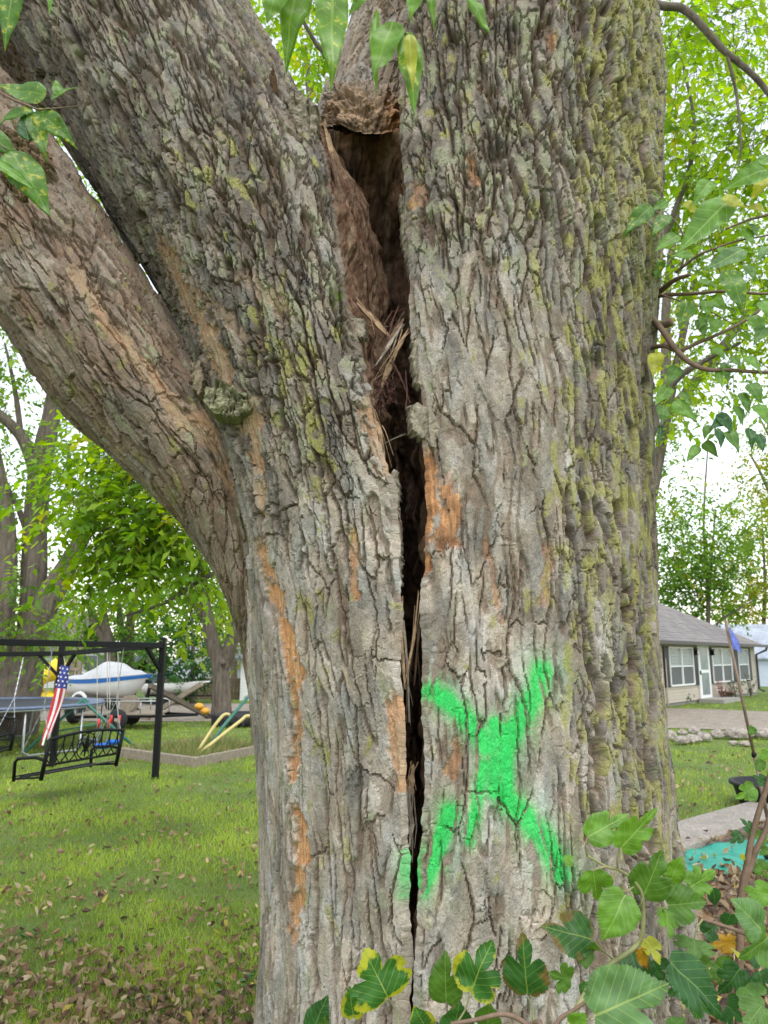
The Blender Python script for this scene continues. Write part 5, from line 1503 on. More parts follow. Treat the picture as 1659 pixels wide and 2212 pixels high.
def window(u0, u1, vt, vb, leaves, parent=house):
    s0, s1 = wall_at(u0), wall_at(u1); zt = 2.02; zb = 0.70
    f = empty('window'); f.parent = parent
    fm = MB()
    def fr(x0, x1, z0, z1, t=0.055, y=-0.05):
        fm.box(((x0 + x1) / 2, y, z0), (x1 - x0 + t, 0.07, t)); fm.box(((x0 + x1) / 2, y, z1), (x1 - x0 + t, 0.07, t))
        fm.box((x0, y, (z0 + z1) / 2), (t, 0.066, z1 - z0 - t)); fm.box((x1, y, (z0 + z1) / 2), (t, 0.066, z1 - z0 - t))
    wv = (s1 - s0) / leaves
    for k in range(leaves):
        a, b_ = s0 + k * wv + 0.02, s0 + (k + 1) * wv - 0.02
        fr(a, b_, zb, zt); fm.box(((a + b_) / 2, -0.045, (zb + zt) / 2), (b_ - a - 0.05, 0.05, 0.05))
        link_local('pane', MB().box(((a + b_) / 2, -0.026, zt * 0.75 + zb * 0.25), (b_ - a - 0.05, 0.008, (zt - zb) / 2 - 0.05)).mesh('pane'), f, M_glass)
        bl = MB()
        zz = zt * 0.52 + zb * 0.48
        while zz < zt - 0.05: bl.box(((a + b_) / 2, -0.031, zz), (b_ - a - 0.07, 0.002, 0.035)); zz += 0.05
        link_local('blind', bl.mesh('blind'), f, M_blind)
        link_local('screen', MB().box(((a + b_) / 2, -0.028, zt * 0.25 + zb * 0.75), (b_ - a - 0.05, 0.008, (zt - zb) / 2 - 0.05)).mesh('screen'), f, M_screen)
    link_local('frame', fm.mesh('frame'), f, M_white)
    return s0, s1, zb, zt
def shutter(x, zb, zt):
    sh = link_local('shutter', MB().box((x, -0.045, (zb + zt) / 2), (0.44, 0.03, zt - zb + 0.1)).mesh('shutter'), house, M_shut)
    lv = MB(); zz = zb
    while zz < zt: lv.box((x, -0.064, zz), (0.36, 0.012, 0.03)); zz += 0.06
    link_local('louvre', lv.mesh('louvre'), sh, M_shut)
for (u0, u1, n_) in ((1444, 1496, 2), (1537, 1579, 2), (1594, 1615, 1)):
    s0, s1, zb, zt = window(u0, u1, 1400, 1477, n_)
    shutter(s0 - 0.27, zb, zt); shutter(s1 + 0.27, zb, zt)
s0, s1 = wall_at(1506), wall_at(1530)
dr = link_local('door', MB().box(((s0 + s1) / 2, -0.05, 1.15), (s1 - s0, 0.06, 2.0)).mesh('door'), house, M_white)
for zz in (0.68, 1.62): link_local('pane', MB().box(((s0 + s1) / 2, -0.085, zz), ((s1 - s0) * 0.66, 0.01, 0.82)).mesh('pane'), dr, plain('door_glass', (0.22, 0.25, 0.26), 0.15, 0.2, 3))
link_local('handle', MB().box((s0 + 0.07, -0.10, 1.1), (0.03, 0.05, 0.14)).mesh('handle'), dr, M_black)
link_local('step', MB().box(((s0 + s1) / 2 + 0.2, -0.5, 0.07), (2.2, 0.9, 0.15)).mesh('step'), house, plain('step_concrete', (0.3, 0.28, 0.25), 0.9))
for s in (s0 - 0.32, s1 + 0.36):
    l = link_local('wall_lamp', MB().box((s, -0.03, 1.95), (0.09, 0.04, 0.16)).box((s, -0.12, 1.86), (0.13, 0.13, 0.20)).box((s, -0.12, 1.99), (0.17, 0.17, 0.03)).mesh('wall_lamp'), house, M_black)
    link_local('lamp_glass', MB().box((s, -0.12, 1.86), (0.10, 0.136, 0.14)).mesh('lamp_glass'), l, plain('lamp_glass', (0.4, 0.38, 0.34), 0.2))
# second house
h2 = simple_house('blue_grey_house', 'pale blue sided house with blue grey shingled roof beyond the beige house', 'house', px(1545, 1450, 44)[0], px(1545, 1450, 44)[0] + 13, 44, 8, 1.75, 3.75, (0.42, 0.47, 0.55), (0.30, 0.33, 0.39), [(-2.0, 1.0, 0.8, 0.9), (1.0, 1.0, 0.8, 0.9)])
for o_ in h2.children:
    if o_.name.startswith('roof'):
        o_.data.materials.clear(); o_.data.materials.append(shingle_mat('blue_grey_shingles', (0.27, 0.30, 0.36), (0.38, 0.41, 0.47)))

# ---- boulders along the drive
M_rock = ground_mat('boulder', (0.22, 0.19, 0.16), (0.36, 0.32, 0.28), 30.0, 0.4, 0.01, 9.0)
def rock(u, v, dpx, seed, tall=0.75):
    c = gnd(u, v); s = dpx / FPX * np.linalg.norm(c - np.array([0, 0, CAM_Z])) / 2
    n1, n2 = 22, 14; rr = random.Random(seed)
    th = np.linspace(0, math.pi, n2 + 1)[:, None]; ph = np.linspace(0, 2 * math.pi, n1, endpoint=False)[None, :]
    X = np.sin(th) * np.cos(ph); Y = np.sin(th) * np.sin(ph); Z = np.cos(th) + 0 * ph
    rad = 1 + 0.22 * noise(X * 1.3 + seed, Y * 1.3 + Z * 1.7, seed) + 0.10 * noise(X * 3 + seed, Y * 3 - Z * 2.4, seed + 1)
    rad = np.where(th < 0.01, rad.mean(), rad)
    P = np.stack([X * rad * s * rr.uniform(0.9, 1.25), Y * rad * s, np.maximum(Z * rad * s * tall, -0.25 * s)], -1)
    a = rr.uniform(0, 6.28)
    Q = np.stack([P[..., 0] * math.cos(a) - P[..., 1] * math.sin(a), P[..., 0] * math.sin(a) + P[..., 1] * math.cos(a), P[..., 2] + s * 0.5 * tall + 0.02], -1) + np.array([c[0], c[1], 0])
    idx = np.arange(Q.shape[0] * Q.shape[1]).reshape(Q.shape[:2]); nx = np.roll(idx, -1, axis=1)
    F = np.stack([idx[:-1], idx[1:], nx[1:], nx[:-1]], axis=-1).reshape(-1, 4)
    return link('boulder', fast_mesh('boulder', Q.reshape(-1, 3), F), None, M_rock)
for i, (u, v, d, tl_) in enumerate([(1446, 1600, 28, .9), (1474, 1608, 27, .7), (1497, 1606, 27, .7), (1521, 1602, 28, .75), (1551, 1596, 26, .8), (1501, 1588, 24, .8), (1595, 1598, 38, .75), (1584, 1611, 17, .6), (1609, 1613, 20, .6), (1652, 1598, 32, .8), (1474, 1590, 18, .8), (1565, 1592, 18, .6), (1625, 1596, 24, .7), (1690, 1600, 30, .8), (1420, 1604, 30, .8)]):
    tag(rock(u, v, d, 40 + i, tl_), {6: 'largest pale boulder in the row, with weeds growing round it', 7: 'small flat stone in front of the largest boulder', 8: 'low flat stone lying beside the small one in front of the boulders'}.get(i) or 'pale rounded boulder in the row edging the gravel drive', 'boulder', 'boulders along the drive')
# ---- shrubs by the wall
def shrub(u, v, h, seed, leafc, label):
    c = gnd(u, v); rr = random.Random(seed); t = empty('shrub', (c[0], c[1], 0)); tag(t, label, 'shrub')
    m = MB(); lv = MB()
    for k in range(9):
        a = rr.uniform(0, 6.28); r_ = rr.uniform(0.1, 0.4); tp = Vector((c[0] + r_ * math.cos(a), c[1] + r_ * math.sin(a), h * rr.uniform(0.5, 1)))
        b0 = Vector((c[0], c[1], 0)); m.tube([b0, b0.lerp(tp, 0.5) + Vector((0, 0, 0.08)), tp], 0.008, 4)
        for j in range(12):
            p = b0.lerp(tp, rr.uniform(0.3, 1)) + Vector((rr.gauss(0, .06), rr.gauss(0, .06), rr.gauss(0, .05)))
            d = Vector((rr.gauss(0, 1), rr.gauss(0, 1), rr.gauss(0.2, .5))).normalized() * 0.09; w = d.cross(Vector((rr.gauss(0, 1), rr.gauss(0, 1), 1))).normalized() * 0.03
            lv.add([p, p + d * 0.5 + w, p + d, p + d * 0.5 - w], [(0, 1, 2), (0, 2, 3)])
    m.build('stems', M_darkwood, t); o = lv.build('foliage', leafc, t); o['kind'] = 'stuff'
M_lv = plain('shrub_leaf', (0.06, 0.11, 0.04), 0.6, 0.4, 8); M_lp = plain('shrub_pink', (0.30, 0.10, 0.09), 0.6, 0.4, 8)
shrub(1480, 1521, 0.35, 1, M_lv, 'low dull shrub at the house wall under the first window')
shrub(1560, 1514, 0.85, 2, M_lp, 'reddish flowering shrub at the house wall beside the door')
shrub(1590, 1509, 1.1, 3, M_lv, 'tall thin green shrub at the house wall under the window')
shrub(1622, 1506, 1.0, 4, M_lv, 'leafy shrub at the corner of the beige house')
pot = gnd(1573, 1512); o = MB().lathe([(0.001, 0), (0.16, 0), (0.22, 0.3), (0.24, 0.3), (0.24, 0.34), (0.20, 0.34), (0.19, 0.28), (0.001, 0.28)], (pot[0], pot[1], 0), 18).build('flower_pot', M_darkwood, None, True)
tag(o, 'dark flower pot on the grass beside the house step', 'pot')
# ---- leaning pole with a tattered flag
b0, t0 = gnd(1700, 1963), px(1567, 1341, 5.7)
po = empty('flag_pole', b0); tag(po, 'leaning rusty pole with a small tattered blue flag', 'pole')
M_rust = plain('rusty_pole', (0.20, 0.14, 0.10), 0.6, 0.4, 14, 0.3)
pv = [Vector(b0).lerp(Vector(t0), k) for k in (0, 0.28, 0.29, 0.5, 0.515, 1.0)]
MB().tube([pv[0], pv[1]], 0.017, 10).build('lower_tube', M_black, po, True)
MB().tube([pv[1], pv[3]], 0.0135, 10).build('middle_tube', M_rust, po, True)
MB().tube([pv[3], pv[5]], 0.011, 10).build('upper_tube', M_rust, po, True)
MB().tube([pv[3], pv[4]], 0.018, 10).build('collar', M_black, po, True)
MB().tube([t0, t0 + np.array([0.06, 0, 0.0]), t0 + np.array([0.14, 0.01, -0.005])], 0.004, 6).build('arm', M_rust, po, True)
m = MB(); pts = [(1574, 1354), (1586, 1368), (1598, 1392), (1603, 1412), (1592, 1404), (1582, 1402), (1580, 1380)]
fr_ = [px(u, v, 5.66 + 0.01 * (i % 2)) for i, (u, v) in enumerate(pts)]
m.add(fr_ + [p + np.array([0, 0.003, 0]) for p in fr_], [tuple(range(7)), tuple(range(13, 6, -1))] + [(i, 7 + i, 7 + (i + 1) % 7, (i + 1) % 7) for i in range(7)])
m.build('flag', plain('flag_faded_blue', (0.13, 0.17, 0.50), 0.8, 0.3, 30), po)
# ---- black tub
tc_ = gnd(1640, 1742); o = empty('black_tub', (tc_[0], tc_[1], 0)); tag(o, 'low black plastic tub standing on the grass beside the concrete path', 'tub')
MB().lathe([(0.001, 0.0), (0.34, 0.0), (0.40, 0.22), (0.44, 0.23), (0.44, 0.26), (0.39, 0.26), (0.33, 0.05), (0.001, 0.04)], (tc_[0] + 0.15, tc_[1], 0.01), 30).build('shell', M_rubber, o, True)
tb_ = gnd(1655, 1868); o = MB().tube([tb_ + np.array([0, 0, 0.07]), tb_ + np.array([0.25, 0.03, 0.09])], 0.03, 12).build('black_pipe', M_rubber, None, True)
tag(o, 'short black plastic pipe lying on the green mat', 'pipe')
# ================================================================== trees of the background
def trunk_mat(name, a, b_):
    m, nt, b = mat_new(name)
    tc = N(nt, 'ShaderNodeTexCoord'); mp = N(nt, 'ShaderNodeMapping'); mp.inputs['Scale'].default_value = (9, 9, 1.6)
    nt.links.new(tc.outputs['Object'], mp.inputs[0])
    n = N(nt, 'ShaderNodeTexNoise', Scale=1.6, Detail=7.0, Roughness=0.7); nt.links.new(mp.outputs[0], n.inputs[0])
    nt.links.new(ramp(nt, n.outputs[0], [(0.32, a), (0.68, b_)]), b.inputs['Base Color'])
    b.inputs['Roughness'].default_value = 0.95; b.inputs['Specular IOR Level'].default_value = 0.1
    bp = N(nt, 'ShaderNodeBump', Strength=0.9, Distance=0.05); nt.links.new(n.outputs[0], bp.inputs['Height']); nt.links.new(bp.outputs[0], b.inputs['Normal'])
    return m
M_trunk = trunk_mat('far_bark', (0.075, 0.06, 0.048), (0.21, 0.175, 0.14))
M_twig = plain('twig_bark', (0.10, 0.075, 0.055), 0.9, 0.3, 30)
def rough_limbs(name, limbs, parent, mat=None, n=16, seed=1):
    """limbs: (points, radii) -> one trunk mesh with furrowed tubes"""
    Vs = []; Fs = []; off = 0
    for li, (pts, rad) in enumerate(limbs):
        P = np.array([np.asarray(p, float) for p in pts]); k = len(P)
        L = np.sum(np.linalg.norm(np.diff(P, axis=0), axis=1)); J = int(np.clip(L / max(0.03, rad[0] * 0.35), 8, 90))
        tt = np.linspace(0, k - 1, J); C = cat_rom(P, tt); rr = np.interp(tt, np.linspace(0, k - 1, len(rad)), rad)
        T = np.gradient(C, axis=0); T /= np.linalg.norm(T, axis=1)[:, None]
        ref = np.array([0.0, 1, 0]); x = np.cross(T, ref); x /= np.linalg.norm(x, axis=1)[:, None]; y = np.cross(T, x)
        a = np.linspace(0, 2 * math.pi, n, endpoint=False)[None, :]; s = (np.linspace(0, L, J))[:, None]
        ridge = 1 - np.abs(noise(a * 3.2 + 0.25 * noise(s * 2 + 0 * a, a, 4) + 0 * s, s * 1.1 + 0 * a, seed + 3)) * 2
        R_ = rr[:, None] * (1 + 0.07 * ridge * (n > 20) + 0.10 * noise(np.cos(a) * 2.2 + 0 * s + li, np.sin(a) * 2.2 + s * 0.6, seed + li) + 0.06 * noise(a * 3 + 0 * s, s / 0.5 + 0 * a, seed + 9))
        V = C[:, None, :] + R_[..., None] * (np.cos(a)[..., None] * x[:, None, :] + np.sin(a)[..., None] * y[:, None, :])
        idx = np.arange(J * n).reshape(J, n) + off; nx = np.roll(idx, -1, axis=1)
        Fs.append(np.stack([idx[:-1], nx[:-1], nx[1:], idx[1:]], axis=-1).reshape(-1, 4)); Vs.append(V.reshape(-1, 3)); off += J * n
    return link(name, fast_mesh(name, np.concatenate(Vs), np.concatenate(Fs)), parent, mat or M_trunk)
def crown(name, clusters, pal, parent, seed, leaf=0.08, twig=True, droop=0.25, nl=11, spread=1.0, mat=None):
    """clusters: (centre, (rx, ry, rz), sprays). Sprays of alternate leaves hang on short twigs."""
    r = np.random.default_rng(seed); Vs = []; Fs = []; Cs = []; off = 0
    tw = []
    for (c, rad, ns) in clusters:
        c = np.asarray(c, float); rad = np.asarray(rad, float)
        d = r.normal(0, 1, (ns, 3)); d /= np.linalg.norm(d, axis=1)[:, None]
        rho = r.uniform(0.15, 1.0, ns) ** 0.55
        p = c + d * rho[:, None] * rad
        dirn = d * 0.7 + r.normal(0, 0.55, (ns, 3)); dirn[:, 2] -= droop; dirn /= np.linalg.norm(dirn, axis=1)[:, None]
        ln = leaf * r.uniform(3.0, 7.5, ns)
        if twig: tw.append((p - dirn * (ln * 0.4)[:, None], p + dirn * ln[:, None]))
        f = np.linspace(0.05, 1.0, nl)[None, :]
        P = p[:, None, :] + dirn[:, None, :] * (ln[:, None] * f)[..., None]
        side = np.cross(dirn, np.array([0, 0, 1.0]) + r.normal(0, 0.35, (ns, 3))); side /= (np.linalg.norm(side, axis=1) + 1e-9)[:, None]
        alt = np.where(np.arange(nl) % 2 == 0, 1.0, -1.0)
        ld = dirn[:, None, :] * 0.55 + side[:, None, :] * alt[None, :, None] * spread + r.normal(0, 0.3, (ns, nl, 3)); ld[..., 2] -= droop * 0.8
        ld /= np.linalg.norm(ld, axis=2)[..., None]
        up = np.array([0, 0, 1.0]) + r.normal(0, 0.55, (ns, nl, 3))
        ws = np.cross(ld, up); ws /= (np.linalg.norm(ws, axis=2) + 1e-9)[..., None]
        nn = np.cross(ws, ld)
        L = leaf * r.uniform(0.6, 1.25, (ns, nl))[..., None]; Wd = L * r.uniform(0.22, 0.32, (ns, nl, 1))
        b0 = P; tip = P + ld * L - np.array([0, 0, 1.0]) * L * 0.12
        m1 = P + ld * L * 0.42 + ws * Wd + nn * L * 0.08; m2 = P + ld * L * 0.42 - ws * Wd + nn * L * 0.08
        V = np.stack([b0, m1, tip, m2], axis=2).reshape(-1, 3); n = ns * nl
        F = (np.arange(n)[:, None, None] * 4 + np.array([(0, 1, 2), (0, 2, 3)])[None]).reshape(-1, 3) + off
        k = r.choice(len(pal), ns, p=[q[1] for q in pal]); C = np.array([q[0] for q in pal])[k][:, None, :] * r.uniform(0.72, 1.25, (ns, nl, 1)) * r.uniform(0.85, 1.15, (ns, 1, 1))
        Vs.append(V); Fs.append(F); Cs.append(np.repeat(C.reshape(-1, 3), 4, axis=0)); off += len(V)
    o = link(name, fast_mesh(name, np.concatenate(Vs), np.concatenate(Fs), False, np.concatenate(Cs)), parent, mat or M_leaf)
    o['kind'] = 'stuff'
    if twig and tw:
        A = np.concatenate([t[0] for t in tw]); B = np.concatenate([t[1] for t in tw]); n = len(A)
        D = B - A; x = np.cross(D, [0.3, 0.2, 1.0]); x /= (np.linalg.norm(x, axis=1) + 1e-9)[:, None]; y = np.cross(D, x); y /= np.linalg.norm(y, axis=1)[:, None]
        q = leaf * 0.022; V = []
        for E, w in ((A, q * 1.5), (B, q * 0.6)):
            for an in (0, 2.094, 4.189): V.append(E + (x * math.cos(an) + y * math.sin(an)) * w)
        V = np.stack(V, axis=1).reshape(-1, 3)
        F = (np.arange(n)[:, None, None] * 6 + np.array([(0, 1, 4, 3), (1, 2, 5, 4), (2, 0, 3, 5)])[None]).reshape(-1, 4)
        t_ = link('twigs', fast_mesh('twigs', V, F), parent, M_twig); t_['kind'] = 'stuff'
    return o
M_leaf = foliage_mat('background_leaves', 0.62, 0.5, 0.35)
BRIGHT = [((0.22, 0.38, 0.035), .45), ((0.30, 0.44, 0.045), .32), ((0.14, 0.28, 0.03), .18), ((0.42, 0.44, 0.05), .05)]
MID = [((0.14, 0.26, 0.04), .45), ((0.19, 0.33, 0.055), .35), ((0.09, 0.18, 0.03), .17), ((0.30, 0.30, 0.05), .03)]
DARK = [((0.045, 0.13, 0.03), .5), ((0.07, 0.17, 0.035), .35), ((0.03, 0.085, 0.02), .15)]
YELL = [((0.30, 0.34, 0.05), .4), ((0.22, 0.32, 0.05), .35), ((0.38, 0.33, 0.05), .15), ((0.14, 0.24, 0.04), .10)]
def cl(u, v, Y, ru, rv, ns, dep=None):
    k = Y / FPX; return (px(u, v, Y), (ru * k, (dep if dep else max(ru, rv) * k * 0.8), rv * k), ns)
def mk_tree(label, base, limbs, clusters, pal, seed, leaf, name='tree', twig=True, droop=0.25, nl=11, group=None, nside=16):
    t = empty(name, (base[0], base[1], 0)); tag(t, label, 'tree', group)
    rough_limbs('trunk', limbs, t, seed=seed, n=nside)
    crown('crown', clusters, pal, t, seed, leaf, twig, droop, nl)
    return t
P = px
# the tree right behind the split one: its boughs hang out on both sides
b_ = (0.42, 7.4)
mk_tree('bright green leafy tree behind the split trunk, its boughs drooping on both sides', b_,
        [([(b_[0], b_[1], -0.1), (b_[0], b_[1], 1.5), (b_[0] + 0.1, b_[1], 3.2), (b_[0] - 0.1, b_[1], 5.5)], [0.2, 0.16, 0.12, 0.06]),
         ([(b_[0], b_[1], 2.6), P(640, 950, 7.2), P(450, 1010, 6.8), P(330, 1070, 6.5), P(220, 1150, 6.3)], [0.07, 0.05, 0.025, 0.012]),
         ([(b_[0], b_[1], 2.2), P(620, 1180, 7.2), P(460, 1240, 6.6), P(360, 1300, 6.4), P(270, 1330, 6.4)], [0.05, 0.03, 0.018, 0.009]),
         ([(b_[0], b_[1], 4.2), P(1150, 300, 6.9), P(1240, -120, 5.6), P(1400, 0, 5.2), P(1480, 22, 5.1), P(1560, 105, 5.1), P(1659, 200, 5.1), P(1800, 430, 5.2)], [0.07, 0.055, 0.045, 0.033, 0.03, 0.027, 0.022, 0.012]),
         ([(b_[0], b_[1], 3.0), P(1150, 1100, 7.0), P(1385, 955, 6.8), P(1418, 880, 6.8), P(1475, 808, 6.7), P(1600, 740, 6.6)], [0.07, 0.06, 0.055, 0.045, 0.03, 0.012]),
         ([(b_[0], b_[1], 4.8), P(760, 200, 7.4), P(680, 90, 7.3), P(600, -60, 7.3)], [0.06, 0.04, 0.025, 0.012]),
         ([P(1570, 115, 5.1), P(1590, 200, 5.1), P(1600, 300, 5.0), P(1596, 360, 5.0)], [0.014, 0.011, 0.008, 0.004]),
         ([(b_[0], b_[1], 3.6), P(1300, 800, 7), P(1440, 500, 6.6), P(1500, 300, 6.6), P(1470, 120, 6.6)], [0.05, 0.04, 0.03, 0.02, 0.01])],
        [cl(270, 960, 6.7, 90, 50, 44), cl(340, 1030, 6.3, 90, 80, 80), cl(240, 1090, 6.5, 90, 80, 76), cl(360, 1130, 6.4, 80, 80, 76), cl(180, 1050, 6.9, 60, 70, 34), cl(300, 1200, 6.6, 90, 60, 56), cl(420, 1220, 6.6, 50, 60, 30), cl(220, 1190, 6.6, 60, 50, 34),
         cl(650, 40, 7.3, 110, 110, 34), cl(690, 170, 7.6, 55, 60, 14), cl(590, 0, 8, 60, 70, 14),
         cl(1450, 120, 6.0, 70, 120, 30), cl(1560, 60, 6.3, 110, 100, 40), cl(1620, 300, 6.0, 90, 120, 40), cl(1460, 330, 6.8, 60, 110, 28), cl(1540, 460, 6.6, 100, 120, 40), cl(1470, 560, 7.0, 70, 90, 24), cl(1610, 600, 6.6, 80, 110, 30), cl(1500, 200, 7.2, 90, 110, 34),
         cl(1760, 200, 6.2, 90, 200, 30), cl(1740, 560, 6.4, 80, 160, 24), cl(1480, 760, 6.9, 80, 80, 20), cl(1600, 800, 6.9, 80, 60, 16)],
        BRIGHT, 101, 0.105, droop=0.35)
# big many-stemmed tree on the left
b_ = gnd(24, 1586)
mk_tree('big old tree with several furrowed stems standing behind the trampoline', b_,
        [([b_ - np.array([0, 0, 0.1]), P(34, 1545, 17), P(52, 1450, 17), P(72, 1370, 17), P(106, 1290, 17), P(150, 1215, 17.2), P(195, 1130, 17.5)], [0.62, 0.45, 0.35, 0.31, 0.27, 0.21, 0.12]),
         ([b_ + np.array([0.02, 0.1, -0.1]), P(52, 1500, 17.3), P(66, 1380, 17.3), P(74, 1250, 17.3), P(76, 1130, 17.3), P(88, 1005, 17.3), P(115, 880, 17.4), P(140, 740, 17.5), P(150, 560, 17.6)], [0.5, 0.34, 0.30, 0.27, 0.26, 0.24, 0.2, 0.15, 0.08]),
         ([b_ + np.array([-0.2, -0.05, -0.1]), P(14, 1500, 16.9), P(4, 1380, 16.9), P(14, 1230, 16.9), P(10, 1100, 16.9), P(-30, 900, 16.9)], [0.45, 0.30, 0.26, 0.22, 0.18, 0.1]),
         ([P(80, 1030, 17.3), P(50, 950, 17.1), P(10, 905, 16.9), P(-60, 850, 16.6)], [0.15, 0.13, 0.11, 0.07]),
         ([P(45, 940, 17.1), P(38, 880, 17.1), P(28, 820, 17.1), P(10, 740, 17.1)], [0.07, 0.06, 0.045, 0.02]),
         ([P(76, 1200, 17.3), P(40, 1100, 17.5), P(10, 1040, 17.6)], [0.09, 0.06, 0.03])],
        [cl(60, 760, 16.5, 110, 90, 60), cl(20, 880, 18, 90, 80, 40), cl(170, 960, 16.5, 100, 70, 60), cl(130, 1060, 16.4, 80, 70, 46), cl(40, 1130, 18, 60, 100, 40), cl(25, 1310, 16.2, 50, 70, 34), cl(105, 1370, 16.2, 70, 40, 30),
         cl(220, 1050, 18.5, 90, 70, 40), cl(-60, 1000, 17, 80, 200, 40), cl(100, 640, 17, 150, 100, 60), cl(10, 1200, 18, 60, 60, 24), cl(150, 1180, 18.5, 60, 60, 24)],
        BRIGHT[:3] and [((0.17, 0.31, 0.04), .5), ((0.23, 0.36, 0.05), .3), ((0.10, 0.21, 0.03), .2)], 102, 0.15, droop=0.35, nside=44)
# twin-stemmed tree beside the drive
b_ = gnd(478, 1554)
mk_tree('grey twin-stemmed tree with a knot hole standing by the drive', b_,
        [([b_ - np.array([0, 0, 0.1]), P(478, 1520, 21), P(477, 1460, 21), P(470, 1420, 21), P(456, 1375, 21), P(446, 1320, 21), P(438, 1260, 21), P(425, 1180, 21)], [0.32, 0.24, 0.22, 0.2, 0.17, 0.15, 0.12, 0.06]),
         ([P(480, 1440, 21), P(496, 1400, 21), P(510, 1360, 21), P(522, 1300, 21.2), P(535, 1200, 21.4)], [0.2, 0.18, 0.16, 0.13, 0.06]),
         ([P(448, 1340, 21), P(430, 1318, 21), P(408, 1292, 20.8), P(380, 1250, 20.6)], [0.1, 0.085, 0.07, 0.03]),
         ([P(482, 1428, 20.86), P(481, 1432, 20.75), P(480, 1436, 20.73)], [0.09, 0.075, 0.03])],
        [cl(470, 1220, 20.5, 110, 60, 60), cl(390, 1210, 21, 80, 60, 40), cl(530, 1300, 20.5, 30, 50, 16), cl(430, 1300, 22, 60, 40, 24), cl(500, 1390, 22, 24, 24, 7)],
        MID, 103, 0.16, nside=28)
# trees across the drive
def far_tree(label, u, Yb, limbs_uv, clusters, pal, seed, leaf, r0):
    b0 = np.array([px(u, 1500, Yb)[0], Yb, 0.0])
    L = [([b0 - np.array([0, 0, 0.1])] + [P(a, b, Yb) for a, b in l] if i == 0 else [P(a, b, Yb) for a, b in l], [r0 * (1 if i == 0 else 0.6), r0 * 0.75 * (1 if i == 0 else 0.6), r0 * 0.25]) for i, l in enumerate(limbs_uv)]
    return mk_tree(label, b0, L, clusters, pal, seed, leaf, twig=False)
far_tree('leaning pale trunk tree across the drive behind the boat', 244, 30, [[(242, 1450), (236, 1390), (226, 1340), (220, 1260)], [(238, 1400), (205, 1350), (190, 1300)]],
         [cl(220, 1250, 29, 90, 50, 60), cl(170, 1320, 30, 60, 50, 40), cl(250, 1340, 31, 60, 40, 30), cl(150, 1400, 33, 60, 30, 30)], MID, 104, 0.24, 0.3)
far_tree('forked tree behind the covered boat, ivy on its trunk', 276, 31, [[(275, 1450), (276, 1390), (284, 1330), (300, 1260)], [(276, 1400), (262, 1360), (256, 1300)]],
         [cl(300, 1260, 30, 80, 50, 50), cl(280, 1380, 30.4, 50, 40, 34), cl(330, 1330, 31, 60, 60, 40), cl(290, 1440, 30.4, 26, 40, 20)], MID, 105, 0.22, 0.34)
far_tree('dark green tree with a thin trunk before the board fence', 416, 28, [[(416, 1470), (416, 1400), (414, 1300)]],
         [cl(375, 1340, 28, 60, 50, 60), cl(385, 1420, 27.5, 60, 50, 60), cl(430, 1410, 28, 40, 50, 40), cl(355, 1400, 28, 36, 46, 30), cl(440, 1330, 29, 40, 50, 34), cl(410, 1460, 28, 40, 24, 18)], DARK, 106, 0.20, 0.10)
far_tree('yellowing tree far behind the twin-stemmed tree', 505, 44, [[(505, 1430), (503, 1380), (508, 1300)]],
         [cl(505, 1340, 44, 45, 60, 50), cl(470, 1380, 45, 40, 40, 30), cl(540, 1380, 44, 30, 60, 24)], YELL, 107, 0.34, 0.2)
far_tree('dense green tree far off between the houses', 90, 52, [[(90, 1450), (90, 1390), (95, 1290)]],
         [cl(60, 1300, 52, 90, 60, 70), cl(130, 1290, 53, 80, 70, 70), cl(110, 1400, 54, 80, 50, 60), cl(30, 1390, 53, 60, 60, 40)], MID, 108, 0.42, 0.4)
far_tree('pale green tree far off beyond the blue shed', 320, 55, [[(320, 1450), (322, 1390), (318, 1290)]],
         [cl(320, 1300, 55, 90, 60, 70), cl(270, 1400, 56, 70, 40, 50), cl(370, 1400, 56, 60, 50, 40), cl(420, 1310, 57, 80, 60, 50)], MID, 109, 0.42, 0.4)
far_tree('broad pale tree far off behind the garage', 470, 62, [[(470, 1450), (470, 1380), (475, 1280)]],
         [cl(470, 1300, 62, 90, 60, 60), cl(540, 1330, 62, 70, 70, 50), cl(460, 1420, 62, 80, 40, 40), cl(220, 1410, 62, 80, 40, 40), cl(600, 1350, 62, 80, 80, 30)], MID, 110, 0.48, 0.45)
# trees behind the house
far_tree('tall green tree with thin stems rising behind the beige house roof', 1530, 40, [[(1530, 1350), (1528, 1260), (1520, 1130), (1530, 950)], [(1530, 1330), (1536, 1230), (1545, 1100)], [(1528, 1420), (1548, 1350), (1592, 1318), (1640, 1290)]],
         [cl(1440, 1180, 38, 50, 70, 90), cl(1500, 1130, 39, 80, 70, 110), cl(1560, 1200, 40, 70, 60, 110), cl(1450, 1260, 40, 60, 40, 90), cl(1530, 1290, 41, 70, 40, 110), cl(1490, 1230, 41, 80, 50, 90), cl(1450, 1310, 41, 50, 30, 50), cl(1440, 1060, 38, 40, 60, 26), cl(1600, 1130, 40, 50, 60, 40), cl(1420, 930, 37, 60, 70, 40)], MID, 111, 0.27, 0.13)
far_tree('yellow tinged tree standing beyond the blue grey house', 1650, 50, [[(1650, 1350), (1652, 1250), (1645, 1100)]],
         [cl(1630, 1310, 50, 50, 30, 70), cl(1650, 1240, 50, 60, 50, 90), cl(1640, 1130, 49, 50, 60, 80), cl(1590, 1260, 51, 50, 50, 60), cl(1720, 1150, 50, 70, 140, 60), cl(1590, 1320, 52, 60, 26, 40)], YELL, 112, 0.33, 0.16)
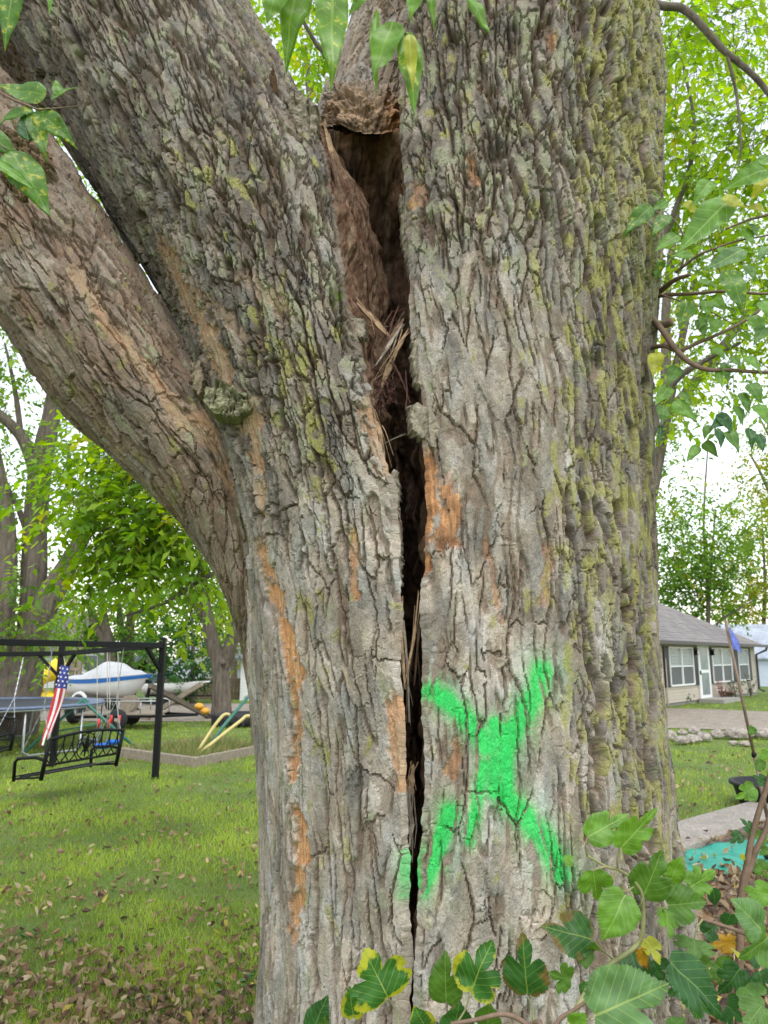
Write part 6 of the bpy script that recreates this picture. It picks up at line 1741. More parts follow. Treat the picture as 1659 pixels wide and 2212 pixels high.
far_tree('golden leaved tree arching over the right of the house', 1720, 30, [[(1715, 1350), (1700, 1200), (1660, 1060), (1620, 980)], [(1700, 1200), (1690, 1020), (1640, 900)]],
         [cl(1640, 1060, 29, 50, 50, 50), cl(1660, 960, 29, 40, 40, 34), cl(1740, 1050, 30, 70, 120, 60), cl(1640, 1020, 28, 40, 30, 22)], YELL, 113, 0.2, 0.14)
far_tree('leafy background tree rising behind the split trunk on the house side', 1380, 22, [[(1378, 1400), (1385, 1200), (1440, 900), (1500, 600)], [(1440, 900), (1560, 750), (1640, 640)], [(1440, 900), (1440, 650), (1470, 400)]],
         [cl(1450, 850, 21, 70, 70, 60), cl(1540, 760, 22, 90, 80, 70), cl(1620, 650, 22, 90, 90, 70), cl(1480, 560, 22, 90, 90, 70), cl(1430, 1020, 22, 50, 60, 30), cl(1580, 460, 22, 110, 100, 80), cl(1470, 350, 22, 90, 100, 70), cl(1600, 250, 22, 110, 110, 70), cl(1460, 150, 22, 90, 110, 60), cl(1600, 60, 23, 110, 90, 60), cl(1720, 500, 22, 70, 200, 60), cl(1640, 860, 22, 60, 50, 30)], [((0.20, 0.33, 0.06), .45), ((0.28, 0.37, 0.06), .35), ((0.13, 0.25, 0.04), .2)], 114, 0.19, 0.3)
far_tree('pale leafy tree seen through the fork of the split trunk', 700, 20, [[(700, 1200), (690, 800), (680, 400), (660, 100)]],
         [cl(660, 60, 20, 120, 90, 80), cl(700, 200, 20, 80, 70, 40), cl(160, 330, 20, 110, 120, 60), cl(240, 480, 20, 80, 70, 40), cl(90, 200, 20, 60, 60, 30)], BRIGHT, 115, 0.19, 0.25)
far_tree('round crowned tree far off beyond the gravel drive', 760, 58, [[(760, 1440), (762, 1370), (758, 1280)]],
         [cl(740, 1320, 58, 110, 60, 70), cl(680, 1390, 59, 80, 40, 40), cl(820, 1360, 58, 80, 60, 50)], MID, 116, 0.45, 0.35)
far_tree('broad crowned tree far off beyond the gravel drive and fence line', 980, 60, [[(980, 1440), (982, 1370), (978, 1270)]],
         [cl(960, 1310, 60, 110, 60, 70), cl(900, 1390, 61, 80, 40, 40), cl(1050, 1360, 60, 90, 60, 50)], MID, 117, 0.45, 0.35)
far_tree('spreading tree far off behind the far end of the beige house', 1220, 56, [[(1220, 1440), (1222, 1350), (1218, 1230)]],
         [cl(1200, 1270, 56, 110, 70, 70), cl(1130, 1360, 57, 80, 50, 40), cl(1290, 1300, 56, 90, 70, 60)], MID, 118, 0.45, 0.35)
# ================================================================== leaves near the lens
def leaf_mat(name, base, vein, edge=None, spots=None, tip=(0.10, 0.05, 0.03)):
    m, nt, b = mat_new(name)
    uv = N(nt, 'ShaderNodeUVMap'); sx = N(nt, 'ShaderNodeSeparateXYZ'); nt.links.new(uv.outputs[0], sx.inputs[0])
    def math_(op, a, b_=None, c=None):
        n = N(nt, 'ShaderNodeMath', operation=op)
        for i, v in enumerate((a, b_, c)):
            if v is None: continue
            if hasattr(v, 'links') or hasattr(v, 'is_linked'): nt.links.new(v, n.inputs[i])
            else: n.inputs[i].default_value = v
        return n.outputs[0]
    au = math_('ABSOLUTE', sx.outputs[0]); v = sx.outputs[1]
    tc = N(nt, 'ShaderNodeTexCoord')
    nz = N(nt, 'ShaderNodeTexNoise', Scale=35.0, Detail=4.0); nt.links.new(tc.outputs['Object'], nz.inputs[0])
    mid = math_('LESS_THAN', au, math_('MULTIPLY_ADD', v, -0.010, 0.014))
    k = math_('MULTIPLY', math_('SUBTRACT', v, math_('MULTIPLY', au, 0.95)), 7.0)
    k = math_('ADD', k, math_('MULTIPLY', sx.outputs[0], 0.9))
    fr = math_('ABSOLUTE', math_('SUBTRACT', math_('FRACT', k), 0.5))
    lat = math_('GREATER_THAN', fr, 0.462)
    k2 = math_('MULTIPLY', math_('ADD', v, math_('MULTIPLY', au, 1.3)), 26.0)
    fine = math_('GREATER_THAN', math_('ABSOLUTE', math_('SUBTRACT', math_('FRACT', k2), 0.5)), 0.44)
    vn = math_('MAXIMUM', mid, math_('MAXIMUM', math_('MULTIPLY', lat, 0.75), math_('MULTIPLY', fine, 0.18)))
    lo = tuple(x * 0.78 for x in base); hi = tuple(x * 1.2 for x in base)
    c = ramp(nt, nz.outputs[0], [(0.35, lo), (0.65, hi)])
    if spots:
        n2 = N(nt, 'ShaderNodeTexNoise', Scale=70.0, Detail=3.0, Roughness=0.6); nt.links.new(tc.outputs['Object'], n2.inputs[0])
        mk = ramp(nt, n2.outputs[0], [(0.58, (0, 0, 0)), (0.64, (1, 1, 1))])
        mx = N(nt, 'ShaderNodeMix', data_type='RGBA'); nt.links.new(mk, mx.inputs[0]); nt.links.new(c, mx.inputs[6]); mx.inputs[7].default_value = (*spots, 1); c = mx.outputs[2]
    if edge:
        at = N(nt, 'ShaderNodeAttribute', attribute_name='col'); sp = N(nt, 'ShaderNodeSeparateColor'); nt.links.new(at.outputs['Color'], sp.inputs[0])
        n3 = N(nt, 'ShaderNodeTexNoise', Scale=28.0, Detail=4.0); nt.links.new(tc.outputs['Object'], n3.inputs[0])
        e = math_('ADD', sp.outputs[0], math_('MULTIPLY', math_('SUBTRACT', n3.outputs[0], 0.5), 2.2))
        mk = ramp(nt, e, [(0.86, (0, 0, 0)), (1.22, (1, 1, 1))])
        mx = N(nt, 'ShaderNodeMix', data_type='RGBA'); nt.links.new(mk, mx.inputs[0]); nt.links.new(c, mx.inputs[6]); mx.inputs[7].default_value = (*edge, 1); c = mx.outputs[2]
        mk = ramp(nt, e, [(1.26, (0, 0, 0)), (1.34, (1, 1, 1))])
        mx = N(nt, 'ShaderNodeMix', data_type='RGBA'); nt.links.new(mk, mx.inputs[0]); nt.links.new(c, mx.inputs[6]); mx.inputs[7].default_value = (*tip, 1); c = mx.outputs[2]
    mv = N(nt, 'ShaderNodeMix', data_type='RGBA'); nt.links.new(vn, mv.inputs[0]); nt.links.new(c, mv.inputs[6]); mv.inputs[7].default_value = (*vein, 1); c = mv.outputs[2]
    nt.links.new(c, b.inputs['Base Color']); b.inputs['Roughness'].default_value = 0.42; b.inputs['Specular IOR Level'].default_value = 0.35
    bp = N(nt, 'ShaderNodeBump', Strength=0.35, Distance=0.0015); bp.invert = True
    nt.links.new(math_('MAXIMUM', vn, math_('MULTIPLY', nz.outputs[0], 0.3)), bp.inputs['Height']); nt.links.new(bp.outputs[0], b.inputs['Normal'])
    t = N(nt, 'ShaderNodeBsdfTranslucent'); hs = N(nt, 'ShaderNodeHueSaturation', Saturation=1.15, Value=1.3, Hue=0.485)
    nt.links.new(c, hs.inputs['Color']); nt.links.new(hs.outputs[0], t.inputs['Color'])
    ms = N(nt, 'ShaderNodeMixShader'); ms.inputs[0].default_value = 0.38
    nt.links.new(b.outputs[0], ms.inputs[1]); nt.links.new(t.outputs[0], ms.inputs[2]); nt.links.new(ms.outputs[0], nt.nodes['Material Output'].inputs[0])
    return m
ML = {'light': leaf_mat('leaf_light', (0.115, 0.25, 0.028), (0.24, 0.37, 0.09)),
      'mid': leaf_mat('leaf_mid', (0.075, 0.17, 0.024), (0.18, 0.28, 0.07)),
      'dark': leaf_mat('leaf_dark', (0.028, 0.095, 0.024), (0.12, 0.22, 0.06)),
      'blue': leaf_mat('leaf_blue', (0.10, 0.205, 0.065), (0.26, 0.35, 0.10)),
      'edge': leaf_mat('leaf_yellow_edge', (0.04, 0.14, 0.025), (0.22, 0.32, 0.07), (0.40, 0.40, 0.03)),
      'brown': leaf_mat('leaf_brown_edge', (0.03, 0.105, 0.022), (0.16, 0.24, 0.05), (0.15, 0.10, 0.03), None, (0.045, 0.02, 0.015)),
      'spot': leaf_mat('leaf_spotted', (0.075, 0.18, 0.02), (0.16, 0.27, 0.05), None, (0.38, 0.38, 0.04)),
      'top': leaf_mat('leaf_top', (0.12, 0.255, 0.022), (0.2, 0.34, 0.05)),
      'tops': leaf_mat('leaf_top_spotted', (0.12, 0.255, 0.022), (0.2, 0.34, 0.05), None, (0.42, 0.45, 0.04)),
      'yellow': leaf_mat('leaf_yellow', (0.36, 0.38, 0.03), (0.42, 0.42, 0.08)),
      'orange': leaf_mat('leaf_orange', (0.48, 0.26, 0.025), (0.45, 0.32, 0.06), (0.16, 0.07, 0.02))}
def leaf_mesh(base, tip, width, kind, seed, nrm=None, curl=0.14, lobes=0):
    """a leaf from its base to its tip (world points); kind 'ovate' or 'mulberry'"""
    rr = np.random.default_rng(seed)
    base = np.asarray(base, float); tip = np.asarray(tip, float)
    yv = tip - base; L = np.linalg.norm(yv); yv /= L
    n0 = np.array([0, -1.0, 0.25]) if nrm is None else np.asarray(nrm, float)
    n0 = n0 + rr.normal(0, 0.22, 3); n0 -= yv * (n0 @ yv); n0 /= np.linalg.norm(n0); xv = np.cross(yv, n0)
    W = width / L / 2
    if kind == 'ovate':
        nt_, nq = 40, 6
        t = np.linspace(0, 1, nt_ + 1)[:, None]; q = np.linspace(-1, 1, 2 * nq + 1)[None, :]
        prof = (np.sin(np.pi * np.clip(t, 0, 1) ** 0.62)) ** 0.85 * (1 - 0.55 * t ** 3); prof = prof / prof.max()
        prof = np.maximum(prof, 0.012 * (1 - t))
        ser = 1 + 0.05 * (((t * 22) % 1.0) - 0.5) * (t > 0.08)
        X = q * prof * W * ser * (1 + 0.08 * np.sign(q) * rr.normal()); Y = t - 0.10 * np.abs(q) * prof * W * 2 * (1 - t)
        E = np.abs(q) + 0 * t
        E = np.maximum(E * 0.95, 0.15 + 0.8 * t ** 4)
    else:
        nth, nr = 208, 8
        th = np.linspace(-np.pi, np.pi, nth, endpoint=False)[None, :]      # 0 = towards the tip
        k = np.linspace(0, 1, nr + 1)[1:, None]
        ath = np.abs(th)
        # heart shaped blade around a point a third of the way up
        c0 = 0.36
        hx = np.array([0, .05, .13, .26, .37, .43, .40, .30, .16, .05, 0]); hy = np.array([1.0, .92, .83, .70, .54, .36, .18, .05, -.03, .0, .03]) - c0
        pa = np.arctan2(hx, hy); pr = np.hypot(hx, hy)
        r0 = np.interp(ath, pa, pr)
        X0 = np.sin(th) * r0; wmax = np.abs(X0).max()
        rad = r0.copy()
        for (a_, dep, sg) in ([(0.60, 0.62, 1), (-0.60, 0.62, -1), (1.62, 0.36, 1), (-1.62, 0.36, -1)][:lobes] if lobes <= 4 else []):
            a_ = a_ + rr.normal(0, 0.08); rad = rad * (1 - dep * rr.uniform(0.75, 1.1) * np.exp(-(np.abs(th - a_) / 0.17) ** 1.5))
        rad = rad * (1 + 0.075 * (((ath * 26 / np.pi) % 1) - 0.5) * (ath < 2.7)) * (1 + 0.04 * noise(np.cos(th) * 2 + seed, np.sin(th) * 2, seed))
        X = k * np.sin(th) * rad * W / wmax; Y = c0 + k * np.cos(th) * rad
        Y = np.maximum(Y, -0.04 - 0.3 * np.abs(X)) 
        E = k + 0 * th
    und = 0.06 * noise(X * 3 + seed, Y * 3, seed) + 0.022 * noise(X * 8 + seed, Y * 8, seed + 1) * E
    Z = -curl * (Y - 0.3) ** 2 * rr.uniform(0.3, 1.6) + 0.16 * np.abs(X) * rr.uniform(0.2, 1.3) + und - 0.05 * (E > 0.9) * rr.uniform(-0.3, 0.6)
    V = base + L * (X[..., None] * xv + Y[..., None] * yv + Z[..., None] * n0)
    J, K = X.shape
    idx = np.arange(J * K).reshape(J, K)
    uv = np.stack([X, Y], -1).reshape(-1, 2); Ec = np.repeat(E.reshape(-1, 1), 3, axis=1)
    if kind == 'ovate':
        F = np.stack([idx[:-1, :-1], idx[:-1, 1:], idx[1:, 1:], idx[1:, :-1]], axis=-1).reshape(-1, 4); Vf = V.reshape(-1, 3)
    else:
        nx = np.roll(idx, -1, axis=1)
        F = np.stack([idx[:-1], nx[:-1], nx[1:], idx[1:]], axis=-1).reshape(-1, 4)
        cpt = base + L * (0.36 * yv); Vf = np.concatenate([V.reshape(-1, 3), cpt[None]]); uv = np.concatenate([uv, [[0, 0.36]]]); Ec = np.concatenate([Ec, [[0, 0, 0]]])
        ci = J * K; F = np.concatenate([F, np.stack([np.full(K, ci), nx[0], idx[0], idx[0]], axis=-1)[:0]])
        fan = np.stack([np.full(K, ci), nx[0], idx[0]], axis=-1)
        F3 = np.concatenate([F[:, [0, 1, 2]], F[:, [0, 2, 3]], fan]); F = F3
    return fast_mesh('leaf', Vf, F, True, Ec, uv)
def put_leaf(parent, b0, t0, wpx, matk, kind, seed, lobes=0, nrm=None, curl=0.14):
    """b0, t0: (u, v, distance); wpx: width in picture units"""
    B, T = px(*b0), px(*t0)
    w = wpx / FPX * (b0[2] + t0[2]) / 2
    return link('leaf', leaf_mesh(B, T, w, kind, seed, nrm, curl, lobes), parent, ML[matk])
def twig_mesh(name, paths, mat, parent):
    m = MB()
    for pts, r0, r1 in paths:
        C = cat_rom([px(*p) for p in pts], np.linspace(0, len(pts) - 1, (len(pts) - 1) * 5 + 1))
        m.tube(C, list(np.linspace(r0, r1, len(C))), 7)
    return m.build(name, mat, parent, True)
M_stemg = plain('green_stem', (0.20, 0.20, 0.08), 0.6, 0.25, 40)
M_stemb = plain('brown_stem', (0.16, 0.105, 0.07), 0.8, 0.3, 40)

# ---- mulberry sapling in front of the trunk's foot (c: points of a close view of the lower right)
def c2(x, y): return 1123.4 + x / 3.097, 1693.6 + y / 3.097
def c5(x, y): return 604.8 + x / 1.574, 1641.6 + y / 1.574
mul = empty('mulberry_sapling', px(1330, 2500, 1.25) * np.array([1, 1, 0])); tag(mul, 'mulberry sapling with lobed serrated leaves in front of the trunk foot', 'sapling')
def q2(x, y, Y): return (*c2(x, y), Y)
def q5(x, y, Y): return (*c5(x, y), Y)
gb = px(1330, 2500, 1.25)
twig_mesh('stem', [([q2(450, 480, 1.42), q2(575, 552, 1.42), q2(660, 575, 1.42), q2(745, 632, 1.42), q2(800, 700, 1.42), q2(822, 780, 1.42), q2(820, 990, 1.42), q2(768, 1092, 1.42), q2(612, 1200, 1.40), q2(500, 1310, 1.38), q2(330, 1600, 1.34), q2(250, 1900, 1.3), (1200, 2700, 1.25), (1200, 3600, 1.25)], 0.0022, 0.006)], M_stemg, mul)
twig_mesh('stem', [([q2(1215, 905, 1.5), q2(1390, 960, 1.5), q2(1500, 1000, 1.48), q2(1700, 1080, 1.45), (1720, 2120, 1.4), (1600, 2500, 1.35), (1400, 3400, 1.3)], 0.003, 0.006)], M_stemb, mul)
twig_mesh('stem', [([q5(580, 897, 1.38), q5(660, 885, 1.38), q5(762, 865, 1.38), q5(840, 900, 1.38), (1180, 2260, 1.34), (1200, 2800, 1.28), (1200, 3600, 1.25)], 0.003, 0.006)], M_stemb, mul)
twig_mesh('stem', [([q5(1060, 810, 1.3), q5(1000, 850, 1.3), q5(940, 900, 1.3), (1200, 2300, 1.28), (1210, 3000, 1.25), (1200, 3600, 1.25)], 0.0025, 0.006)], M_stemb, mul)
leaves2 = [  # base, tip, width, look, lobes, distance
    ((450, 355), (735, 195), 200, 'light', 2, 1.42), ((670, 432), (928, 155), 190, 'light', 3, 1.40), ((490, 580), (520, 795), 225, 'light', 2, 1.42),
    ((712, 733), (552, 1058), 270, 'light', 0, 1.38), ((825, 757), (955, 440), 260, 'mid', 2, 1.42), ((985, 812), (1262, 785), 230, 'mid', 1, 1.45),
    ((1135, 692), (1322, 575), 185, 'light', 4, 1.5), ((1000, 660), (1085, 480), 130, 'light', 0, 1.52), ((970, 832), (1010, 1045), 190, 'light', 4, 1.45),
    ((490, 1040), (135, 945), 275, 'brown', 1, 1.45), ((345, 1312), (192, 1265), 190, 'mid', 4, 1.42), ((425, 1100), (445, 1245), 120, 'mid', 0, 1.44),
    ((490, 1552), (1010, 1330), 430, 'blue', 1, 1.12), ((1165, 1035), (1160, 1180), 270, 'mid', 4, 1.48), ((840, 1030), (945, 1205), 125, 'yellow', 2, 1.46),
    ((800, 1100), (858, 1250), 80, 'orange', 0, 1.44), ((1625, 985), (1425, 765), 235, 'blue', 0, 1.3), ((1445, 1050), (1262, 1095), 120, 'orange', 3, 1.5),
    ((1425, 1100), (1475, 1172), 60, 'yellow', 0, 1.48), ((1010, 1185), (1400, 1590), 310, 'dark', 1, 1.35), ((1290, 700), (1312, 825), 85, 'dark', 0, 1.55),
    ((1660, 1020), (1480, 1180), 250, 'mid', 2, 1.38), ((1680, 745), (1490, 700), 150, 'light', 1, 1.42), ((1410, 870), (1370, 960), 110, 'dark', 0, 1.55),
    ((1230, 1010), (1330, 930), 130, 'dark', 2, 1.58), ((1300, 1200), (1450, 1330), 190, 'mid', 3, 1.5), ((1480, 1230), (1330, 1420), 210, 'dark', 3, 1.45),
    ((1600, 1250), (1640, 1420), 210, 'dark', 4, 1.45), ((1500, 1350), (1640, 1520), 200, 'mid', 3, 1.4), ((1200, 1430), (1180, 1580), 190, 'edge', 4, 1.42),
    ((1080, 1300), (1000, 1430), 190, 'dark', 2, 1.5), ((1380, 1480), (1500, 1590), 200, 'dark', 3, 1.36), ((740, 1120), (800, 1300), 200, 'dark', 2, 1.55),
    ((880, 1180), (960, 1330), 190, 'dark', 3, 1.54), ((1180, 1150), (1290, 1330), 190, 'mid', 4, 1.56), ((1560, 1090), (1680, 1250), 190, 'dark', 2, 1.5),
    ((1620, 1480), (1500, 1640), 220, 'mid', 2, 1.3), ((440, 1320), (420, 1450), 70, 'brown', 0, 1.42), ((300, 530), (360, 480), 70, 'light', 0, 1.42),
    ((480, 1110), (505, 1060), 90, 'mid', 0, 1.44), ((350, 1620), (440, 1540), 130, 'light', 0, 1.25), ((1000, 1640), (1110, 1560), 110, 'blue', 0, 1.2)]
for i, (b0, t0, w, lk, lb, Y) in enumerate(leaves2):
    rr_ = random.Random(i)
    put_leaf(mul, q2(*b0, Y), q2(*t0, Y + rr_.uniform(-0.04, 0.02)), w / 3.097, lk, 'mulberry', 700 + i, lb)
leaves5 = [((370, 812), (285, 645), 215, 'edge', 4, 1.36), ((105, 940), (158, 800), 85, 'dark', 0, 1.36), ((160, 960), (150, 870), 70, 'mid', 0, 1.36),
           ((565, 832), (560, 648), 108, 'mid', 1, 1.46), ((645, 795), (720, 612), 165, 'edge', 3, 1.42), ((842, 803), (822, 590), 145, 'brown', 2, 1.42),
           ((500, 915), (455, 842), 80, 'edge', 0, 1.40), ((590, 940), (612, 820), 115, 'brown', 0, 1.42), ((705, 915), (712, 828), 85, 'mid', 0, 1.44), ((250, 880), (235, 770), 70, 'edge', 0, 1.38)]
for i, (b0, t0, w, lk, lb, Y) in enumerate(leaves5):
    put_leaf(mul, q5(*b0, Y), q5(*t0, Y - 0.02), w / 1.574, lk, 'mulberry', 760 + i, lb)
pet = []
for b0, e in (((450, 355), (450, 480)), ((670, 432), (655, 572)), ((490, 580), (575, 552)), ((712, 733), (760, 690)), ((825, 757), (820, 850)), ((985, 812), (955, 855)), ((490, 1040), (625, 1175)), ((490, 1552), (370, 1640)), ((1165, 1035), (1220, 905))):
    pet.append(([q2(*b0, 1.41), q2((b0[0] + e[0]) / 2 - 12, (b0[1] + e[1]) / 2, 1.41), q2(*e, 1.42)], 0.0012, 0.0018))
for b0, e in (((370, 812), (405, 910)), ((645, 795), (605, 890)), ((842, 803), (862, 905))):
    pet.append(([q5(*b0, 1.4), q5((b0[0] + e[0]) / 2 + 8, (b0[1] + e[1]) / 2, 1.4), q5(*e, 1.39)], 0.0012, 0.0018))
for p_ in pet: twig_mesh('petiole', [p_], M_stemg, mul)
# ---- second young stem at the edge, by the mat
sap = empty('young_sapling', px(1640, 2300, 2.4) * np.array([1, 1, 0])); tag(sap, 'thin brown two-stemmed sapling with few lobed leaves beside the green mat', 'sapling')
SY = 2.3
gs = gnd(1560, 2480)
def q2s(x, y): return (*c2(x, y), SY)
for pts in ([(1700, -180), (1650, 20), (1590, 210), (1545, 380), (1515, 560), (1490, 680), (1470, 900)], [(1700, 80), (1645, 300), (1580, 440), (1540, 560), (1500, 680), (1475, 900)]):
    ww = [q2s(*p) for p in pts] + [(1595, 2300, SY), (1590, 2650, SY)]
    twig_mesh('stem', [(ww, 0.007, 0.012)], M_stemb, sap)
for i, (b0, t0, w, lk, lb) in enumerate([((1570, 330), (1475, 225), 90, 'dark', 3), ((1480, 330), (1405, 400), 85, 'dark', 2), ((1590, 380), (1680, 330), 100, 'mid', 3), ((1570, 20), (1440, 100), 120, 'light', 3), ((1570, 60), (1500, 110), 80, 'light', 2),
                                         ((1505, 480), (1470, 500), 40, 'yellow', 0), ((1500, 525), (1530, 505), 36, 'orange', 0), ((1580, 520), (1670, 640), 110, 'mid', 2), ((1640, -10), (1560, -60), 80, 'dark', 2), ((1620, -90), (1580, -190), 90, 'mid', 0), ((1650, -150), (1700, -260), 110, 'light', 2),
                                         ((1560, -330), (1540, -400), 60, 'mid', 0), ((1655, 420), (1600, 480), 60, 'mid', 1)]):
    put_leaf(sap, q2s(*b0), q2s(*t0), w / 3.097, lk, 'mulberry', 800 + i, lb)

# ---- twigs of the split tree that hang into view
def hung(label_twig, paths, leaves, kind, mat=M_stemb, seed0=0):
    t = twig_mesh('twig', paths, mat, tree)
    for i, (b0, t0, w, lk) in enumerate(leaves):
        put_leaf(t, b0, t0, w * 1.12, lk, kind, seed0 + i, 0, None, 0.25)
    return t
HY = 1.05
hung('top', [([(560, -420, 1.5), (600, -200, 1.2), (650, -60, HY), (720, -60, HY), (820, -30, HY), (905, -40, HY), (1000, -30, HY)], 0.004, 0.0012), ([(820, -30, HY), (852, 20, HY), (868, 60, HY), (880, 75, HY)], 0.0016, 0.001), ([(560, -420, 1.5), (300, -700, 2.0), (-100, -350, 2.5)], 0.005, 0.012)],
     [((608, -45, HY), (575, 42, HY), 78, 'tops'), ((650, -60, HY + .02), (607, 128, HY + .02), 74, 'top'), ((716, -55, HY), (722, 175, HY - .02), 78, 'tops'), ((800, -25, HY), (752, 26, HY), 34, 'top'),
      ((848, 45, HY), (803, 168, HY), 72, 'top'), ((812, 15, HY + .02), (806, 186, HY + .02), 24, 'top'), ((880, 68, HY), (898, 240, HY), 56, 'tops'), ((884, 72, HY - .02), (892, 190, HY - .02), 30, 'yellow'), ((905, -35, HY), (884, 38, HY), 46, 'top'), ((925, -40, HY), (938, 52, HY), 24, 'top'), ((985, -35, HY), (1066, 62, HY), 58, 'top'), ((780, -60, HY), (770, 18, HY), 44, 'top')],
     'ovate', seed0=820)
LY = 1.25
hung('left', [([(300, -700, 2.0), (120, -300, 1.6), (-60, 60, 1.4), (-20, 180, LY), (70, 232, LY), (105, 235, LY), (178, 228, LY)], 0.004, 0.0009), ([(-20, 180, LY), (-30, 280, LY), (20, 325, LY)], 0.0016, 0.001), ([(124, -60, 1.4), (126, 20, 1.4), (118, 95, 1.42)], 0.0012, 0.0008)],
     [((34, -50, LY), (6, 98, LY), 52, 'spot'), ((120, -30, LY), (101, 26, LY), 24, 'light'), ((98, 206, LY), (-12, 182, LY), 58, 'spot'), ((70, 236, LY), (-18, 262, LY), 38, 'spot'), ((76, 236, LY), (161, 304, LY), 54, 'spot'), ((70, 240, LY), (98, 341, LY), 42, 'spot'),
      ((110, 214, LY), (164, 178, LY), 34, 'light'), ((24, 326, LY), (108, 460, LY), 80, 'spot'), ((-20, 345, LY - .02), (77, 406, LY - .02), 30, 'light'), ((-30, 285, LY), (40, 340, LY), 44, 'mid'), ((60, 300, LY), (48, 232, LY), 40, 'dark'), ((130, 205, LY), (120, 168, LY), 24, 'light')],
     'ovate', seed0=840)
# shoots from the trunk's right flank
def c7(x, y): return 1330.6 + x / 3.122, 328.3 + y / 3.122
def q7(x, y, Y=2.0): return (*c7(x, y), Y)
sh1 = [([q7(170, 1075, 2.25), q7(215, 1092, 2.2), q7(300, 1185, 2.1), q7(400, 1325, 2.03), q7(500, 1420, 2.0), q7(620, 1468, 1.98), q7(760, 1470, 1.97), q7(1040, 1485, 1.95), q7(1300, 1450, 1.95)], 0.011, 0.004),
       ([q7(170, 1335, 2.25), q7(200, 1330, 2.2), q7(320, 1308, 2.08), q7(425, 1340, 2.05), q7(560, 1285, 2.02), q7(690, 1230, 2.0), q7(850, 1150, 2.0), q7(960, 1072, 2.0), q7(1100, 980, 2.0)], 0.008, 0.003)]
lv1 = [((270, 1350), (248, 1512), 90, 'yellow', 2.05), ((420, 1448), (348, 1565), 85, 'mid', 2.03), ((362, 1580), (262, 1702), 85, 'light', 2.03), ((322, 1708), (312, 1835), 78, 'mid', 2.0), ((302, 1838), (296, 1980), 34, 'dark', 2.0),
       ((392, 1680), (558, 1812), 92, 'light', 1.98), ((445, 1618), (518, 1712), 44, 'mid', 1.98), ((548, 1975), (478, 2085), 62, 'light', 1.98), ((590, 1958), (694, 2055), 66, 'mid', 1.98), ((718, 1420), (772, 1545), 64, 'mid', 1.98), ((690, 1468), (716, 1585), 42, 'light', 1.98), ((668, 1318), (742, 1392), 66, 'light', 1.98),
       ((760, 1780), (640, 1860), 80, 'dark', 1.96), ((700, 1760), (800, 1900), 90, 'dark', 1.96), ((760, 1880), (840, 2020), 90, 'mid', 1.95), ((640, 1840), (590, 1930), 60, 'mid', 1.96), ((690, 1870), (720, 1990), 70, 'dark', 1.95), ((850, 1620), (905, 1765), 70, 'mid', 1.96), ((820, 1715), (862, 1845), 66, 'mid', 1.96),
       ((900, 1560), (990, 1680), 90, 'mid', 1.95), ((960, 1700), (1040, 1830), 110, 'light', 1.95), ((900, 1860), (930, 2010), 60, 'dark', 1.95), ((960, 1900), (1000, 2020), 70, 'dark', 1.95), ((870, 1380), (1000, 1480), 90, 'light', 1.96), ((780, 1380), (850, 1450), 60, 'mid', 1.96), ((620, 1090), (560, 1190), 60, 'light', 2.0), ((560, 1130), (600, 1250), 70, 'mid', 2.0), ((700, 1130), (640, 1230), 80, 'light', 2.0), ((930, 1100), (1000, 1230), 110, 'light', 1.98), ((1010, 1180), (930, 1290), 80, 'mid', 1.97)]
t = twig_mesh('shoot', sh1, M_stemb, tree)
for i, (b0, t0, w, lk, Y) in enumerate(lv1): put_leaf(t, q7(*b0, Y), q7(*t0, Y - 0.02), w / 3.122 * 1.25, lk, 'ovate', 860 + i, 0, None, 0.25)
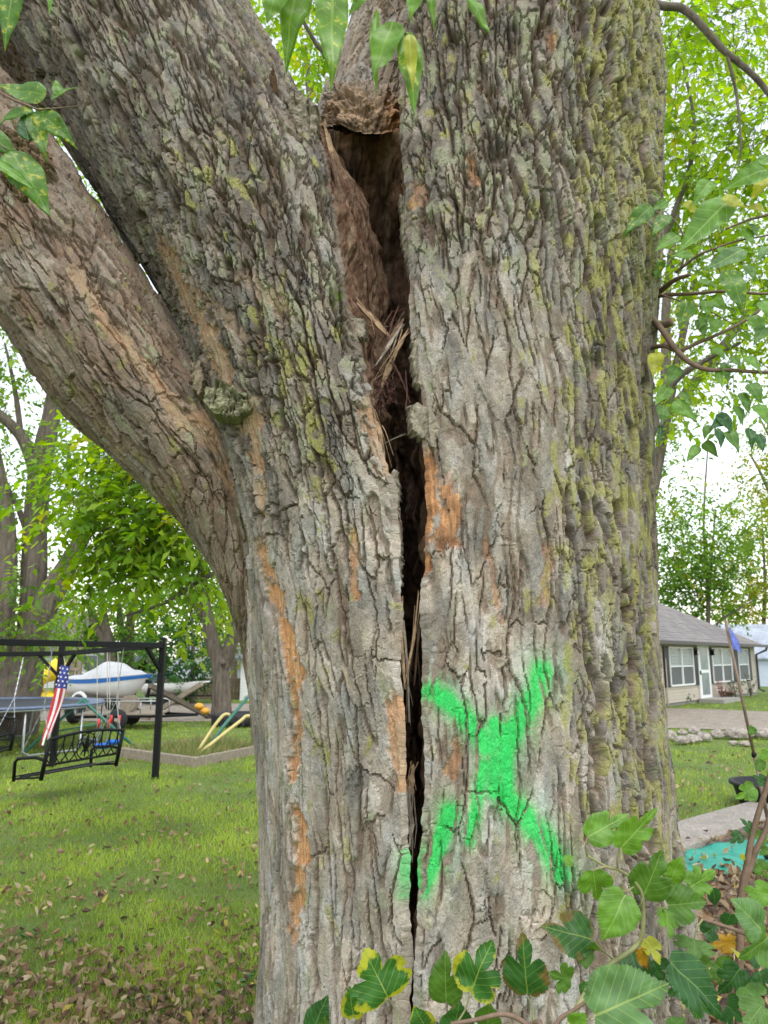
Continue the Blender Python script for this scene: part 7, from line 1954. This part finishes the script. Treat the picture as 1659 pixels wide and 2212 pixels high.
sh2 = [([q7(200, 1035, 2.25), q7(300, 940, 2.18), q7(400, 862, 2.1), q7(500, 828, 2.06)], 0.012, 0.005), ([q7(250, 985, 2.2), q7(330, 966, 2.15), q7(520, 955, 2.08), q7(740, 940, 2.03), q7(1030, 955, 2.0), q7(1300, 900, 2.0)], 0.007, 0.003),
       ([q7(400, 815, 2.1), q7(470, 760, 2.08), q7(550, 700, 2.05), q7(640, 660, 2.03), q7(820, 600, 2.02), q7(1030, 560, 2.02), q7(1300, 480, 2.0)], 0.005, 0.002), ([q7(740, 520, 2.0), q7(890, 460, 2.0), q7(1030, 420, 2.0), q7(1300, 320, 2.0)], 0.003, 0.005),
       ([q7(210, 1185, 2.2), q7(300, 1170, 2.15), q7(378, 1148, 2.12)], 0.014, 0.012), ([q7(300, 960, 2.15), q7(420, 1000, 2.1), q7(560, 1040, 2.05), q7(700, 1110, 2.02), q7(860, 1200, 2.0)], 0.003, 0.0012),
       ([q7(330, 400, 2.05), q7(400, 470, 2.05), q7(440, 530, 2.05), q7(470, 640, 2.06), q7(440, 780, 2.08)], 0.0015, 0.003), ([q7(640, 470, 2.0), q7(630, 600, 2.02), q7(660, 690, 2.03), q7(700, 800, 2.03), q7(760, 930, 2.03)], 0.0012, 0.002)]
lv2 = [((242, 355), (52, 545), 112, 'spot', 1.95), ((356, 420), (243, 562), 92, 'spot', 2.02), ((418, 560), (263, 662), 92, 'light', 2.02), ((1025, 108), (742, 218), 132, 'light', 1.9), ((790, 300), (408, 668), 185, 'light', 1.85), ((725, 300), (878, 372), 84, 'yellow', 1.83), ((862, 658), (592, 795), 112, 'blue', 1.9), ((752, 790), (888, 1085), 142, 'spot', 1.88),
       ((525, 690), (368, 702), 62, 'light', 2.0), ((482, 1005), (425, 1192), 112, 'spot', 2.0), ((600, 1000), (622, 1102), 82, 'light', 2.0), ((342, 328), (243, 392), 62, 'light', 2.05), ((302, 322), (222, 252), 56, 'spot', 2.05), ((290, 720), (270, 860), 80, 'spot', 2.1), ((640, 190), (520, 340), 110, 'light', 2.0), ((1040, 150), (920, 290), 100, 'yellow', 1.95),
       ((700, 640), (760, 720), 60, 'light', 2.0), ((900, 480), (960, 560), 80, 'mid', 2.0), ((860, 520), (930, 620), 90, 'light', 2.0), ((1000, 380), (880, 360), 60, 'yellow', 1.98), ((1020, 640), (960, 720), 70, 'blue', 1.98), ((880, 760), (950, 860), 80, 'mid', 1.98), ((1000, 1000), (1040, 1120), 100, 'light', 1.95), ((640, 1000), (740, 1060), 90, 'light', 2.0), ((560, 860), (700, 900), 60, 'light', 2.0), ((470, 330), (560, 420), 60, 'yellow', 2.05), ((1030, 30), (940, 90), 70, 'light', 1.95)]
t = twig_mesh('shoot', sh2, M_stemb, tree)
for i, (b0, t0, w, lk, Y) in enumerate(lv2): put_leaf(t, q7(*b0, Y), q7(*t0, Y - 0.02), w / 3.122 * 1.25, lk, 'ovate', 900 + i, 0, None, 0.25)
